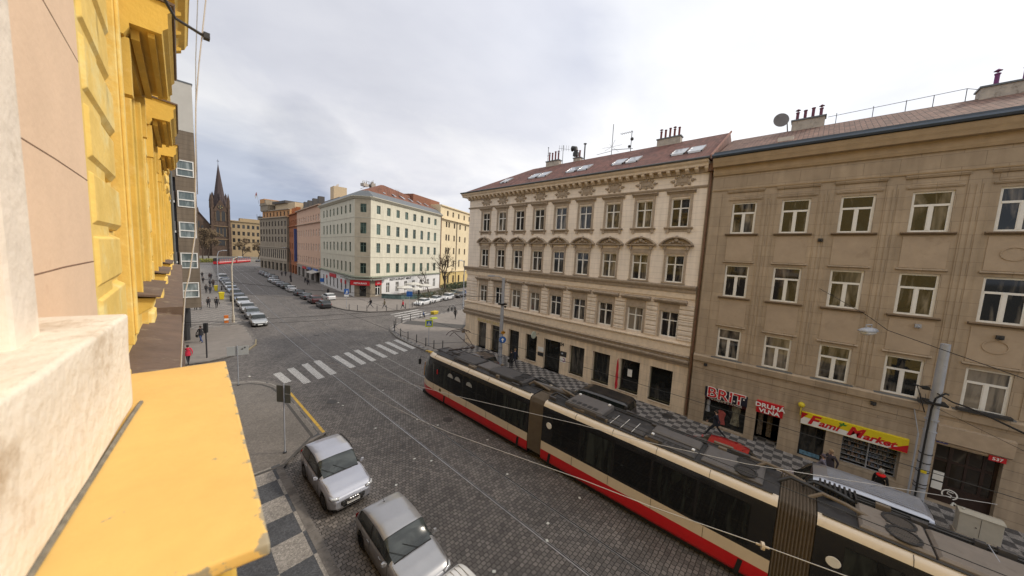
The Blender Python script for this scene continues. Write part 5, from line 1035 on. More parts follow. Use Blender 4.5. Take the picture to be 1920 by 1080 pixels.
# ---------------------------------------------------------------- the yellow house the photo is taken from
def yellow_house():
    ang = math.pi/2-rad(1.9); b = Bld('yellow_house', 'yellow stucco house in the foreground with blocky quoins, window hoods and peeling painted ledges', (-.43, 0), ang)
    ye = mat('yellow_stucco', (.80, .545, .13), .85, var=.09, sc=1.6, bump=.4, bsc=14, dirt=((.84, .69, .30), 2.2, .50, .8), tint=(.85, .60, .17))
    ys = mat('yellow_trim', (.73, .485, .10), .85, var=.12, sc=2.2, bump=.25, bsc=20, dirt=((.80, .58, .20), 3.2, .56, .7))
    def wedge_mat(): return mat('aged_cream', (.60, .50, .37), .9, var=.12, sc=4, bump=.5, bsc=14, dirt=((.42, .29, .17), 3.5, .55, .7))
    pink = mat('pink_undercoat', (.80, .58, .40), .9, var=.05, sc=3, bump=.12, bsc=30, dirt=((.60, .38, .24), 5, .66, .5))
    # main body
    us = [6.35, 9.95, 13.55, 17.15, 20.75, 24.35]
    lev = [(10.45, 12.75), (14.6, 16.9), (18.4, 20.4)]
    hol = [(u-.6, u+.6, a, c) for u in us for a, c in lev]
    b.wall('wall', ye, 3.35, 28, 8.0, 22.0, hol, v=-.06, th=8, rev=.3)
    b.wall('wall', ye, -12, 1.25, 0, 22.0, [], v=-.06)
    W = [win_mesh(1.2, c-a, M['white'], M['glass'], 'cross', t=.07) for a, c in lev]
    for u in us:
        for k, (a, c) in enumerate(lev): b.window(W[k], u, -.32, a)
    mb = b.mb(); mb.box(2.2, 28, -8, .33, 0, 9.45); mb.build('lower_body', mat('lower_brown_wall', (.13, .085, .06), .9, var=.2, sc=1.0, dirt=((.25, .19, .13), 1.5, .55, .6)), b.root)
    mb = b.mb(); mb.box(1.25, 3.34, -8, -.12, 0, 22); mb.build('wall_behind', ye, b.root)
    # quoins: one bevelled block after another
    def quoin(u0, u1, v0, m, z0, z1, name='quoin'):
        mb = b.mb(); z = z0; k = 0
        while z < z1:
            h = .425; d = v0+.075; a = u0 if k % 2 == 0 else u0; c = u1 if k % 2 == 0 else u1-.16
            mb.loft([[(a, v0, z+.012), (c, v0, z+.012), (c, v0, z+h-.012), (a, v0, z+h-.012)],
                     [(a+.01, d-.035, z+.02), (c-.01, d-.035, z+.02), (c-.01, d-.035, z+h-.03), (a+.01, d-.035, z+h-.03)],
                     [(a+.05, d, z+.07), (c-.05, d, z+.07), (c-.05, d, z+h-.05), (a+.05, d, z+h-.05)]]); z += h; k += 1
        o = fixn(mb.build(name, m, b.root, bevel=.008)); return o
    mb = b.mb(); mb.box(3.34, 4.95, -.3, -.02, 8, 22); mb.box(3.36, 4.2, -.02, .02, 8, 22); mb.build('quoin_backing', ye, b.root)
    quoin(3.50, 4.85, -.035, ye, 9.33, 16)
    for u in (8.0, 11.62, 15.2, 18.8, 22.4, 26.2):
        mb = b.mb(); mb.box(u-.12, u+.95, -.08, .005, 8, 22); mb.build('quoin_backing', ye, b.root)
        quoin(u, u+.82, -.01, ye, 9.35, 21.5)
    # architraves, hoods, sills for each level
    for u in us:
        for k, (a, c) in enumerate(lev):
            mb = b.mb()
            for s in (-1, 1):
                for d, w0, w1 in ((.05, .60, .80), (.10, .66, .74), (.03, .80, .93)):
                    mb.box(u+s*w0, u+s*w1, -.08, d, a-.1, c+.1)
            mb.box(u-.93, u+.93, -.08, .04, c+.1, c+.26); fixn(mb.build('architrave', ys, b.root, bevel=.01))
            z = c+.25
            if k or u > 14: 
                mb = b.mb(); mb.sweep([(-.08, z), (.05, z), (.12, z+.1), (.12, z+.16), (-.08, z+.2)], u-1.0, u+1.0); fixn(mb.build('window_head', ys, b.root))
                mb = b.mb(); mb.sweep([(-.08, a-.12), (.12, a-.13), (.10, a-.24), (-.08, a-.30)], u-.9, u+.9); fixn(mb.build('window_sill', ys, b.root)); continue
            mb = b.mb(); mb.sweep([(-.08, z), (.10, z), (.14, z+.08), (.14, z+.12), (.36, z+.12), (.37, z+.16), (.41, z+.20), (.41, z+.34), (.44, z+.38), (.44, z+.44), (-.08, z+.5)], u-1.12, u+1.12)
            mb.loft([[(u-1.12, v, z+.46), (u+1.12, v, z+.46), (u, v, z+.72)] for v in (-.08, .38)])
            mb.sweep([(.14, z+.02), (.20, z+.02), (.20, z+.119), (.14, z+.119)], u-1.0, u+1.0); mb.sweep([(.26, z+.07), (.31, z+.07), (.31, z+.119), (.26, z+.119)], u-1.06, u+1.06)
            for s in (-1, 1): mb.box(u+s*.98-.07, u+s*.98+.07, -.08, .13, z-.55, z)
            if k == 9:
                mb.loft([[(u-1.12, v, z+.46), (u+1.12, v, z+.46), (u, v, z+.95)] for v in (-.08, .40)])
                mb.loft([[(u-.7, v, z+.56), (u+.7, v, z+.56), (u, v, z+.86)] for v in (.40, .43)])
            fixn(mb.build('window_hood', ys, b.root))
            mb = b.mb(); mb.sweep([(-.1, z+.49), (.46, z+.43), (.47, z+.455), (-.1, z+.52)], u-1.15, u+1.15); fixn(mb.build('hood_flashing', M['brown'], b.root))
            mb = b.mb(); mb.sweep([(-.3, a-.05), (.24, a-.12), (.245, a-.1), (-.3, a-.02)], u-.95, u+.95); fixn(mb.build('sill_flashing', M['brown'], b.root))
            mb = b.mb(); mb.sweep([(-.08, a-.12), (.20, a-.13), (.17, a-.24), (.06, a-.32), (-.08, a-.34)], u-.9, u+.9); fixn(mb.build('window_sill', ys, b.root, bevel=.01))
    # tall flat pilasters beside the quoins
    for u in (5.0, 7.72, 11.3, 14.9):
        mb = b.mb(); mb.box(u, u+.22, -.08, .06, 9.9, 22); mb.box(u+.05, u+.17, .06, .085, 10, 22); mb.build('pilaster', ye, b.root, bevel=.008)
    mb = b.mb()
    mb.sweep([(-.08, 17.3), (.2, 17.3), (.3, 17.5), (.3, 17.6), (-.08, 17.7)], 3.4, 28); mb.sweep([(-.08, 21.2), (.12, 21.2), (.2, 21.5), (.2, 21.8), (-.08, 21.8)], -12, 28); fixn(mb.build('string_course', ys, b.root))
    mb = b.mb(); mb.sweep([(-.2, 21.8), (.6, 21.8), (.7, 22.0), (.95, 22.15), (1.05, 22.4), (1.1, 22.45), (-.2, 22.5)], -12, 28.5); fixn(mb.build('cornice', ys, b.root))
    for i in range(14):
        u = 1.0+2.05*i; mb = b.mb(); mb.sweep([(.1, 21.0), (.25, 21.05), (.5, 21.5), (.8, 21.65), (.8, 21.79), (.1, 21.79)], u-.2, u+.2); fixn(mb.build('cornice_bracket', ys, b.root))
    # sheet metal covered offsets of the lower floors
    mb = b.mb(); mb.sweep([(-.12, 9.62), (.38, 9.50), (.385, 9.40), (.36, 9.38), (-.12, 9.46)], 2.2, 9.2); mb.sweep([(-.12, 9.58), (.40, 9.46), (.405, 9.36), (.38, 9.34), (-.12, 9.40)], 9.2, 28.1); o = fixn(mb.build('ledge_flashing', M['brown'], b.root))
    mb = b.mb(); mb.box(9.16, 9.22, -.1, .41, 9.34, 9.66); mb.build('ledge_seam', M['brown'], b.root)
    # ---- nearest part: bare pink patch, white casing, stone ledge and painted sheet sill
    mb = b.mb(); mb.box(1.75, 3.35, -.2, .035, 9.0, 14.5); o = mb.build('bare_patch', pink, b.root, bevel=.01)
    jm = mat('dark_joint', (.22, .12, .07), .9)  # dark brown lines along the plaster joints
    for z in (10.83, 11.33, 12.02, 12.62):
        mb = b.mb(); mb.loft([[(1.92, .034, z), (1.92, .0365, z+.006), (1.92, .034, z+.014)], [(2.6, .034, z+.004), (2.6, .037, z+.012), (2.6, .034, z+.016)], [(3.34, .034, z-.004), (3.34, .0365, z+.004), (3.34, .034, z+.010)]]); mb.build('plaster_joint', jm, b.root)
    mb = b.mb(); mb.box(1.50, 1.74, -.2, .115, 10.6, 14.5); mb.build('window_casing', mat('old_white_casing', (.82, .72, .60), .8, var=.10, sc=5, bump=.4, bsc=20, dirt=((.50, .40, .28), 3, .56, .7)), b.root, bevel=.02)
    mb = b.mb(); mb.box(1.1, 1.495, -.2, .085, 10.6, 14.5); mb.build('window_casing', mat('flaking_casing', (.50, .36, .22), .9, var=.25, sc=7, bump=.8, bsc=25, dirt=((.30, .15, .08), 8, .58, .9)), b.root, bevel=.01)
    X0, Y0_ = b.root.location.x, 0
    def W_(x, y, z): return (x-X0, y, z)
    # stone ledge: subdivided top and front so that it can be slightly uneven
    import bmesh
    def slab_mesh(name, poly, z0, z1, m, bev, amp, seed, parent, cuts=5):
        mb = MB(); mb.prism([(x-X0, y) for x, y in poly], z0, z1); o = fixn(mb.build(name, m, parent))
        bm = bmesh.new(); bm.from_mesh(o.data)
        bmesh.ops.bevel(bm, geom=list(bm.edges), offset=bev, segments=3, profile=.6, affect='EDGES')
        bmesh.ops.subdivide_edges(bm, edges=[e for e in bm.edges if e.calc_length() > .08], cuts=cuts, use_grid_fill=True)
        from mathutils import noise
        for v in bm.verts:
            n = noise.noise_vector(v.co*5+Vector((seed, 0, 0)))*amp+noise.noise_vector(v.co*17+Vector((0, seed, 0)))*amp*.4; v.co += n
        for f in bm.faces: f.smooth = True
        bm.to_mesh(o.data); bm.free(); return o
    led = mat('stone_ledge', (.80, .71, .58), .92, var=.07, sc=3, bump=.6, bsc=22, dirt=((.46, .33, .20), 2.3, .53, .85))
    slab_mesh('stone_ledge', [(-.55, -.6), (-.42, -.6), (-.34, .0), (-.225, .92), (-.10, 1.96), (-.10, 2.02), (-.55, 2.10)], 10.305, 10.69, led, .014, .007, 3.1, b.root)
    shm = mat('peeling_yellow_paint', (.78, .50, .15), .6, var=.06, sc=5, bump=.25, bsc=9, dirt=((.36, .33, .24), 11, .70, .6))
    nt = shm.node_tree; N = nt.nodes; L = nt.links; bs = N['Principled BSDF']; src = bs.inputs['Base Color'].links[0].from_socket
    tc = N.new('ShaderNodeTexCoord'); sp = N.new('ShaderNodeSeparateXYZ'); L.new(tc.outputs['Object'], sp.inputs[0])
    e1 = N.new('ShaderNodeMath'); e1.operation = 'MULTIPLY_ADD'; L.new(sp.outputs[1], e1.inputs[0]); e1.inputs[1].default_value = -.0548; e1.inputs[2].default_value = -(.582-.0548*.865)
    e2 = N.new('ShaderNodeMath'); e2.operation = 'ADD'; L.new(sp.outputs[0], e2.inputs[0]); L.new(e1.outputs[0], e2.inputs[1])      # distance inside the outer edge (negative inside)
    e3 = N.new('ShaderNodeMapRange'); e3.inputs[1].default_value = -.028; e3.inputs[2].default_value = .0; e3.inputs[3].default_value = 0; e3.inputs[4].default_value = .20; L.new(e2.outputs[0], e3.inputs[0])
    f3 = N.new('ShaderNodeMapRange'); f3.inputs[1].default_value = .95; f3.inputs[2].default_value = .88; f3.inputs[3].default_value = 0; f3.inputs[4].default_value = .14; L.new(sp.outputs[1], f3.inputs[0])
    nn = N.new('ShaderNodeTexNoise'); nn.inputs['Scale'].default_value = 16; nn.inputs['Detail'].default_value = 8; nn.inputs['Roughness'].default_value = .7; L.new(tc.outputs['Object'], nn.inputs[0])
    g1 = N.new('ShaderNodeMath'); L.new(nn.outputs[0], g1.inputs[0]); L.new(e3.outputs[0], g1.inputs[1]); g2 = N.new('ShaderNodeMath'); L.new(g1.outputs[0], g2.inputs[0]); L.new(f3.outputs[0], g2.inputs[1])
    g3 = N.new('ShaderNodeMapRange'); g3.inputs[1].default_value = .68; g3.inputs[2].default_value = .72; L.new(g2.outputs[0], g3.inputs[0])
    mxx = N.new('ShaderNodeMix'); mxx.data_type = 'RGBA'; L.new(g3.outputs[0], mxx.inputs['Factor']); L.new(src, mxx.inputs['A']); mxx.inputs['B'].default_value = (.34, .29, .20, 1); L.new(mxx.outputs['Result'], bs.inputs['Base Color'])
    slab_mesh('painted_sill', [(-.6, .95), (-.2, .915), (-.02, .90), (.152, .865), (.24, 2.47), (-.10, 2.50), (-.6, 2.52)], 10.265, 10.30, shm, .009, .003, 5.2, b.root)
    slab_mesh('sill_moulding', [(-.6, 1.02), (.10, .97), (.19, 2.40), (-.6, 2.44)], 10.13, 10.26, ys, .012, .004, 1.2, b.root)
    mb = MB(); rp = [(-.235, .93), (-.17, 1.42), (-.105, 1.9), (-.085, 2.03)]
    mb.tube([(x-X0+.008, y, 10.303) for x, y in rp], .007, 6); mb.build('mortar_seam', mat('grey_mortar', (.20, .18, .14), .95, var=.4, sc=20), b.root)
    slab_mesh('lower_painted_sill', [(-.3, .4), (.13, .4), (.15, .60), (-.3, .62)], 10.18, 10.2, shm, .006, .003, 7, b.root, cuts=3)
    # cable bracket and its insulators
    mb = b.mb(); 
    mb = MB(); q = lambda x, y, z: (x-X0, y, z)
    mb.tube([q(.06, 3.9, 12.98), q(.10, 3.9, 12.86), q(.16, 4.0, 12.79), q(.34, 4.0, 12.735)], .012, 6); mb.tube([q(.02, 3.9, 13.1), q(.07, 3.9, 12.96), q(.05, 3.9, 12.83)], .02, 6); mb.box(.325-X0, .365-X0, 3.97, 4.03, 12.72, 12.765); mb.build('cable_bracket', M['dark'], b.root)
    # own pole sign hood at top: gutter pipe
    mb = b.mb(); mb.tube([(28.15, .12, 21.8), (28.15, .12, 8)], .06, 8); mb.build('downpipe', M['zinc'], b.root)
    return b
yellow_house()
def cable(name, label, pts, r, m, sag=0, cat='cable', group=None, n=5):
    P_ = [Vector(p) for p in pts]; out = []
    for a, c in zip(P_, P_[1:]):
        k = 10 if sag else 1
        for i in range(k): t = i/k; p = a.lerp(c, t); p.z -= sag*4*t*(1-t); out.append(p)
    out.append(P_[-1]); mb = MB(); mb.tube(out, r, n); o = mb.build(name, m, smooth=True); return tag(o, label, cat, group)
cable('hanging_cable', 'pale cable hanging down beside the yellow facade from the insulator bracket', [(.36, 4, 13.3), (.35, 4, 13.03), (.32, 4, 12.76), (.29, 4, 12.49), (.26, 4, 12.14), (.22, 4, 11.05), (.17, 4, 10.68), (.14, 4, 10.54), (.09, 4, 9.88), (.06, 4, 9.4)], .005, mat('pale_cable', (.55, .52, .50), .6))
cable('thin_cable', 'thin grey cable running straight down just left of the thicker hanging cable', [(.31, 4, 13.4), (.30, 4, 13.01), (.272, 4, 12.53), (.255, 4, 12.0), (.245, 4, 11.4)], .0035, M['galv'])

# ---------------------------------------------------------------- cars
def lerp_key(keys, x):
    if x <= keys[0][0]: return keys[0][1]
    for (a, va), (b_, vb) in zip(keys, keys[1:]):
        if x <= b_:
            t = (x-a)/(b_-a); return va+(vb-va)*(t*t*(3-2*t)*.5+t*.5)
    return keys[-1][1]
CARS = dict(   # x normalised: 0 rear .. 1 front
 suv=dict(L=4.39, W=1.83, ride=.24, wr=.345, wx=(.205, .80), belt=[(0, .90), (.08, 1.04), (.6, 1.02), (.72, .99), (.93, .86), (.985, .74), (1, .62)],
   top=[(0, .86), (.025, 1.04), (.05, 1.12), (.14, 1.50), (.24, 1.575), (.42, 1.60), (.545, 1.53), (.705, 1.05), (.80, 1.02), (.93, .91), (.985, .77), (1, .63)], glass=(.075, .70), ws=(.555, .70), rw=(.055, .125), pill=(.33, .345)),
 hatch=dict(L=4.15, W=1.74, ride=.2, wr=.31, wx=(.19, .81), belt=[(0, .78), (.08, .93), (.6, .92), (.73, .90), (.93, .74), (.985, .62), (1, .5)],
   top=[(0, .80), (.02, .94), (.05, 1.03), (.15, 1.37), (.27, 1.46), (.44, 1.475), (.56, 1.40), (.735, .95), (.82, .90), (.93, .78), (.985, .65), (1, .52)], glass=(.08, .72), ws=(.575, .73), rw=(.055, .135), pill=(.37, .385)),
 sedan=dict(L=4.6, W=1.8, ride=.2, wr=.32, wx=(.19, .81), belt=[(0, .80), (.06, .95), (.6, .92), (.73, .90), (.94, .72), (.985, .62), (1, .5)],
   top=[(0, .80), (.02, .95), (.13, 1.02), (.16, 1.04), (.30, 1.36), (.40, 1.44), (.52, 1.43), (.60, 1.34), (.74, .96), (.82, .92), (.94, .76), (.985, .65), (1, .52)], glass=(.19, .73), ws=(.60, .735), rw=(.17, .295), pill=(.44, .455)),
 van=dict(L=5.0, W=1.95, ride=.22, wr=.34, wx=(.19, .82), belt=[(0, 1.05), (.04, 1.12), (.7, 1.12), (.80, 1.06), (.94, .92), (.985, .8), (1, .6)],
   top=[(0, 1.05), (.012, 1.4), (.03, 1.82), (.07, 1.93), (.4, 1.96), (.66, 1.93), (.71, 1.86), (.83, 1.16), (.86, 1.12), (.94, .98), (.985, .84), (1, .62)], glass=(.06, .80), ws=(.715, .83), rw=(.012, .035), pill=(.42, .44)))
def paint(c, name): return mat('car_paint_'+name, c, .32, .6 if max(c)-min(c) < .12 and .1 < c[0] < .6 else .1, var=.04, sc=2, coat=.8)
CARGLASS = None
def car(label, kind, col, cname, loc, rz, detail=0, group='parked cars', cat='car', name='parked_car', lift=0):
    global CARGLASS
    if CARGLASS is None: CARGLASS = glass_mat('car_glass', (.012, .016, .016), (.05, .06, .06), .3, r=.13, spec=.6)
    K = CARS[kind]; L, Wd = K['L'], K['W']; pm = paint(col, cname)
    t = thing(name, label, cat, (loc[0], loc[1], .0+lift), rz, group)
    n = 64 if detail > 1 else 34
    xs = sorted(set([round(i/n, 4) for i in range(n+1)]+[.008, .02, .98, .992]+[K['ws'][0], K['ws'][1], K['rw'][0], K['rw'][1], K['glass'][0], K['glass'][1], *K['pill']]+([w+d/L for w in K['wx'] for d in (-.40, -.34, -.2, .2, .34, .40)] if detail < 2 else [])))
    wr = K['wr']; secs = []
    for x in xs:
        X = (x-.5)*L; e = abs(2*x-1); fr = x > .5
        hw = Wd/2*(1-.20*max(0, (e-.80)/.20)**2.2-.05*max(0, (e-.4)/.6)**2)
        zb = lerp_key(K['belt'], x); zt = max(lerp_key(K['top'], x), zb+.0); g = zt-zb; cb_ = min(1, max(0, g/.33))
        zs = K['ride']+.10*max(0, (e-.86)/.14)
        for w in K['wx']:
            d = abs(X-(w-.5)*L)
            if d < wr+.055: zs = max(zs, wr+math.sqrt(max(0, (wr+.055)**2-d*d))-.02)
        zm = max(zs+.06, min(.58, zb-.18)); zs2 = zs+.05
        m = lambda a, b_: a+(b_-a)*cb_
        pts = [(hw*.93, zs), (hw*.985, min(zs2, zb-.12)), (hw, max(zm, zs2+.01) if zm < zb-.1 else zb-.1), (hw*.985, zb-.05), (hw*.945, zb),
               (m(hw*.88, hw*.895), zb+m(g*.45, g*.45)), (m(hw*.78, hw*.83), zb+m(g*.72, g*.86)), (m(hw*.62, hw*.76), zb+m(g*.88, g*.965)), (hw*.38, zt), (0, zt+.008)]
        secs.append((X, pts))
    NP = 10
    def region(i, j):
        xm = (xs[i]+xs[i+1])/2
        if j in (4, 5):
            gl = K['glass']
            if gl[0]+.01 < xm < gl[1]-.0:
                zt = secs[i][1][8][1]-secs[i][1][4][1]
                if K['pill'][0] <= xm <= K['pill'][1]: return 'pillar'
                if zt > .13 and not (K['ws'][0]-.004 <= xm and j == 5 and 0): return 'side' if xm < K['pill'][0] else 'sidef'
        if j >= 6 or j == 5:
            if K['ws'][0] <= xm <= K['ws'][1] and j >= 6: return 'ws'
            if K['rw'][0] <= xm <= K['rw'][1] and j >= 6: return 'rw'
        return 'body'
    parts = {}
    for s in (-1, 1):
        for i in range(len(xs)-1):
            for j in range(NP-1):
                rg = region(i, j); key = rg+('L' if s > 0 else 'R') if rg.startswith('side') else ('body' if rg == 'body' else rg)
                mb = parts.setdefault(key, [[], {}, []]); ids = []
                for (a, q) in ((i, j), (i+1, j), (i+1, j+1), (i, j+1)):
                    k = (a, q, s if q < NP-1 else 0)
                    if k not in mb[1]:
                        mb[1][k] = len(mb[0]); p = secs[a]; mb[0].append((p[0], s*p[1][q][0], p[1][q][1]))
                    ids.append(mb[1][k])
                mb[2].append(ids if s > 0 else ids[::-1])
    B = parts['body']
    for a, fl in ((0, 0), (len(xs)-1, 1)):   # closed ends
        ring = [B[1][(a, q, 1)] for q in range(NP-1)]+[B[1][(a, NP-1, 0)]]+[B[1][(a, q, -1)] for q in range(NP-2, -1, -1)] if (a, NP-1, 0) in B[1] else None
        if ring: B[2].append(ring if fl else ring[::-1])
    names = dict(ws='windscreen', rw='rear_window', sideL='side_window', sideR='side_window', sidefL='side_window', sidefR='side_window', pillar='door_pillar', body='body')
    for k, (v, _, f) in parts.items():
        me = bpy.data.meshes.new(names[k]); me.from_pydata(v, [], f); me.polygons.foreach_set('use_smooth', [True]*len(f)); me.materials.append(pm if k == 'body' else (M['black'] if k == 'pillar' else CARGLASS)); me.update()
        o = link(names[k], me, t); 
        if k == 'body': sharp(o, 50 if detail > 1 else 60)
    # underside, wheels
    ub = MB(); ub.box(-L*.47, L*.47, -Wd*.40, Wd*.40, .18, .62); ub.build('underbody', M['black'], t)
    key = ('wheel', kind); 
    if key not in CACHE:
        a = MB(); a.lathe([(wr*.62, -.10), (wr*.95, -.10), (wr, -.06), (wr, .06), (wr*.95, .10), (wr*.62, .10)], 22, 'y'); o = a.build('tyre', M['black']); o2m = fixn(o).data; bpy.data.objects.remove(o)
        a = MB(); a.lathe([(wr*.66, .10), (wr*.62, .09), (wr*.60, .05), (.02, .045)], 20, 'y'); a.lathe([(.07, .04), (.07, .085), (.01, .09)], 10, 'y')
        for k in range(5):
            c_, s_ = math.cos(k*1.2566), math.sin(k*1.2566); a.loft([[(c_*.05-s_*w, y, s_*.05+c_*w) for w, y in ((-.035, .05), (.035, .05), (.035, .085), (-.035, .085))], [(c_*wr*.61-s_*w, y, s_*wr*.61+c_*w) for w, y in ((-.028, .06), (.028, .06), (.028, .095), (-.028, .095))]])
        o = a.build('rim', M['steel']); m2 = fixn(o).data; bpy.data.objects.remove(o); CACHE[key] = (o2m, m2)
    for w in K['wx']:
        for s in (-1, 1):
            a = link('wheel', CACHE[key][0], t); a.location = ((w-.5)*L, s*(Wd/2-.115), wr); a.rotation_euler = (0, 0, 0 if s > 0 else math.pi)
            r_ = link('rim', CACHE[key][1], a)
    # lamps, grille, plate, mirrors
    def surf(x, j, s=1):
        for (X0, p0), (X1, p1), a, c in zip(secs, secs[1:], xs, xs[1:]):
            if a <= x <= c: q = (x-a)/(c-a+1e-9); return (X0+(X1-X0)*q, s*(p0[j][0]+(p1[j][0]-p0[j][0])*q), p0[j][1]+(p1[j][1]-p0[j][1])*q)
    lamp = mat('headlight', (.62, .64, .66), .1, .3, var=.3, sc=25); tail = mat('tail_light', (.30, .012, .012), .2)
    for s in (-1, 1):
        mb = MB(); y = Wd/2
        xa, xb = .955, .985
        z0, z1 = K['belt'][-3][1]-.16, K['belt'][-3][1]-.03
        mb.loft([[(L*.5*.90, s*y*.955, z0+.03), (L*.5*.90, s*y*.955, z1+.02), (L*.5*.90, s*y*.90, z1+.03)], [(L*.5*.965, s*y*.90, z0+.01), (L*.5*.965, s*y*.90, z1-.02), (L*.5*.955, s*y*.8, z1)], [(L*.5*1.0, s*y*.62, z0), (L*.5*.995, s*y*.62, z1-.07), (L*.5*.965, s*y*.55, z1-.03)]]); fixn(mb.build('headlight', lamp, t, smooth=True))
        mb = MB(); zt_ = K['belt'][1][1]-.06; mb.loft([[(-L*.5*.92, s*y*.925, zt_-.14), (-L*.5*.92, s*y*.92, zt_)], [(-L*.5*.962, s*y*.86, zt_-.14), (-L*.5*.96, s*y*.86, zt_)], [(-L*.5*.985, s*y*.68, zt_-.15), (-L*.5*.985, s*y*.68, zt_-.02)]], close=False, caps=False); mb.build('tail_light', tail, t)
        x = K['ws'][1]-.045; p = surf(x, 4, s); mb = MB(); mb.loft([[(p[0]+.04, p[1]+s*.02, p[2]+.02), (p[0]-.04, p[1]+s*.02, p[2]+.02), (p[0]-.04, p[1]+s*.02, p[2]+.06), (p[0]+.04, p[1]+s*.02, p[2]+.06)], [(p[0]+.07, p[1]+s*.10, p[2]+.0), (p[0]-.05, p[1]+s*.10, p[2]+.0), (p[0]-.05, p[1]+s*.10, p[2]+.13), (p[0]+.05, p[1]+s*.10, p[2]+.14)], [(p[0]+.05, p[1]+s*.20, p[2]+.03), (p[0]-.04, p[1]+s*.20, p[2]+.03), (p[0]-.04, p[1]+s*.20, p[2]+.12), (p[0]+.03, p[1]+s*.20, p[2]+.12)]]); fixn(mb.build('mirror', pm, t, bevel=.012 if detail > 1 else 0))
    zf = K['belt'][-1][1]
    mb = MB(); mb.loft([[(L*.485, -.50, zf-.04), (L*.485, .50, zf-.04), (L*.470, .52, zf-.16), (L*.470, .40, zf-.34), (L*.470, -.40, zf-.34), (L*.470, -.52, zf-.16)], [(L*.507, -.46, zf-.02), (L*.507, .46, zf-.02), (L*.504, .48, zf-.16), (L*.500, .36, zf-.32), (L*.500, -.36, zf-.32), (L*.504, -.48, zf-.16)]]); fixn(mb.build('grille', M['black'], t))
    mb = MB(); mb.box(L*.503, L*.512, -.26, .26, zf-.22, zf-.10); mb.build('number_plate', M['wt'], t)
    if detail > 0:
        mb = MB(); mb.box(-L*.505, -L*.495, -.26, .26, .62, .74); mb.build('number_plate', M['wt'], t)
        mb = MB(); mb.loft([[(L*.44, -Wd*.40, .30), (L*.44, Wd*.40, .30), (L*.44, Wd*.40, .44), (L*.44, -Wd*.40, .44)], [(L*.497, -Wd*.33, .26), (L*.497, Wd*.33, .26), (L*.497, Wd*.33, .36), (L*.497, -Wd*.33, .36)]]); fixn(mb.build('bumper_lip', M['steel'] if kind == 'suv' else M['black'], t))
        for s in (-1, 1):
            for x in (K['pill'][0]+.01, K['pill'][0]+.23):
                p = surf(x-.03, 3, s); mb = MB(); mb.box(p[0]-.09, p[0]+.09, p[1]-.012*s, p[1]+.025*s, p[2]-.12, p[2]-.09); mb.build('door_handle', pm, t)
            for x in (K['pill'][0]+.005, K['ws'][1]-.03, K['glass'][0]+.12):
                mb = MB(); mb.tube([tuple(Vector(surf(x, j, s))+Vector((0, s*.002, 0))) for j in (1, 2, 3, 4)], .006, 4); mb.build('door_seam', M['black'], t)
        mb = MB(); xb_ = K['ws'][1]+.002; mb.tube([tuple(Vector(surf(xb_, j, s_))+Vector((0, 0, .004))) for j, s_ in ((6, -1), (7, -1), (8, -1), (9, 1), (8, 1), (7, 1), (6, 1))], .022, 5); mb.build('cowl_strip', M['black'], t)
        mb = MB(); xb_ = K['ws'][0]; mb.tube([tuple(Vector(surf(xb_, j, s_))+Vector((0, 0, .001))) for j, s_ in ((6, -1), (7, -1), (8, -1), (9, 1), (8, 1), (7, 1), (6, 1))], .010, 5); mb.build('screen_seal', M['black'], t)
        for s_ in (-1, 1): mb = MB(); mb.tube([tuple(Vector(surf(x_, 4, s_))+Vector((0, s_*.002, .004))) for x_ in [K['glass'][0]+(K['glass'][1]-K['glass'][0])*q_/8 for q_ in range(9)]], .010, 4); mb.build('window_trim', M['black'], t)
        # bonnet outline
        mb = MB(); x0 = K['ws'][1]+.012; mb.tube([surf(x, 5, -1) for x in (.955, .9, .85, .8, x0)]+[surf(x0, 8, -1), surf(x0, 9, 1), surf(x0, 8, 1)]+[surf(x, 5, 1) for x in (x0, .8, .85, .9, .955)], .006, 4); mb.build('bonnet_seam', M['black'], t)
        mb = MB(); 
        for q in (-.28, .18):
            a = Vector(surf(K['ws'][1], 9)); a.y = q; e = Vector(surf(K['ws'][1]-.07, 9)); e.y = q-.42; mb.tube([tuple(a+Vector((.02, 0, .01))), tuple(e+Vector((0, 0, .015)))], .008, 4)
        mb.build('wiper', M['black'], t)
        if kind == 'suv':
            for s in (-1, 1):
                mb = MB(); mb.tube([tuple(Vector(surf(x, 6, s))+Vector((0, s*.02, .06 if 0 < k < 6 else .0))) for k, x in enumerate((.16, .19, .26, .34, .42, .49, .52))], .022, 6); mb.build('roof_rail', M['black'], t)
            for z in (zf-.06, zf-.12, zf-.18): 
                mb = MB(); mb.box(L*.506, L*.512, -.44, .44, z, z+.016); mb.build('grille_bar', M['steel'], t)
            mb = MB(); [mb.lathe([(.055, L*.512), (.075, L*.516), (.055, L*.52)], 12, 'x') for _ in (0,)]; o = mb.build('ring_emblem', M['steel'], t); o.location = (0, -.14, zf-.05)
            for k in range(3): o2 = o.copy(); COL.objects.link(o2); o2.parent = t; o2.location = (0, -.14+.095*(k+1), zf-.05)
        else:
            p = surf(.2 if kind == 'hatch' else .36, 9); mb = MB(); mb.tube([p, (p[0]-.22, 0, p[2]+.16)], .008, 4, .004); mb.ball((p[0], 0, p[2]), .025, 6, 4); mb.build('aerial', M['black'], t)
    if kind == 'van':
        for k in range(9):
            y = -.60+k*.15; mb = MB(); mb.tube([tuple(Vector((surf(x, 9)[0], y, surf(x, 9)[2]-(y*y)*.045+.006))) for x in (.06, .2, .35, .5, .62)], .022, 6); mb.build('roof_rib', pm, t)
    return t
CACHE = {}
S1, S2 = (.46, .47, .52), (.30, .30, .31)
A180 = -math.pi/2
car('silver four ring SUV parked nose out at the near left kerb', 'suv', S1, 'silver', (5.13, 15.3), A180, 2)
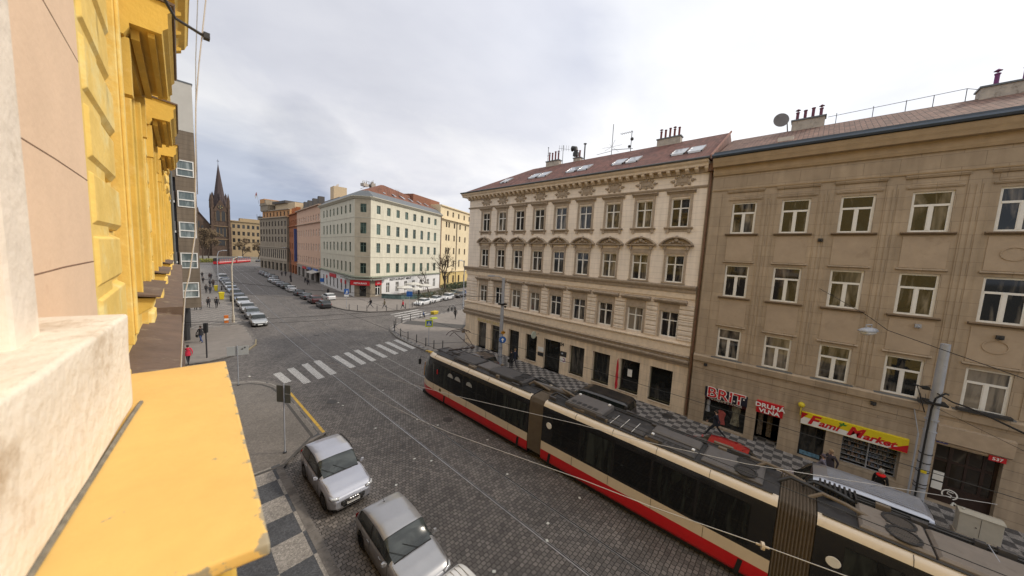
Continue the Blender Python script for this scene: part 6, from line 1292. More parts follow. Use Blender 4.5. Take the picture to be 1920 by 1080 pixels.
car('grey silver hatchback parked in front of the SUV at bottom of photo', 'hatch', (.34, .34, .35), 'grey_silver', (5.42, 9.75), A180-.02, 2)
lab = ['silver hatchback first in the left row by the far corner', 'dark grey hatchback second in the left row', 'silver estate third in the left row of parked cars', 'white silver car fourth in the left row', 'blue grey car fifth in the left row', 'black car sixth in the left row', 'pale blue car seventh in the left row', 'white car eighth in the left row', 'dark car ninth in the left row', 'silver car tenth in the left row', 'dark blue car eleventh in the left row', 'white van like car twelfth in the left row', 'grey car thirteenth in the left row', 'dark car last in the left row']
cols = [((.45, .46, .46), 'silver2'), ((.22, .23, .24), 'gunmetal'), ((.42, .42, .41), 'silver3'), ((.55, .56, .57), 'lightsilver'), ((.16, .19, .24), 'bluegrey'), ((.03, .03, .035), 'black'), ((.35, .42, .50), 'paleblue'), ((.62, .62, .62), 'white'), ((.07, .075, .09), 'darkgrey'), ((.45, .46, .46), 'silver2'), ((.05, .07, .14), 'navy'), ((.62, .62, .62), 'white'), ((.22, .23, .24), 'gunmetal'), ((.03, .03, .035), 'black')]
kinds = ['hatch', 'hatch', 'sedan', 'hatch', 'sedan', 'suv', 'hatch', 'suv', 'sedan', 'hatch', 'sedan', 'van', 'hatch', 'sedan']
for i in range(14):
    y = 54.5+i*5.75+(1.0 if i > 2 else 0)+(3 if i > 5 else 0); car(lab[i], kinds[i], *cols[i], (8.75+(y-54.5)*.047, y), A180-.05, 1 if i == 0 else 0)
rl = [('black hatchback nearest in the right row past the junction', 'hatch', (.02, .02, .022), 'gloss_black'), ('dark maroon SUV second in the right row', 'suv', (.07, .02, .022), 'maroon'), ('black car third in the right row', 'sedan', (.03, .03, .035), 'black'), ('black estate fourth in the right row', 'hatch', (.03, .03, .035), 'black'), ('white car fifth in the right row', 'sedan', (.62, .62, .62), 'white'),
      ('dark green car sixth in the right row', 'suv', (.025, .04, .035), 'darkgreen'), ('dark grey car seventh in the right row', 'sedan', (.07, .075, .09), 'darkgrey'), ('grey silver car eighth in the right row', 'hatch', (.3, .3, .31), 'midgrey'), ('silver car ninth in the right row', 'sedan', (.45, .46, .46), 'silver2'), ('dark grey car tenth in the right row', 'hatch', (.07, .075, .09), 'darkgrey'), ('black car eleventh in the right row', 'suv', (.03, .03, .035), 'black'),
      ('grey car twelfth in the right row', 'sedan', (.22, .23, .24), 'gunmetal'), ('dark car thirteenth in the right row', 'hatch', (.03, .03, .035), 'black'), ('dark car last in the right row near the square', 'sedan', (.07, .075, .09), 'darkgrey')]
for i, (l, k, c, n_) in enumerate(rl):
    y = 64.2+i*6.0+(2 if i > 3 else 0); car(l, k, c, n_, (19.85+(y-64)*.040+(1.6 if y > 120 else 0), y), math.pi/2-.04, 0)
car('white hatchback parked on the far side of the maroon SUV', 'hatch', (.62, .62, .62), 'white', (23.6, 73.2), math.pi/2, 0)
sd = math.atan2(.47, 1)
for l, k, c, n_, x, y in (('white estate nearest the crossing in the side street', 'sedan', (.62, .62, .62), 'white', 36.6, 58.0), ('white hatchback second in the side street', 'hatch', (.62, .62, .62), 'white', 40.9, 60.1), ('white SUV third in the side street', 'suv', (.62, .62, .62), 'white', 45.6, 62.0), ('dark brown car fourth in the side street', 'suv', (.05, .04, .035), 'darkbrown', 51.0, 64.2), ('bright blue car fifth in the side street', 'hatch', (.04, .08, .28), 'brightblue', 56.0, 66.6), ('dark green car sixth in the side street', 'suv', (.025, .04, .035), 'darkgreen', 61.5, 69.0), ('grey car parked behind the white SUV', 'sedan', (.16, .19, .17), 'greygreen', 52.5, 68.3)):
    car(l, k, c, n_, (x, y), sd+math.pi if n_ != 'brightblue' else sd, 0, group='cars parked in the side street')
car('red hatchback behind the tram in front of the clothes shop', 'hatch', (.42, .012, .014), 'bright_red', (20.4, 2.75), math.pi/2, 1)
car('silver van with ribbed roof behind the tram by the market', 'van', (.42, .44, .50), 'blue_silver', (20.15, -2.25), math.pi/2, 2, cat='van', name='parked_van')
car('black people carrier behind the tram by the banner door', 'van', (.025, .022, .022), 'black_van', (20.6, 9.9), math.pi/2, 1, cat='van', name='parked_van')
car('dark brown grey car behind the tram near the blue sign pole', 'suv', (.08, .065, .06), 'brown_grey', (20.5, 22.6), math.pi/2, 1)

# ---------------------------------------------------------------- trams
def modern_tram():
    t = thing('tram', 'long red, cream and black articulated low floor tram passing along the street', 'tram', (14.55, 21.35, 0), -math.pi/2)
    # local: x runs back along the tram (world -y), y is world +x
    red = mat('tram_red', (.55, .008, .012), .3, var=.06, sc=1.5, coat=.5, dirt=((.20, .02, .02), 3, .62, .5)); crm = mat('tram_cream', (.66, .56, .43), .35, var=.05, sc=1.5, coat=.4, dirt=((.42, .33, .24), 2, .6, .5))
    blk = mat('tram_black', (.012, .012, .013), .18, var=.2, sc=2, coat=.3); gl = glass_mat('tram_glass', (.006, .007, .008), (.03, .035, .033), .2, r=.03, spec=.4); roofm = mat('tram_roof', (.035, .034, .036), .6, var=.25, sc=2, dirt=((.10, .09, .08), 4, .55, .6))
    bel = mat('bellows_rubber', (.17, .135, .10), .75, var=.12, sc=3)
    NR = [(.88, .28), (1.20, .32), (1.235, .45), (1.245, .82), (1.248, .90), (1.25, 1.30), (1.25, 1.36), (1.235, 2.2), (1.20, 3.14), (1.185, 3.24), (1.12, 3.38), (1.0, 3.46), (.86, 3.48), (0, 3.50)]
    def section(x0, x1, nose=None):
        xs = []; n = int((x1-x0)/.35); xs = [x0+(x1-x0)*i/n for i in range(n+1)]
        if nose == 'front': xs = [0, .03, .08, .16, .3, .5, .8, 1.2, 1.7]+[x for x in xs if x > 1.9]
        if nose == 'back': xs = [x for x in xs if x < x1-1.9]+[x1-q for q in (1.7, 1.2, .8, .5, .3, .16, .08, .03, 0)]
        rings = []
        for x in xs:
            d = (x-x0) if nose == 'front' else (x1-x) if nose == 'back' else 9
            f = 1-.36*max(0, (1.6-d)/1.6)**2.2; rk = max(0, 1-d/1.1)
            r = []
            for (w, z) in NR:
                zz = z; dx = 0
                if nose:
                    k = max(0, (z-1.2)/2.3); s_ = 1 if nose == 'front' else -1
                    dx = s_*k*k*.85*max(0, 1-d/2.2); zz = z-.10*rk*k
                r.append((x+dx, w*f, zz))
            rings.append(r)
        return rings, xs
    bands = [('skirt', red, 0, 4), ('waist_panel', crm, 4, 6), ('window_band', blk, 6, 9), ('roof_edge', crm, 9, 12), ('roof_deck', roofm, 12, 13)]
    secs = [(0, 10.95, 'front'), (11.9, 21.45, None), (22.4, 31.4, 'back')]
    for x0, x1, nose in secs:
        rings, xs = section(x0, x1, nose)
        for nm, m, a, c in bands:
            for s in (-1, 1):
                if nm == 'roof_deck' and s > 0: continue
                mb = MB()
                if nm == 'roof_deck': mb.loft([[(p[0], -p[1], p[2]) for p in (r[12],)]+[(r[13][0], 0, r[13][2])]+[(r[12][0], r[12][1], r[12][2])] for r in rings], close=False, caps=False)
                else: mb.loft([[(p[0], s*p[1], p[2]) for p in r[a:c+1]] for r in rings], close=False, caps=False)
                o = mb.build(nm, m, t, smooth=True); fixn(o)
        for q, r in ((0, rings[0]), (1, rings[-1])):    # end walls, front screen
            isnose = (nose == 'front' and q == 0) or (nose == 'back' and q == 1)
            for lo, hi, m, nm in ((0, 4, red if isnose else blk, 'front_bumper'), (4, 6, crm if isnose else blk, 'front_panel'), (6, 10, gl if isnose else blk, 'windscreen'), (10, 13, blk, 'front_header')):
                mb = MB(); mb.loft([[(p[0], s*p[1], p[2]) for p in r[lo:hi+1]] for s in (-1, 1)], close=False, caps=False); mb.build(nm if isnose else 'end_wall', m, t)
        # underfloor
        mb = MB(); mb.box(x0+.3, x1-.1, -1.1, 1.1, .12, .34); mb.build('underframe', M['black'], t)
        # rows of side windows as separate glossy panes
        k = int((x1-x0-2.2)/1.35); step = (x1-x0-(2.6 if nose == 'front' else 1.2)-(1.6 if nose == 'back' else 0))/k; st = x0+(2.5 if nose == 'front' else .6)
        for i in range(k):
            a, c = st+i*step+.05, st+(i+1)*step-.05
            door = i in ((1, 4) if nose != None else (2, 5))
            for s in (-1, 1):
                if s > 0 and i % 2: continue
                z0, z1 = (.95 if door and False else 1.48), 2.95
                mb = MB(); yy = lambda z: 1.25-(max(0, z-1.36)*.0225)+.006
                mb.loft([[(a, s*yy(z), z), (c, s*yy(z), z)] for z in (z0, 2.2, z1)], close=False, caps=False); f = mb.build('window', gl, t)
        # panel joints on the cream band and the roof edge
        for i in range(1, int((x1-x0)/1.9)+1):
            x = x0+i*1.9
            if x > x1-.5: break
            mb = MB(); mb.tube([(x, -1.249, .9), (x, -1.253, 1.1), (x, -1.253, 1.34)], .008, 4); mb.tube([(x, -1.19, 3.22), (x, -1.125, 3.385), (x, -1.0, 3.468)], .008, 4); mb.build('panel_joint', M['black'], t)
    # bellows
    for x0, x1 in ((10.95, 11.9), (21.45, 22.4)):
        rings = []; n = 22
        for i in range(n+1):
            x = x0+(x1-x0)*i/n; d = .05 if i % 2 else -.035
            rings.append([(x, s*(w+d), z+(d if z > 3 else 0)) for s, w, z in [(-1, 1.0, .45), (-1, 1.19, .5), (-1, 1.20, 1.3), (-1, 1.18, 2.4), (-1, 1.14, 3.2), (-1, .98, 3.4), (0, 0, 3.44), (1, .98, 3.4), (1, 1.14, 3.2), (1, 1.18, 2.4), (1, 1.20, 1.3), (1, 1.19, .5), (1, 1.0, .45)]])
        mb = MB(); mb.loft(rings, close=False, caps=False); mb.build('bellows', bel, t)
        mb = MB(); mb.lathe([(.16, -1.262), (.17, -1.25)], 16, 'y'); 
        o = mb.build('round_badge', M['white'], t); o.location = (x1+.45, 0, 2.35)
    # black gaps where the bogie covers meet, oval skirts
    for x in (10.2, 12.4, 20.6, 23.0, 3.2, 29.0):
        mb = MB(); mb.loft([[(x-.07, -1.255, .27), (x+.07, -1.255, .27), (x+.16, -1.262, .86), (x+.02, -1.262, .86)], [(x-.07, -1.2, .27), (x+.07, -1.2, .27), (x+.16, -1.2, .86), (x+.02, -1.2, .86)]]); fixn(mb.build('skirt_gap', M['black'], t))
    for x in (2.2, 11.4, 21.9, 29.6):
        for s in (-1, 1):
            for dx in (-.75, .75): mb = MB(); mb.lathe([(.30, -.06), (.31, .06), (.05, .06)], 16, 'y'); o = mb.build('wheel', M['steel'], t); o.location = (x+dx, s*.75, .32)
    # cab: side window, mirror, orange strip, lamps, route display, red button stripe
    mb = MB(); mb.loft([[(.42, -1.075, 1.5), (1.9, -1.249, 1.5)], [(.62, -1.085, 2.25), (1.9, -1.24, 2.25)], [(.95, -1.10, 2.85), (1.9, -1.222, 2.85)]], close=False, caps=False); mb.build('cab_window', glass_mat('cab_glass', (.05, .06, .06), (.22, .25, .25), .7), t)
    mb = MB(); mb.tube([(.30, -1.0, 2.9), (.05, -1.22, 2.9), (.05, -1.25, 2.7)], .02, 5); mb.box(.0, .1, -1.34, -1.16, 2.35, 2.75); fixn(mb.build('mirror', M['black'], t))
    mb = MB(); mb.tube([(.06, -.86, 1.38), (.14, -.89, 1.9), (.32, -.93, 2.5)], .03, 5); mb.build('corner_light_strip', mat('amber', (.55, .25, .02), .4), t)
    for s in (-1, 1): mb = MB(); mb.ball((.02, s*.62, .95), .11, 10, 6); mb.build('headlight', M['white'], t)
    mb = MB(); mb.box(-.02+.35, .40, -.55, .55, 2.98, 3.14); mb.build('route_display', mat('amber', ()), t)
    mb = MB(); mb.box(2.32, 2.42, -1.262, -1.24, 2.2, 2.55); mb.build('door_sticker', M['red'], t)
    for x in (3.9, 4.7, 5.9):  # pale half discs painted on as reflections in the side windows
        mb = MB(); mb.loft([[(x+math.cos(q)*.30, -1.2395, 2.40+math.sin(q)*.28) for q in [math.pi*i/10 for i in range(11)]], [(x+math.cos(q)*.30, -1.2375, 2.40+math.sin(q)*.28) for q in [math.pi*i/10 for i in range(11)]]]); fixn(mb.build('painted_reflection', mat('painted_reflection_grey', (.34, .36, .37), .3), t))
    mb = MB(); mb.lathe([(.12, -1.256), (.14, -1.25)], 14, 'y'); o = mb.build('oval_badge', mat('badge', (.10, .09, .03), .5), t); o.location = (2.75, 0, 1.1)
    for x, z in ((3.6, 2.6),): pass
    text_obj('9', .34, mat('amber', ()), t, 'route_number', (1.1, -1.235, 2.62), (-1, 0, 0) if False else (1, 0, 0), (0, -1, 0)) if 0 else None
    # roof equipment: boxes with fans, cable trays, pipes, white lamps
    dg, mg, lg = mat('roof_box_dark', (.065, .062, .064), .55, var=.15, sc=3, dirt=((.11, .10, .09), 5, .55, .6)), mat('roof_box_mid', (.12, .112, .11), .55, var=.12, sc=3), mat('roof_box_beige', (.21, .18, .155), .6, var=.1, sc=2.5, dirt=((.15, .12, .10), 4, .55, .5))
    def rbox(x0, x1, y0, y1, z1, m, fans=0, lamps=False, grill=0, z0=3.48):
        mb = MB(); i = .07; mb.loft([[(x0, y0, z0), (x1, y0, z0), (x1, y1, z0), (x0, y1, z0)], [(x0, y0, z1-i), (x1, y0, z1-i), (x1, y1, z1-i), (x0, y1, z1-i)], [(x0+i, y0+i, z1), (x1-i, y0+i, z1), (x1-i, y1-i, z1), (x0+i, y1-i, z1)]]); o = fixn(mb.build('roof_box', m, t, bevel=.01))
        for k in range(fans):
            y = y0+(y1-y0)*(k+.5)/fans; x = x1-.52 if fans else 0; q = MB(); q.lathe([(.36, z1-.02), (.36, z1+.025), (.30, z1+.03), (.29, z1-.02)], 20, 'z'); [q.box(-.3, .3, -.012+j*.07, .012+j*.07, z1+.005, z1+.012) for j in range(-4, 5) if abs(j) < 4.2]; f = q.build('fan_grille', M['dark'], o); f.location = (x, y, 0)
        for k in range(grill):
            q = MB(); xx = x0+.25+(x1-x0-.5)*k/grill; q.box(xx, xx+(x1-x0-.5)/grill-.08, y0+.12, y0+.38, z1+.003, z1+.012); q.build('vent_grille', M['dark'], o)
        if lamps:
            for xx in (x0+.12, x1-.2): q = MB(); q.box(xx, xx+.1, y1-.3, y1-.16, z1+.0, z1+.05); q.build('roof_lamp', mat('lamp_white', (.8, .8, .8), .3), o)
        return o
    rbox(3.6, 5.6, -.72, .62, 3.72, dg); rbox(5.75, 6.9, -.45, .75, 3.66, mg); rbox(7.1, 9.9, -.62, .62, 3.74, dg, fans=2)
    rbox(2.2, 3.4, .1, .8, 3.62, dg); rbox(.9, 2.0, -.3, .5, 3.58, dg)
    rbox(12.9, 14.9, -.70, .72, 3.76, mg, lamps=True, grill=5); rbox(15.2, 16.9, -.7, -.05, 3.60, dg); rbox(17.0, 18.9, .0, .66, 3.62, mg); rbox(17.0, 18.9, -.80, -.12, 3.60, dg, lamps=True, grill=5); rbox(19.1, 21.0, -.72, .60, 3.62, mg, fans=2)
    rbox(23.3, 24.7, -.85, .50, 3.64, lg, fans=2); rbox(24.75, 27.3, -.85, .50, 3.64, lg); rbox(28.2, 30.2, -.6, .6, 3.70, dg)
    for xx in (15.45, 15.95, 16.45, 25.9, 27.7, 28.05):
        mb = MB(); mb.tube([(xx, -.9, 3.62), (xx, .1 if xx < 20 else .8, 3.64)], .012, 4); mb.build('roof_strap', M['white'] if xx < 20 else M['galv'], t)
    for y, z in ((.92, 3.56), (.80, 3.54), (-.93, 3.52)):
        for x0, x1 in ((1.8, 10.8), (12.0, 21.3), (22.5, 30.5)): mb = MB(); mb.tube([(x0, y, z), (x1, y, z)], .035, 6); mb.build('roof_conduit', M['dark'], t)
    for k, (x, y) in enumerate(((10.3, .35), (10.5, -.1), (10.4, .7), (12.2, .2), (12.3, -.4), (21.2, .4), (22.5, .3), (22.7, -.3), (21.9, 0))):
        mb = MB(); mb.tube([(x-.5, y, 3.55), (x-.2, y+.1, 3.78), (x+.3, y-.05, 3.80), (x+.9, y+.15, 3.56)], .06, 7); mb.build('roof_hose', bel if k % 2 else M['dark'], t)
    mb = MB(); mb.tube([(9.9+.4, .1, 3.66), (12.6, .3, 3.66)], .13, 8); mb.build('roof_pipe', mg, t)
    mb = MB(); [mb.box(22.45+k*.12, 22.5+k*.12, .35, .95, 3.5, 3.74) for k in range(8)]; mb.build('resistor_fins', M['dark'], t)
    rnd = random.Random(5)
    for k in range(46):
        x = rnd.uniform(1.5, 30.5)
        if 10.8 < x < 12.1 or 21.3 < x < 22.6: continue
        y = rnd.choice((-.86, .70, .95, .82, -.72))+rnd.uniform(-.06, .06); mb = MB(); a = rnd.uniform(.08, .35); mb.box(x-a, x+a, y-.07, y+.07, 3.46, 3.5+rnd.uniform(.06, .2)); mb.build('roof_unit', dg if k % 3 else bel, t)
    # pantograph
    pm = mat('pantograph_metal', (.07, .05, .045), .5, .4)
    mb = MB(); mb.tube([(3.2, -.5, 3.62), (1.2, -.5, 3.62)], .03, 5); mb.tube([(3.2, .5, 3.62), (1.2, .5, 3.62)], .03, 5); mb.tube([(1.3, -.5, 3.64), (1.3, .5, 3.64)], .03, 5); mb.tube([(3.0, -.5, 3.64), (3.0, .5, 3.64)], .03, 5); mb.build('pantograph_base', pm, t)
    mb = MB(); mb.tube([(2.0, 0, 3.66), (4.7, 0, 4.50)], .055, 7, .045); mb.build('pantograph_lower_arm', pm, t)
    mb = MB(); mb.tube([(4.7, -.12, 4.5), (4.7, .12, 4.5)], .09, 8); mb.build('pantograph_knee', pm, t)
    mb = MB(); mb.tube([(4.72, -.1, 4.5), (3.2, -.42, 5.32)], .025, 5); mb.tube([(4.72, .1, 4.5), (3.2, .42, 5.32)], .025, 5); mb.tube([(3.9, -.27, 4.94), (3.9, .27, 4.94)], .015, 4); mb.build('pantograph_upper_arm', pm, t)
    mb = MB()
    for dx in (-.2, .2): mb.tube([(3.1+dx, -.95, 5.16), (3.1+dx, -.75, 5.33), (3.1+dx, -.5, 5.42), (3.1+dx, .5, 5.42), (3.1+dx, .75, 5.33), (3.1+dx, .95, 5.16)], .028, 5)
    for y in (-.45, .45): mb.tube([(2.9, y, 5.40), (3.3, y, 5.40)], .02, 4)
    mb.build('pantograph_head', pm, t)
    # passengers seen through the glass (dim shapes behind)
    return t
TRAM = modern_tram()
def old_tram():
    a = math.atan2(34, 17.5); t = thing('tram', 'small red and white tram crossing the square in front of the church', 'tram', (26.2, 222, 0), a)
    red = MATS['tram_red']; L = 37
    for k, (x0, x1) in enumerate(((-18.6, -.4), (.4, 18.6))):
        mb = MB(); mb.loft([[(x, w*y, z) for y, z in ((-1.2, .3), (-1.25, 1.0), (-1.25, 1.5), (1.25, 1.5), (1.25, 1.0), (1.2, .3))] for x, w in ((x0, .75), (x0+.7, 1), (x1-.7, 1), (x1, .75))]); fixn(mb.build('lower_body', red, t))
        mb = MB(); mb.loft([[(x, w*y, z) for y, z in ((-1.24, 1.5), (-1.15, 2.6), (1.15, 2.6), (1.24, 1.5))] for x, w in ((x0+.05, .75), (x0+.7, 1), (x1-.7, 1), (x1-.05, .75))]); fixn(mb.build('window_band', M['glassd'], t))
        mb = MB(); mb.loft([[(x, w*y, z) for y, z in ((-1.2, 2.6), (-1.0, 3.0), (0, 3.15), (1.0, 3.0), (1.2, 2.6))] for x, w in ((x0, .75), (x0+.7, 1), (x1-.7, 1), (x1, .75))]); fixn(mb.build('roof', M['dark'], t))
        mb = MB(); [mb.box(x0+1+i*2.3, x0+1.25+i*2.3, -1.27, 1.27, 1.5, 2.6) for i in range(8)]; mb.build('window_pillars', red, t)
        for s in (-1, 1): mb = MB(); mb.box(x0+.5, x1-.5, s*1.25, s*1.27, 1.1, 1.3); mb.build('white_stripe', M['white'], t)
        mb = MB(); mb.box(x0+1, x1-1, -1.0, 1.0, .1, .35); mb.build('underframe', M['black'], t)
old_tram()
# ---------------------------------------------------------------- poles, lamps, wires
def big_pole(label, x, y, h, extra):
    t = thing('tram_pole', label, 'pole', (x, y, .12)); mb = MB(); mb.tube([(0, 0, 0), (0, 0, 1.1)], .21, 16, .205); mb.tube([(0, 0, 1.1), (0, 0, 4.4)], .19, 16, .175); mb.tube([(0, 0, 4.4), (0, 0, h-.12)], .165, 16, .14); o = fixn(mb.build('shaft', M['galv'], t, smooth=True)); sharp(o)
    for z in (1.12, 1.9, 2.05, 2.6, 3.0, 3.4, 4.4, 4.9):
        mb = MB(); mb.tube([(0, 0, z), (0, 0, z+.035)], .20 if z > 1.5 else .22, 14); mb.build('band', M['galv'] if z > 4 else M['dark'], t)
    return t
p1 = big_pole('thick grey tram pole with black cables beside the white cabinet', 21.75, -4.55, 8.3, 1)
mb = MB(); mb.tube([(-.2, .1, .9), (-.22, .12, 3.0), (-.2, .1, 5.4), (-.25, .05, 5.9), (-.1, -.2, 6.15), (.0, -.3, 6.1)], .035, 6); mb.tube([(-.15, .25, 5.2), (-.5, .5, 5.9), (-.4, .6, 6.3), (-.1, .2, 6.35)], .018, 5); mb.build('black_cable', M['black'], p1)
mb = MB(); mb.box(-.34, -.18, .25, .45, 6.2, 6.32); mb.tube([(-.6, .75, 6.4), (-.2, .2, 6.2)], .03, 5); mb.box(-.3, .3, -.3, .3, 5.62, 5.7); mb.build('insulator', M['black'], p1)
mb = MB(); mb.box(-.215, -.205, -.08, .1, 2.6, 2.72); mb.build('sticker', M['yellow'], p1)
p2 = big_pole('slim grey tram pole with round blue arrow sign opposite', 22.0, 21.1, 8.9, 0)
mb = MB(); mb.lathe([(.02, -.03), (.33, -.03), (.33, 0), (.02, 0)], 22, 'y'); o = fixn(mb.build('blue_round_sign', M['blue'], p2)); o.location = (-.05, -.30, 2.85); o.rotation_euler = (0, 0, -.75)
mb = MB(); mb.face([(-.16, -.045, -.02), (0, -.045, .2), (.16, -.045, -.02), (.05, -.045, -.02), (.05, -.045, -.2), (-.05, -.045, -.2), (-.05, -.045, -.02)]); o = mb.build('arrow', M['wt'], p2); o.location = (-.05, -.30, 2.85); o.rotation_euler = (0, 0, -.75)
mb = MB(); mb.face([(-.22, 0, 0), (0, 0, -.2), (.22, 0, 0), (0, 0, .2)]); mb.box(-.2, .2, 0, .02, -.1, .1); o = mb.build('yellow_sign', mat('amber', ()), p2); o.location = (0, -.28, 3.55); o.rotation_euler = (0, 0, -.75)
mb = MB(); mb.box(-.3, .3, -.3, .3, 6.2, 6.35); mb.ball((.3, -.1, 6.0), .12, 6, 4); mb.build('insulator', M['black'], p2)
mb = MB(); mb.tube([(0, 0, 8.7), (-.6, .1, 8.95), (-1.3, .1, 9.0)], .04, 6); mb.box(-1.9, -1.2, -.02, .22, 8.93, 9.05); mb.build('lamp_arm', M['galv'], p2)
g_ = 'overhead tram wires'
wm = mat('bright_wire', (.42, .41, .40), .4, .3); dm_ = M['black']
cable('contact_wire', 'straight contact wire hanging above the roof of the long tram', [(14.55, -30, 5.5), (14.55, 34, 5.5), (15.2, 60, 5.5), (20, 150, 5.5)], .010, dm_, group=g_)
cable('contact_wire', 'contact wire above the near track left of the long tram', [(10.5, -30, 5.5), (10.5, 34, 5.5), (11.2, 60, 5.5), (16, 150, 5.5)], .010, dm_, group=g_)
cable('span_wire', 'bright span wire crossing in front of the tram side from upper left', [(4.9, 12.0, 5.7), (5.53, 9.03, 5.5), (5.83, 7.53, 5.5), (6.42, 5.49, 5.5), (6.96, 3.62, 5.5), (7.31, 2.1, 5.5), (7.85, .33, 5.5), (8.24, -1.11, 5.5), (9.0, -4.0, 5.6)], .009, wm, cat='wire', group=g_)
mb = MB(); mb.tube([(7.90, .1, 5.5), (7.915, .05, 5.5)], .075, 14); mb.tube([(7.885, .18, 5.5), (7.93, -.03, 5.5)], .022, 8); tag(mb.build('wire_insulator', mat('porcelain', (.45, .38, .30), .4)), 'round pale insulator disc on the bright span wire in front of the tram', 'insulator')
cable('span_wire', 'bright span wire drooping over the tram windows from the middle of its side', [(5.0, 16, 5.7), (7.47, 9.73, 5.5), (9.29, 5.08, 5.5), (9.87, 3.26, 5.5), (10.97, .68, 5.5), (13.5, -4, 5.6)], .008, wm, cat='wire', group=g_)
cable('lamp_wire', 'thin dark wire slanting from the tan facade past the hanging lamp to the right edge', [(25.0, -.61, 10.09), (22.5, -2.35, 9.05), (19.2, -2.6, 8.85), (14.5, -4.6, 8.5), (0, -12, 9.2)], .012, dm_, cat='wire', group=g_)
cable('feeder_cable', 'thick black feeder cable running from the grey pole to the right edge', [(21.75, -4.55, 6.2), (19.8, -4.55, 6.4), (18.2, -4.5, 6.7), (16.7, -4.55, 6.9), (10, -5.4, 7.4), (0, -6, 8)], .028, dm_, group=g_)
cable('feeder_cable', 'black insulated cable slanting from the slim pole over the pavement', [(22.0, 21.2, 7.1), (14.93, 17.84+12, 6.6), (9, 38, 6.6), (3, 46, 7)], .02, dm_, group=g_)
cable('span_wire', 'dark wire from the thick pole down along the door to the right', [(21.75, -4.55, 5.6), (18, -6.2, 5.5), (0, -16, 6)], .008, dm_, cat='wire', group=g_)
for i, (a, c) in enumerate((((.3, 26.5, 6.2), (22, 21.1, 6.8)), ((.3, 27.5, 5.9), (14, 24, 5.9)), ((1, 60, 6.5), (25, 75, 7)), ((1, 90, 7), (30, 100, 7)), ((2.6, 46, 6), (14, 33, 5.8)))):
    cable('span_wire', ['dark span wire from the yellow house corner to the slim pole', 'second dark span wire from the yellow house corner to the tracks', 'dark span wire across the street beyond the junction', 'faint span wire far up the street', 'dark span wire from the grey bay house to the junction'][i], [a, c], .011, dm_, sag=.25, cat='wire', group=g_)
def hanging_lamp():
    t = thing('street_lamp', 'white street lamp hanging on a wire before the tan facade', 'street lamp', (19.3, -2.1, 8.75), -.5)
    mb = MB(); mb.loft([[(x, w*math.cos(q), -.05+h*math.sin(q)) for q in [math.pi*i/8 for i in range(9)]] for x, w, h in ((-.42, .08, .05), (-.38, .16, .12), (0, .20, .17), (.38, .16, .12), (.42, .08, .05))]); fixn(mb.build('housing', M['galv'], t, smooth=True))
    mb = MB(); mb.loft([[(x, w*math.cos(q), -.06-h*math.sin(q)) for q in [math.pi*i/8 for i in range(9)]] for x, w, h in ((-.38, .10, .04), (-.3, .15, .13), (0, .17, .16), (.3, .15, .13), (.38, .10, .04))]); fixn(mb.build('glass_bowl', M['lampglass'], t, smooth=True))
    mb = MB(); mb.tube([(-.2, 0, .1), (-.2, 0, .22), (.2, 0, .22), (.2, 0, .1)], .02, 5); mb.build('hanger', M['galv'], t)
hanging_lamp()
def lamp_post(label, x, y, h, arm, rz, m, r=.07):
    t = thing('street_lamp', label, 'street lamp', (x, y, .12), rz); mb = MB(); mb.tube([(0, 0, 0), (0, 0, 1.0)], r*1.6, 10); mb.tube([(0, 0, 1.0), (0, 0, h*.85), (arm*.15, 0, h*.97), (arm*.6, 0, h)], r, 8, r*.6); fixn(mb.build('post', m, t)); mb = MB(); mb.box(arm*.55, arm, -.14, .14, h-.06, h+.08); mb.build('lamp_head', M['galv'], t, bevel=.03)
lamp_post('tall cream lamp post with curved arm at the far left corner', 6.46, 56.8, 8.9, 1.2, .2, mat('cream_pole', (.52, .47, .38), .6), .10)
lamp_post('grey lamp post at the side street kerb by the cream house', 40.4, 49.6, 9.6, -2.2, .4, M['galv'], .09)
lamp_post('dark lamp post far up the right pavement', 26.0, 112, 10, -2, 0, M['dark'], .12)
lamp_post('pale lamp post far up the left pavement', 8.2, 92, 9, 1.6, 0, M['galv'], .09)
def sign_post(label, x, y, h, plates, rz=0, m=None, cat='traffic sign', name='traffic_sign'):
    t = thing(name, label, cat, (x, y, .12), rz); mb = MB(); mb.tube([(0, 0, 0), (0, 0, h)], .032, 8); mb.build('post', m or M['galv'], t)
    mb = MB(); mb.cyl((0, 0, 0), .09, .06, 10); mb.build('base', M['dark'], t)
    for (x0, x1, z0, z1, mm, yy) in plates:
        mb = MB(); mb.box(x0, x1, yy, yy+.02, z0, z1); mb.build('sign_plate', mm, t, bevel=.006)
    return t
gb = mat('sign_back', (.13, .14, .12), .6, var=.12); wb = mat('sign_back_white', (.42, .44, .44), .5, var=.05)
s1 = sign_post('two grey sign backs stacked on a post on the near left corner', 4.05, 19.2, 3.75, [(-.42, -.02, 2.75, 3.65, gb, .03), (.0, .34, 2.72, 3.2, gb, .035), (.0, .34, 3.22, 3.68, gb, .03)], -.9)
s2 = sign_post('wide white sign backs on a thin post by the kerb corner', 3.7, 31.1, 3.1, [(-.62, -.03, 2.35, 3.05, wb, .03), (.03, .66, 2.35, 3.05, wb, .03)], -.25)
mb = MB(); [mb.box(.25+k*.16, .32+k*.16, .0, .03, 2.78+.1*(k % 2), 2.86+.1*(k % 2)) for k in range(2)]; mb.build('clamps', M['dark'], s2)
s3 = sign_post('yellow green bordered pedestrian crossing sign on the near right corner', 20.75, 31.5, 3.1, [(-.42, .42, 2.25, 3.1, mat('fluo_green', (.55, .62, .02), .5), -.05), (-.28, .28, 2.39, 2.96, M['blue'], -.065)], -.6)
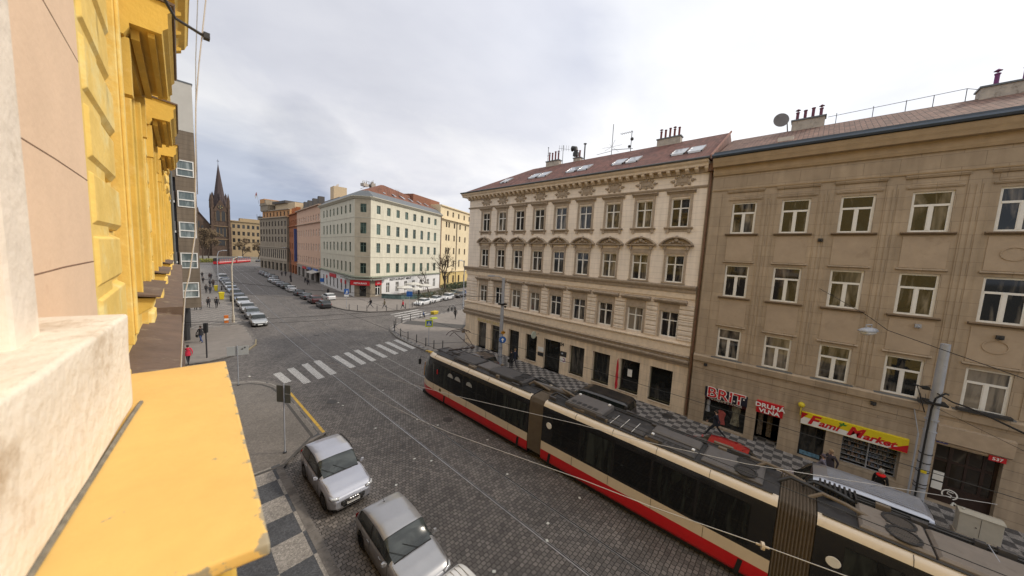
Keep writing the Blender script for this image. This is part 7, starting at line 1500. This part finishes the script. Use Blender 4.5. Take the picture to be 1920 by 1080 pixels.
mb = MB(); mb.face([(-.22, -.07, 2.45), (.22, -.07, 2.45), (0, -.07, 2.9)]); mb.build('sign_symbol', M['wt'], s3); mb = MB(); mb.ball((.02, -.075, 2.80), .035, 6, 4); mb.tube([(.02, -.078, 2.75), (-.01, -.078, 2.62), (-.08, -.078, 2.48)], .016, 4); mb.tube([(-.01, -.078, 2.62), (.08, -.078, 2.49)], .016, 4); mb.tube([(-.09, -.078, 2.66), (.02, -.078, 2.72), (.10, -.078, 2.64)], .012, 4); mb.build('sign_figure', M['black'], s3)
s4 = sign_post('blue square sign on a post before the pale corner house', 22.6, 60.9, 3.6, [(-.38, .38, 2.5, 3.5, M['blue'], -.03), (-.38, .38, 2.1, 2.45, M['wt'], -.03)], -.5)
mb = MB(); mb.face([(-.2, -.035, 2.65), (.22, -.035, 2.7), (.1, -.035, 3.3)]); mb.build('sign_symbol', M['wt'], s4)
s5 = sign_post('small blue sign farther up the right pavement', 26.9, 88, 3.2, [(-.4, .4, 2.2, 3.1, M['blue'], -.03)], -.4)
s6 = sign_post('blue square sign by the side street crossing with white plate', 31.7, 54.9, 3.4, [(-.55, .55, 2.3, 3.3, M['blue'], -.03), (-.5, .5, 3.32, 3.9, M['wt'], -.03)], -.7)
def signal(label, x, y, rz, h=3.2, two=False):
    t = thing('traffic_signal', label, 'traffic light', (x, y, .12), rz); mb = MB(); mb.tube([(0, 0, 0), (0, 0, h)], .06, 8); mb.build('post', M['dark'], t)
    mb = MB(); mb.box(-.14, .14, -.12, .12, h-.8, h+.1); mb.build('signal_head', M['black'], t, bevel=.02)
    for k in range(3): mb = MB(); mb.tube([(0, -.12, h-.08-k*.27), (0, -.22, h-.06-k*.27)], .09, 8); mb.build('visor', M['black'], t)
signal('black traffic light post on the far left corner', 2.62, 40.4, 2.6); signal('black traffic light on the far right corner among bollards', 34.5, 56.3, .5)
# bollards
bp = None; gB = 'dark bollards along the corner kerbs'
def bollard_src():
    t = thing('bollard', 'x', 'bollard', (0, 0, .12), 0, gB); mb = MB(); mb.tube([(0, 0, 0), (0, 0, .10)], .085, 10, .07); mb.tube([(0, 0, .10), (0, 0, .86)], .055, 10, .045); mb.build('post', M['dark'], t)
    mb = MB(); mb.tube([(0, 0, .84), (0, 0, .87)], .065, 10); mb.ball((0, 0, .93), .06, 10, 6); mb.build('knob', M['dark'], t); return t
near_b = [(20.45, 37.4), (20.4, 35.5), (20.45, 33.6), (20.5, 31.7), (20.6, 30.2), (21.3, 29.5), (21.0, 40.0), (21.9, 41.9), (23.0, 43.5), (24.5, 44.5), (26.4, 45.3), (28.6, 46.1)]
far_b = [(22.3, 58.9), (23.2, 57.6), (24.3, 56.3), (25.7, 55.4), (27.2, 54.9), (29.2, 54.9), (31.1, 55.2), (32.9, 55.9), (34.1, 56.4)]
bs = bollard_src()
for i, (x, y) in enumerate(near_b+far_b):
    if i == 0: o = bs
    else:
        o = bs.copy(); COL.objects.link(o)
        for ch in bs.children:
            c = ch.copy(); COL.objects.link(c); c.parent = o
    o.location = (x, y, .12)
    k = i if i < 12 else i-12
    o['label'] = 'dark slim bollard along the near right corner kerb beside the tram nose' if i < 12 else 'dark slim bollard along the far corner kerb before the red signed house'
    o['group'] = 'dark bollards along the near corner kerb' if i < 12 else 'dark bollards along the far corner kerb'
# chain rail between near bollards
for i, (a, c) in enumerate((((23.0, 43.5), (21.9, 41.9)), ((21.0, 40.0), (20.45, 37.4)), ((20.45, 37.4), (20.4, 35.5)))):
    cable('chain', ['sagging chain between bollards at the side street crossing', 'sagging chain between bollards left of the kerb bend', 'sagging chain between bollards nearest the zebra crossing'][i], [(*a, .95), (*c, .95)], .022, M['dark'], sag=.16, cat='chain')
# cabinet, bins, small street furniture
def cabinet():
    t = thing('utility_cabinet', 'white cream utility cabinet on a concrete plinth on the right pavement', 'cabinet', (22.55, -6.35, .12)); cm = mat('cabinet_cream', (.46, .43, .36), .6, var=.08, sc=3, dirt=((.30, .26, .2), 5, .6, .5))
    mb = MB(); mb.box(-.28, .28, -.58, .58, 0, .24); mb.build('plinth', mat('plinth_concrete', (.36, .31, .25), .9), t, bevel=.01); mb = MB(); mb.box(-.24, .24, -.54, .54, .245, 1.14); mb.build('body', cm, t, bevel=.012)
    mb = MB(); mb.sweep([(-.27, 1.142), (.27, 1.142), (.27, 1.18), (.0, 1.24), (-.27, 1.18)], -.57, .57); mb.v = [(y, x, z) for x, y, z in mb.v]; mb.v = [(a, b_, c) for a, b_, c in mb.v]; fixn(mb.build('lid', cm, t, bevel=.006))
    mb = MB(); mb.box(-.248, -.242, -.004, .004, .3, 1.12); mb.build('door_gap', M['dark'], t); mb = MB(); mb.tube([(-.24, .1, .7), (-.27, .1, .7)], .02, 6); mb.build('handle', M['dark'], t)
    mb = MB(); [mb.ball((random.uniform(-.15, .15), .3+random.uniform(-.25, .2), 1.23), .035, 6, 4) for _ in range(9)]; tag(mb.build('litter', M['litter']), 'crumpled pale litter lying on top of the white cabinet', 'litter').location = (22.55, -6.0, .16)
cabinet()
def bin_(label, x, y, m, s=1):
    t = thing('waste_bin', label, 'bin', (x, y, .12)); mb = MB(); mb.loft([[(sx*w, sy*w, z) for sx, sy in ((-1, -1), (1, -1), (1, 1), (-1, 1))] for w, z in ((.26*s, .05), (.34*s, 1.1*s))]); fixn(mb.build('body', m, t, bevel=.02)); mb = MB(); mb.loft([[(sx*w, sy*w, z) for sx, sy in ((-1, -1), (1, -1), (1, 1), (-1, 1))] for w, z in ((.37*s, 1.1*s), (.36*s, 1.18*s), (.2*s, 1.25*s))]); fixn(mb.build('lid', m, t))
bin_('bright yellow waste bin between the left car row and walkers', 7.6, 80.8, M['yellow'], 1.15); bin_('second yellow bin behind the first by parked motorbikes', 8.1, 95, M['yellow'])
def grit_box():
    t = thing('grit_box', 'yellow grit box at the end of the side street crossing', 'grit box', (32.4, 47.6, .12), .35); mb = MB(); mb.loft([[(x*w, y*w, z) for x, y in ((-.95, -.55), (.95, -.55), (.95, .55), (-.95, .55))] for w, z in ((.6, 0), (.7, .42))]); fixn(mb.build('body', mat('grit_yellow', (.45, .33, .02), .6), t, bevel=.03)); mb = MB(); mb.loft([[(x*w, y*w, z) for x, y in ((-1, -.6), (1, -.6), (1, .6), (-1, .6))] for w, z in ((.7, .42), (.7, .47), (.5, .58))]); fixn(mb.build('lid', mat('grit_yellow', ()), t))
grit_box()
mb = MB(); mb.loft([[(x*w, y*w, z) for x, y in ((-.7, -.4), (.7, -.4), (.7, .4), (-.7, .4))] for w, z in ((.8, 0), (.7, .18), (.4, .2))]); o = fixn(mb.build('planter', mat('lime_plastic', (.38, .45, .03), .6))); o.location = (30.1, 44.4, .12); tag(o, 'low lime yellow tub on the corner pavement near the crossing sign', 'planter')
for i, (x, y, rz) in enumerate(((36.6, 48.7, .3), (29.6, 46.6, 1.2), (37.6, 49.0, .4), (8.6, 77.6, 1.4), (8.7, 79.0, 1.5), (9.2, 97, 1.5))):
    L_ = ['bicycle leaning by the side street kerb', 'bicycle with blue frame beside the grit box', 'second bicycle by the side street kerb', 'black motorbike nearest the yellow bin on the left pavement', 'black motorbike behind the first on the left pavement', 'black motorbike farther up by the second yellow bin'][i]
    mo = i > 2; t = thing('motorbike' if mo else 'bicycle', L_, 'motorbike' if mo else 'bicycle', (x, y, .12), rz); R_ = .33
    for s in (-1, 1):
        q = MB(); q.lathe([(R_-.03, -.03*(1+2*mo)), (R_, 0), (R_-.03, .03*(1+2*mo)), (R_-.06-.05*mo, 0)], 16, 'y'); o = q.build('wheel', M['black'], t); o.location = (s*.55, 0, R_)
    q = MB(); q.tube([(-.55, 0, R_), (-.15, 0, .75), (.38, 0, .78), (.55, 0, R_)], .02+.05*mo, 6); q.tube([(-.15, 0, .78), (-.05, 0, .32), (.38, 0, .72)], .02+.08*mo, 6); q.build('frame', M['blue'] if i == 1 else M['dark'], t)
    q = MB(); q.box(-.35, -.05 if not mo else .1, -.08, .08, .82, .90); q.build('saddle', M['black'], t); q = MB(); q.tube([(.36, -.28, 1.0), (.36, .28, 1.0)], .018, 5); q.tube([(.38, 0, .75), (.36, 0, 1.0)], .02, 5); q.build('handlebar', M['steel'], t)
# low stone wall of the ramp beside the cream house
mb = MB(); pts = [(27.9, 34.3), (31.5, 37.2), (35.2, 40.2), (38.5, 42.6), (41.5, 43.6)]
mb.loft([[(x, y, .1), (x+.35, y-.35, .1), (x+.35, y-.35, .35+.45*k), (x, y, .35+.45*k)] for k, (x, y) in enumerate(pts)]); tag(fixn(mb.build('ramp_wall', mat('ramp_stone', (.20, .15, .10), .9, var=.3, sc=2))), 'low brown stone ramp wall rising beside the cream house corner', 'wall')
sheet('ramp', [(28.1, 33.9), (31.8, 36.8), (38.8, 42.2), (41.5, 43.2), (41.5, 38), (27, 31.6)], .1275, mat('ramp_asphalt', (.12, .11, .105), .9))
sheet('drain_cover', [(23.9, 5.9), (24.6, 5.9), (24.6, 6.6), (23.9, 6.6)], .129, M['dark'])
for x, y in ((12.5, 16.5), (7.9, 24.0), (12.8, 44.0)):
    mb = MB(); mb.cyl((x, y, -.02), .34, .03, 20); struct(mb.build('manhole_cover', mat('cast_iron', (.07, .065, .06), .6, .3, var=.3, sc=12, bump=.8, bsc=30)))
# litter on the road
for k in range(16):
    x, y = random.uniform(7, 13), random.uniform(4, 24); mb = MB(); mb.box(-.05, .05, -.06, .06, 0, .006); o = mb.build('paper_scrap', M['litter'], rotz=random.random()*3, loc=(x, y, .014)); tag(o, 'small pale scrap lying on the cobbles by the rails', 'litter', 'pale scraps on the cobbles')
mb = MB(); mb.ball((0, 0, .06), .09, 8, 5, .6); o = mb.build('paper_scrap', M['litter']); o.location = (4.6, 32.9, .0); tag(o, 'crumpled white paper in the gutter by the first zebra stripe', 'litter')
car('white van whose corner just shows at the bottom edge behind the grey hatchback', 'van', (.62, .62, .62), 'white', (4.98, 4.42), A180, 1, cat='van', name='parked_van')

# ---------------------------------------------------------------- people
import bmesh
def person(label, x, y, rz, top, legs_c, hair=(.03, .02, .015), pose='walk', h=1.74, hat=None, bag=None, group=None, extra=None, seed=0, top_name=None, z=.12):
    """one continuous skinned body; clothes are told apart by material on it, hair is a child"""
    k = h/1.74; rnd = random.Random(seed or int(x*100+y*10)); st = {'walk': .34, 'stride': .48, 'stand': .05}[pose]; w = rnd.choice((-1, 1))
    V, E_, R_ = [], [], []
    def add(p, r, parent=None):
        V.append(Vector(p)*k); R_.append(r*k); i = len(V)-1
        if parent is not None: E_.append((parent, i))
        return i
    pel = add((0, 0, .96), .135); wst = add((.01, 0, 1.10), .125, pel); ch = add((.02, 0, 1.28), .150, wst); sh = add((.01, 0, 1.42), .115, ch); nk = add((.02, 0, 1.50), .055, sh); hd = add((.04, 0, 1.60), .085, nk); ht = add((.035, 0, 1.68), .082, hd)
    feet = []
    for s in (-1, 1):
        f = s*w; hip = add((0, s*.09, .90), .105, pel)
        kn = add((st*.5*f+.05, s*.10, .50), .068, hip); an = add((st*1.0*f-(.10 if f < 0 else 0)*(st > .1), s*.10, .09+(.06 if f < 0 and st > .1 else 0)), .045, kn)
        add((st*1.0*f+.13-(.10 if f < 0 else 0)*(st > .1), s*.11, .045), .038, an); feet.append(an)
        so = add((0, s*.19, 1.40), .062, sh); bend = .12 if pose != 'stand' else .05
        el = add((-st*.45*f*.8-.03, s*.25, 1.13), .048, so); wrp = add((-st*.75*f*.8+bend, s*.24, .90), .034, el); pal = add((-st*.85*f*.8+bend+.01, s*.24, .82), .034, wrp)
    me = bpy.data.meshes.new('b'); me.from_pydata(V, E_, []); o = bpy.data.objects.new('b', me); COL.objects.link(o)
    md = o.modifiers.new('s', 'SKIN'); md.use_smooth_shade = True
    for i, v in enumerate(me.skin_vertices[0].data): v.radius = (R_[i], R_[i]); v.use_root = (i == 0)
    for i in (1, 2, 3): me.skin_vertices[0].data[i].radius = (R_[i]*.72, R_[i]*1.12)
    sb = o.modifiers.new('d', 'SUBSURF'); sb.levels = 1; sb.render_levels = 1
    bm_ = bpy.data.meshes.new_from_object(o.evaluated_get(bpy.context.evaluated_depsgraph_get())); bpy.data.objects.remove(o)
    tm = mat(top_name or 'coat_%d_%d_%d' % tuple(int(c*999) for c in top), top, .85, var=.2, sc=7); lm = mat('trousers_%d_%d_%d' % tuple(int(c*999) for c in legs_c), legs_c, .85, var=.2, sc=7)
    bm = bmesh.new(); bm.from_mesh(bm_)
    # five fingers and a thumb side on each palm, nose and ears on the head
    mb = MB()
    for i, p in enumerate(V):
        if abs(R_[i]-.034*k) < 1e-6 and i > 0 and abs(p.z-.82*k) < .02:
            sgn = 1 if p.y > 0 else -1
            for q in range(4): mb.tube([tuple(p+Vector((.03-.02*q, 0, -.02))*k), tuple(p+Vector((.035-.022*q, -.01*sgn, -.075+.008*abs(q-1)))*k), tuple(p+Vector((.03-.02*q, -.03*sgn, -.105+.012*abs(q-1)))*k)], [.009*k, .008*k, .006*k], 5)
            mb.tube([tuple(p+Vector((.025, 0, .01))*k), tuple(p+Vector((.055, -.015*sgn, -.02))*k), tuple(p+Vector((.06, -.02*sgn, -.05))*k)], [.010*k, .009*k, .007*k], 5)
    hc = V[hd]
    mb.tube([tuple(hc+Vector((.075, 0, .04))*k), tuple(hc+Vector((.105, 0, .0))*k)], [.008*k, .014*k], 5)
    for s in (-1, 1): mb.ball(tuple(hc+Vector((0, s*.085, .01))*k), .02*k, 6, 4)
    base = len(bm.verts); vs = [bm.verts.new(v) for v in mb.v]; bm.verts.ensure_lookup_table()
    for f in mb.f: bm.faces.new([vs[i] for i in f])
    for f in bm.faces:
        c = f.calc_center_median()/k; f.smooth = True
        if c.z > 1.485: f.material_index = 2
        elif abs(c.y) > .17 and c.z < .88 and c.z > .6: f.material_index = 2
        elif c.z < .10: f.material_index = 3
        elif c.z < .88 and abs(c.y) < .19: f.material_index = 1
        else: f.material_index = 0
    t = bpy.data.meshes.new('body'); bm.to_mesh(t); bm.free()
    for m_ in (tm, lm, M['skin'], M['black']): t.materials.append(m_)
    o = link('person', t); o.location = (x, y, z); o.rotation_euler = (0, 0, rz)
    tag(o, label, 'person', group)
    hm_ = mat('hair_%d_%d' % (int(hair[0]*999), int(hair[1]*999)), hair, .8, var=.3, sc=20)
    q = MB(); rings = []
    for zz, rx, cx in ((1.57, .070, -.045), (1.62, .102, -.018), (1.68, .108, -.005), (1.735, .085, .0), (1.765, .03, .0)): rings.append([((.035+cx+rx*math.cos(a_)*(1.0 if math.cos(a_) < 0 else .85))*k, rx*.95*math.sin(a_)*k, zz*k) for a_ in [2*math.pi*i/12 for i in range(12)]])
    q.loft(rings); hh = q.build('hat' if hat else 'hair', mat('hat', hat) if hat else hm_, o, smooth=True)
    # open coat hem
    q = MB(); q.loft([[(cx+rx*math.cos(a_)*k, ry*math.sin(a_)*k, zz*k) for a_ in [2*math.pi*i/14 for i in range(14)]] for zz, rx, ry, cx in ((1.22, .125, .175, .015), (1.05, .135, .18, .01), (.90, .155, .20, .0), (.78, .16, .205, .0))], caps=False); q.build('coat_hem', tm, o, smooth=True)
    if bag:
        q = MB(); sgn = 1 if bag == 'side' else -1
        if bag == 'back': q.loft([[(x_*k, y_*k, zz*k) for x_, y_ in ((-.13, -.13), (-.27, -.11), (-.27, .11), (-.13, .13))] for zz in (1.02, 1.12, 1.38, 1.44)])
        else: q.loft([[(x_*k, y_*k, zz*k) for x_, y_ in ((-.15, .26), (.15, .26), (.15, .36), (-.15, .36))] for zz in (.62, .88)]); q.tube([(-.08*k, .3*k, .88*k), (0, .26*k, 1.05*k), (.08*k, .3*k, .88*k)], .01, 4)
        tb = q.build('bag' if bag != 'back' else 'backpack', M['black'] if bag != 'pale' else M['wt'], None); tb.location = o.location; tb.rotation_euler = o.rotation_euler; tag(tb, ('black bag carried by the ' if bag != 'pale' else 'pale bag held by the ')+label.split(' ', 0)[0][:70] if False else ('bag carried by '+' '.join(label.split()[:9])), 'bag')
    return o
N_ = math.pi/2; BK, DK = (.018, .018, .022), (.03, .032, .045)
person('woman with dark hair in a red jacket walking at the sheet sill edge', 1.35, 39.2, N_+.2, (.50, .02, .05), BK, pose='walk', seed=3, h=1.72)
person('man in black jacket and blue jeans on the far left corner', 2.65, 47.0, N_+.4, BK, (.035, .06, .16), bag='side', seed=4, h=1.8)
person('person in bright red jacket, leftmost of four abreast on the left pavement', 3.5, 69.8, -N_, (.50, .02, .03), BK, hair=(.12, .07, .04), pose='stand', seed=5, h=1.75)
person('person with pale top beside the red jacket on the left pavement', 4.05, 69.6, -N_, (.30, .28, .30), DK, seed=6, h=1.62)
person('person all in black, third of four abreast on the left pavement', 5.1, 71.6, -N_, BK, DK, seed=7, h=1.75)
person('person in black, rightmost of four abreast on the left pavement', 6.0, 70.6, -N_, BK, BK, bag='side', seed=8, h=1.82)
far = [(6.8, 90.5), (6.3, 92), (8.3, 103), (7.9, 105), (7.2, 112.5), (9.3, 124), (9.8, 126), (8.2, 130), (7.0, 128)]
fl_ = ['tallest dark walker of the far group on the left pavement', 'dark walker just left of the tallest in the far group', 'dark walker nearest the second yellow bin', 'dark walker behind the one near the second yellow bin', 'dark walker midway up the far left pavement', 'dark walker near the kerb far up the left pavement', 'dark walker farthest right up the left pavement', 'dark walker in the pair far up the left pavement', 'dark walker by the wall far up the left pavement']
for i, (x, y) in enumerate(far): person(fl_[i], x, y, N_*(1 if i % 2 else -1), (DK, BK, (.05, .03, .03))[i % 3], BK, seed=20+i, h=1.7+.1*(i % 3)*.8, group='distant walkers on the left pavement')
person('person in dark clothes crossing before the red signed corner door', 26.1, 59.0, 2.4, BK, DK, pose='stride', seed=31, bag='back')
person('person in olive jacket walking at the corner of the terrace', 27.9, 57.1, 2.6, (.12, .10, .06), DK, seed=32)
person('person in a red jacket with white bag by the side street crossing', 30.4, 54.9, 2.6, (.45, .03, .05), DK, seed=33, bag='side')
person('person all in black walking on the pavement by the ramp wall', 32.9, 42.3, .6, BK, BK, seed=34, bag='back')
person('dark person standing by the white wall of the pale corner house', 25.1, 78.2, N_, BK, DK, seed=35, pose='stand')
for i, (x, y) in enumerate(((27.5, 101), (27.8, 103), (28.6, 108), (27.0, 117), (28.0, 132), (29.4, 133.5), (30.2, 137))): person(['dark person by the peach house shop, nearest of the group', 'dark person beside the nearest by the peach house shop', 'dark person before the awning of the peach house', 'dark walker alone on the right pavement', 'first of three dark figures before the rust house', 'second of three dark figures before the rust house', 'third of three dark figures before the rust house'][i], x, y, N_, (BK, DK)[i % 2], BK, seed=50+i, group='distant people on the right pavement')
person('person with dark coat and white bag by the tan striped sign pole', 22.8, 20.3, N_, BK, BK, seed=61, pose='stand', h=1.8, bag='side')
person('person in navy coat beside the one in the dark coat by the cream shops', 23.5, 20.5, -N_, (.02, .025, .05), DK, hair=(.25, .15, .07), seed=62, h=1.75)
person('man in navy hooded jacket striding past the clothes shop window', 23.6, 3.25, N_+.15, (.015, .018, .03), (.012, .014, .02), hair=(.03, .02, .02), pose='stride', seed=63, h=1.78)
person('woman with fair hair and scarf in front of the market shelves', 23.2, -1.95, 2.4, (.05, .04, .05), (.03, .03, .04), hair=(.32, .22, .13), seed=64, h=1.72, pose='walk')
person('person in grey hooded jacket with pale bag by the silver van', 22.45, -1.65, N_, (.16, .15, .20), DK, hair=(.10, .08, .10), seed=65, h=1.66, bag='side')
person('person in black puffer coat and red scarf beside the van rear', 22.6, -3.6, 2.6, (.008, .008, .008), BK, hair=(.45, .43, .40), seed=66, h=1.78, pose='stand')
mb = MB(); mb.ball((0, 0, 0), .17, 10, 6, .55); o = mb.build('scarf', mat('bright_scarf', (.75, .01, .01), .8), smooth=True); o.location = (22.6, -3.6, 1.60); tag(o, 'bright red scarf round the shoulders of the black puffer coat', 'scarf')
t_ = thing('warning_post', 'small orange white warning post at the foot of the cream lamp post', 'warning sign', (5.75, 57.0, .12)); mb = MB(); mb.loft([[(w, q, z) for w, q in ((-.22, -.12), (.22, -.12), (.22, .12), (-.22, .12))] for z in (0, 1.0)]); mb.build('body', M['orange'], t_); mb = MB(); mb.box(-.225, .225, -.125, .125, .35, .6); mb.build('white_band', M['wt'], t_)

# ---------------------------------------------------------------- trees, hedge, terrace
def tree(label, x, y, h, seed, spread=.75, levels=5, name='bare_tree', trunk_r=None, forks=3, tw=.02, crown=None, group=None, low=.22):
    rnd = random.Random(seed); t = thing(name, label, 'tree', (x, y, 0), 0, group); tr, br = MB(), MB(); leaves = MB(); tr_r = trunk_r or h*.02
    def grow(p, d, L, r, lv):
        pts = [p]; q = p.copy(); dd = d.copy(); n = 3
        for i in range(n):
            dd = (dd+Vector((rnd.gauss(0, .13), rnd.gauss(0, .13), rnd.gauss(.04, .08)))).normalized(); q = q+dd*(L/n); pts.append(q.copy())
        (tr if lv == 0 else br).tube([tuple(v) for v in pts], [r*(1-.45*i/n) for i in range(n+1)], 6 if lv < 2 else 3, caps=False)
        if lv >= levels: 
            if crown:
                for _ in range(crown): 
                    c = pts[-1]+Vector((rnd.gauss(0, .5), rnd.gauss(0, .5), rnd.gauss(0, .4)))*h*.035; a = Vector((rnd.gauss(0, 1), rnd.gauss(0, 1), rnd.gauss(0, 1))).normalized()*h*.014; b_ = a.orthogonal().normalized()*h*.012; leaves.face([tuple(c-a), tuple(c+b_), tuple(c+a), tuple(c-b_)])
            return
        for i in range(forks+(lv == 0)+(1 if lv == 1 else 0)):
            tt = .45+.55*(i+1)/(forks+1) if lv else .5+.5*i/forks; s = pts[min(n, int(tt*n+.3))]
            az = rnd.uniform(0, 6.28) if lv else i*6.28/(forks+1)+rnd.uniform(-.4, .4); el = rnd.uniform(.35, .95)
            ax = dd.orthogonal().normalized(); ax.rotate(__import__('mathutils').Quaternion(dd, az)); nd = (dd*math.cos(el*spread)+ax*math.sin(el*spread)+Vector((0, 0, .12))).normalized()
            grow(s, nd, L*rnd.uniform(.58, .82), max(tw*.5, r*.55), lv+1)
    grow(Vector((0, 0, 0)), Vector((0, 0, 1)), h*(low+.08), tr_r, 0)
    tr.build('trunk', M['bark'], t, smooth=True); struct(br.build('branches', M['bark'], t), 'stuff') if 0 else br.build('branches', M['bark'], t)
    if crown: leaves.build('crown', mat('dry_crown', (.13, .09, .05), .9, var=.4, sc=.5), t)
    return t
tree('large bare tree before the cream yellow side house', 53.5, 73.5, 15.5, 11, trunk_r=.36, levels=5, spread=.9, tw=.045)
tree('thin bare tree left of the large bare tree at the terrace', 46.5, 71.0, 9.5, 12, levels=4, trunk_r=.16)
def leafy(name, label, cat, pts, r, n, c, sz=.12, group=None, parent=None):
    rnd = random.Random(len(label)); mb = MB()
    for (x, y, z, rx, ry, rz_) in pts:
        for _ in range(n):
            d = Vector((rnd.gauss(0, 1), rnd.gauss(0, 1), rnd.gauss(0, 1))).normalized()*rnd.uniform(.55, 1.05); p = Vector((x+d.x*rx, y+d.y*ry, max(.1, z+d.z*rz_))); a = Vector((rnd.gauss(0, 1), rnd.gauss(0, 1), rnd.gauss(0, 1))).normalized()*sz; b_ = a.orthogonal().normalized()*sz*.8; mb.face([tuple(p-a), tuple(p+b_), tuple(p+a), tuple(p-b_)])
    o = mb.build(name, mat(name+'_leaves_%d' % int(c[1]*999), c, .8, var=.5, sc=.8)); return tag(o, label, cat, group)
leafy('hedge', 'dark green hedge before the cream yellow side house', 'hedge', [(56+i*2.2, 77.3+i*.95, 1.0, 1.6, 1.2, 1.2) for i in range(8)], 0, 420, (.035, .05, .02), .16)
leafy('hedge', 'brown green shrubs along the terrace fence behind the white cars', 'hedge', [(40+i*2.0, 64.0+i*.9, .9, 1.3, .8, .9) for i in range(7)], 0, 300, (.07, .065, .03), .12)
# restaurant terrace: low green glass fence, pale parasols, tables
TP = [(33.5, 70.0), (36.2, 66.3), (39.5, 65.6), (47, 69.0)]
mb = MB(); 
for a, c in zip(TP, TP[1:]):
    d = Vector((c[0]-a[0], c[1]-a[1])).normalized(); n_ = Vector((d.y, -d.x))*.06; mb.prism([(a[0], a[1]), (c[0], c[1]), (c[0]+n_.x, c[1]+n_.y), (a[0]+n_.x, a[1]+n_.y)], .12, 1.15)
tag(fixn(mb.build('terrace_fence', mat('terrace_green', (.10, .15, .14), .4, var=.6, sc=1.5))), 'low grey green fence round the restaurant terrace', 'fence')
for i, (x, y, z, r_) in enumerate(((38.6, 69.0, 2.7, 1.9), (42.2, 71.2, 3.2, 2.0), (45.8, 72.5, 2.6, 1.9), (41.0, 68.0, 2.3, 1.6), (44.5, 69.6, 2.9, 1.6))):
    t_ = thing('parasol', ['white parasol nearest the red sign corner on the terrace', 'tallest white parasol in the middle of the terrace', 'white parasol at the far end of the terrace', 'low white parasol at the terrace front', 'white parasol between the front and far end of the terrace'][i], 'parasol', (x, y, .12)); mb = MB(); mb.tube([(0, 0, 0), (0, 0, z)], .04, 6); mb.build('pole', M['dark'], t_)
    mb = MB(); mb.loft([[(r*math.cos(q), r*math.sin(q), zz) for q in [2*math.pi*j/8 for j in range(8)]] for r, zz in ((r_, z-.55), (r_, z-.35), (r_*.5, z-.08), (.04, z+.1))]); fixn(mb.build('canopy', mat('parasol_cloth', (.55, .53, .48), .8, var=.15), t_))
for i, (x, y) in enumerate(((37.5, 68.2), (40, 67.5), (42.5, 69.0), (45, 70.5), (38.8, 70.2), (36.4, 69.0))):
    t_ = thing('cafe_table', 'small dark table on the restaurant terrace behind the green fence', 'table', (x, y, .12), 0, 'terrace tables behind the fence'); mb = MB(); mb.cyl((0, 0, .70), .45, .04, 12); mb.build('table_top', M['white'] if i % 2 else M['dark'], t_); mb = MB(); mb.cyl((0, 0, 0), .05, .7, 6); mb.build('leg', M['dark'], t_)
# square by the church: green, trees
sheet('square', [(-30, 232), (120, 232), (160, 420), (-80, 420)], .01, mat('square_ground', (.17, .155, .13), .95, var=.3, sc=.1))
leafy('hedge', 'yellow green shrub bed at the left of the square', 'hedge', [(14+i*3, 226+i, .9, 2.2, 2, 1.2) for i in range(3)], 0, 200, (.17, .17, .03), .35)
for i, (x, y, h_) in enumerate(((14, 258, 27), (21, 280, 27), (17.5, 268, 30), (46, 280, 20), (53, 286, 21), (40, 296, 22), (59, 276, 21), (66, 290, 21))):
    tree(['brown twiggy tree before the church nave, leftmost', 'brown twiggy tree before the church tower foot', 'tallest brown twiggy tree beside the church nave', 'brown twiggy tree before the ochre civic building, leftmost', 'second brown twiggy tree before the ochre civic building', 'brown twiggy tree between tower and civic building', 'brown twiggy tree before the right half of the civic building', 'brown twiggy tree farthest right on the square'][i], x, y, h_, 40+i, levels=4, trunk_r=.35, tw=.14, crown=7, group='bare trees on the church square', low=.18)
for i, (x, y, c, k) in enumerate(((44, 222, (.62, .62, .62), 'white'), (50, 230, (.03, .03, .035), 'black'), (56, 236, (.45, .46, .46), 'silver2'), (10, 214, (.62, .62, .62), 'white'), (40, 240, (.07, .075, .09), 'darkgrey'))):
    car(['white car on the square right of the small tram', 'black car on the square right of the small tram', 'silver car farthest right on the square', 'white car on the square left of the small tram', 'dark grey car behind the small tram on the square'][i], 'hatch', c, k, (x, y), .6, 0, group='cars on the far square')
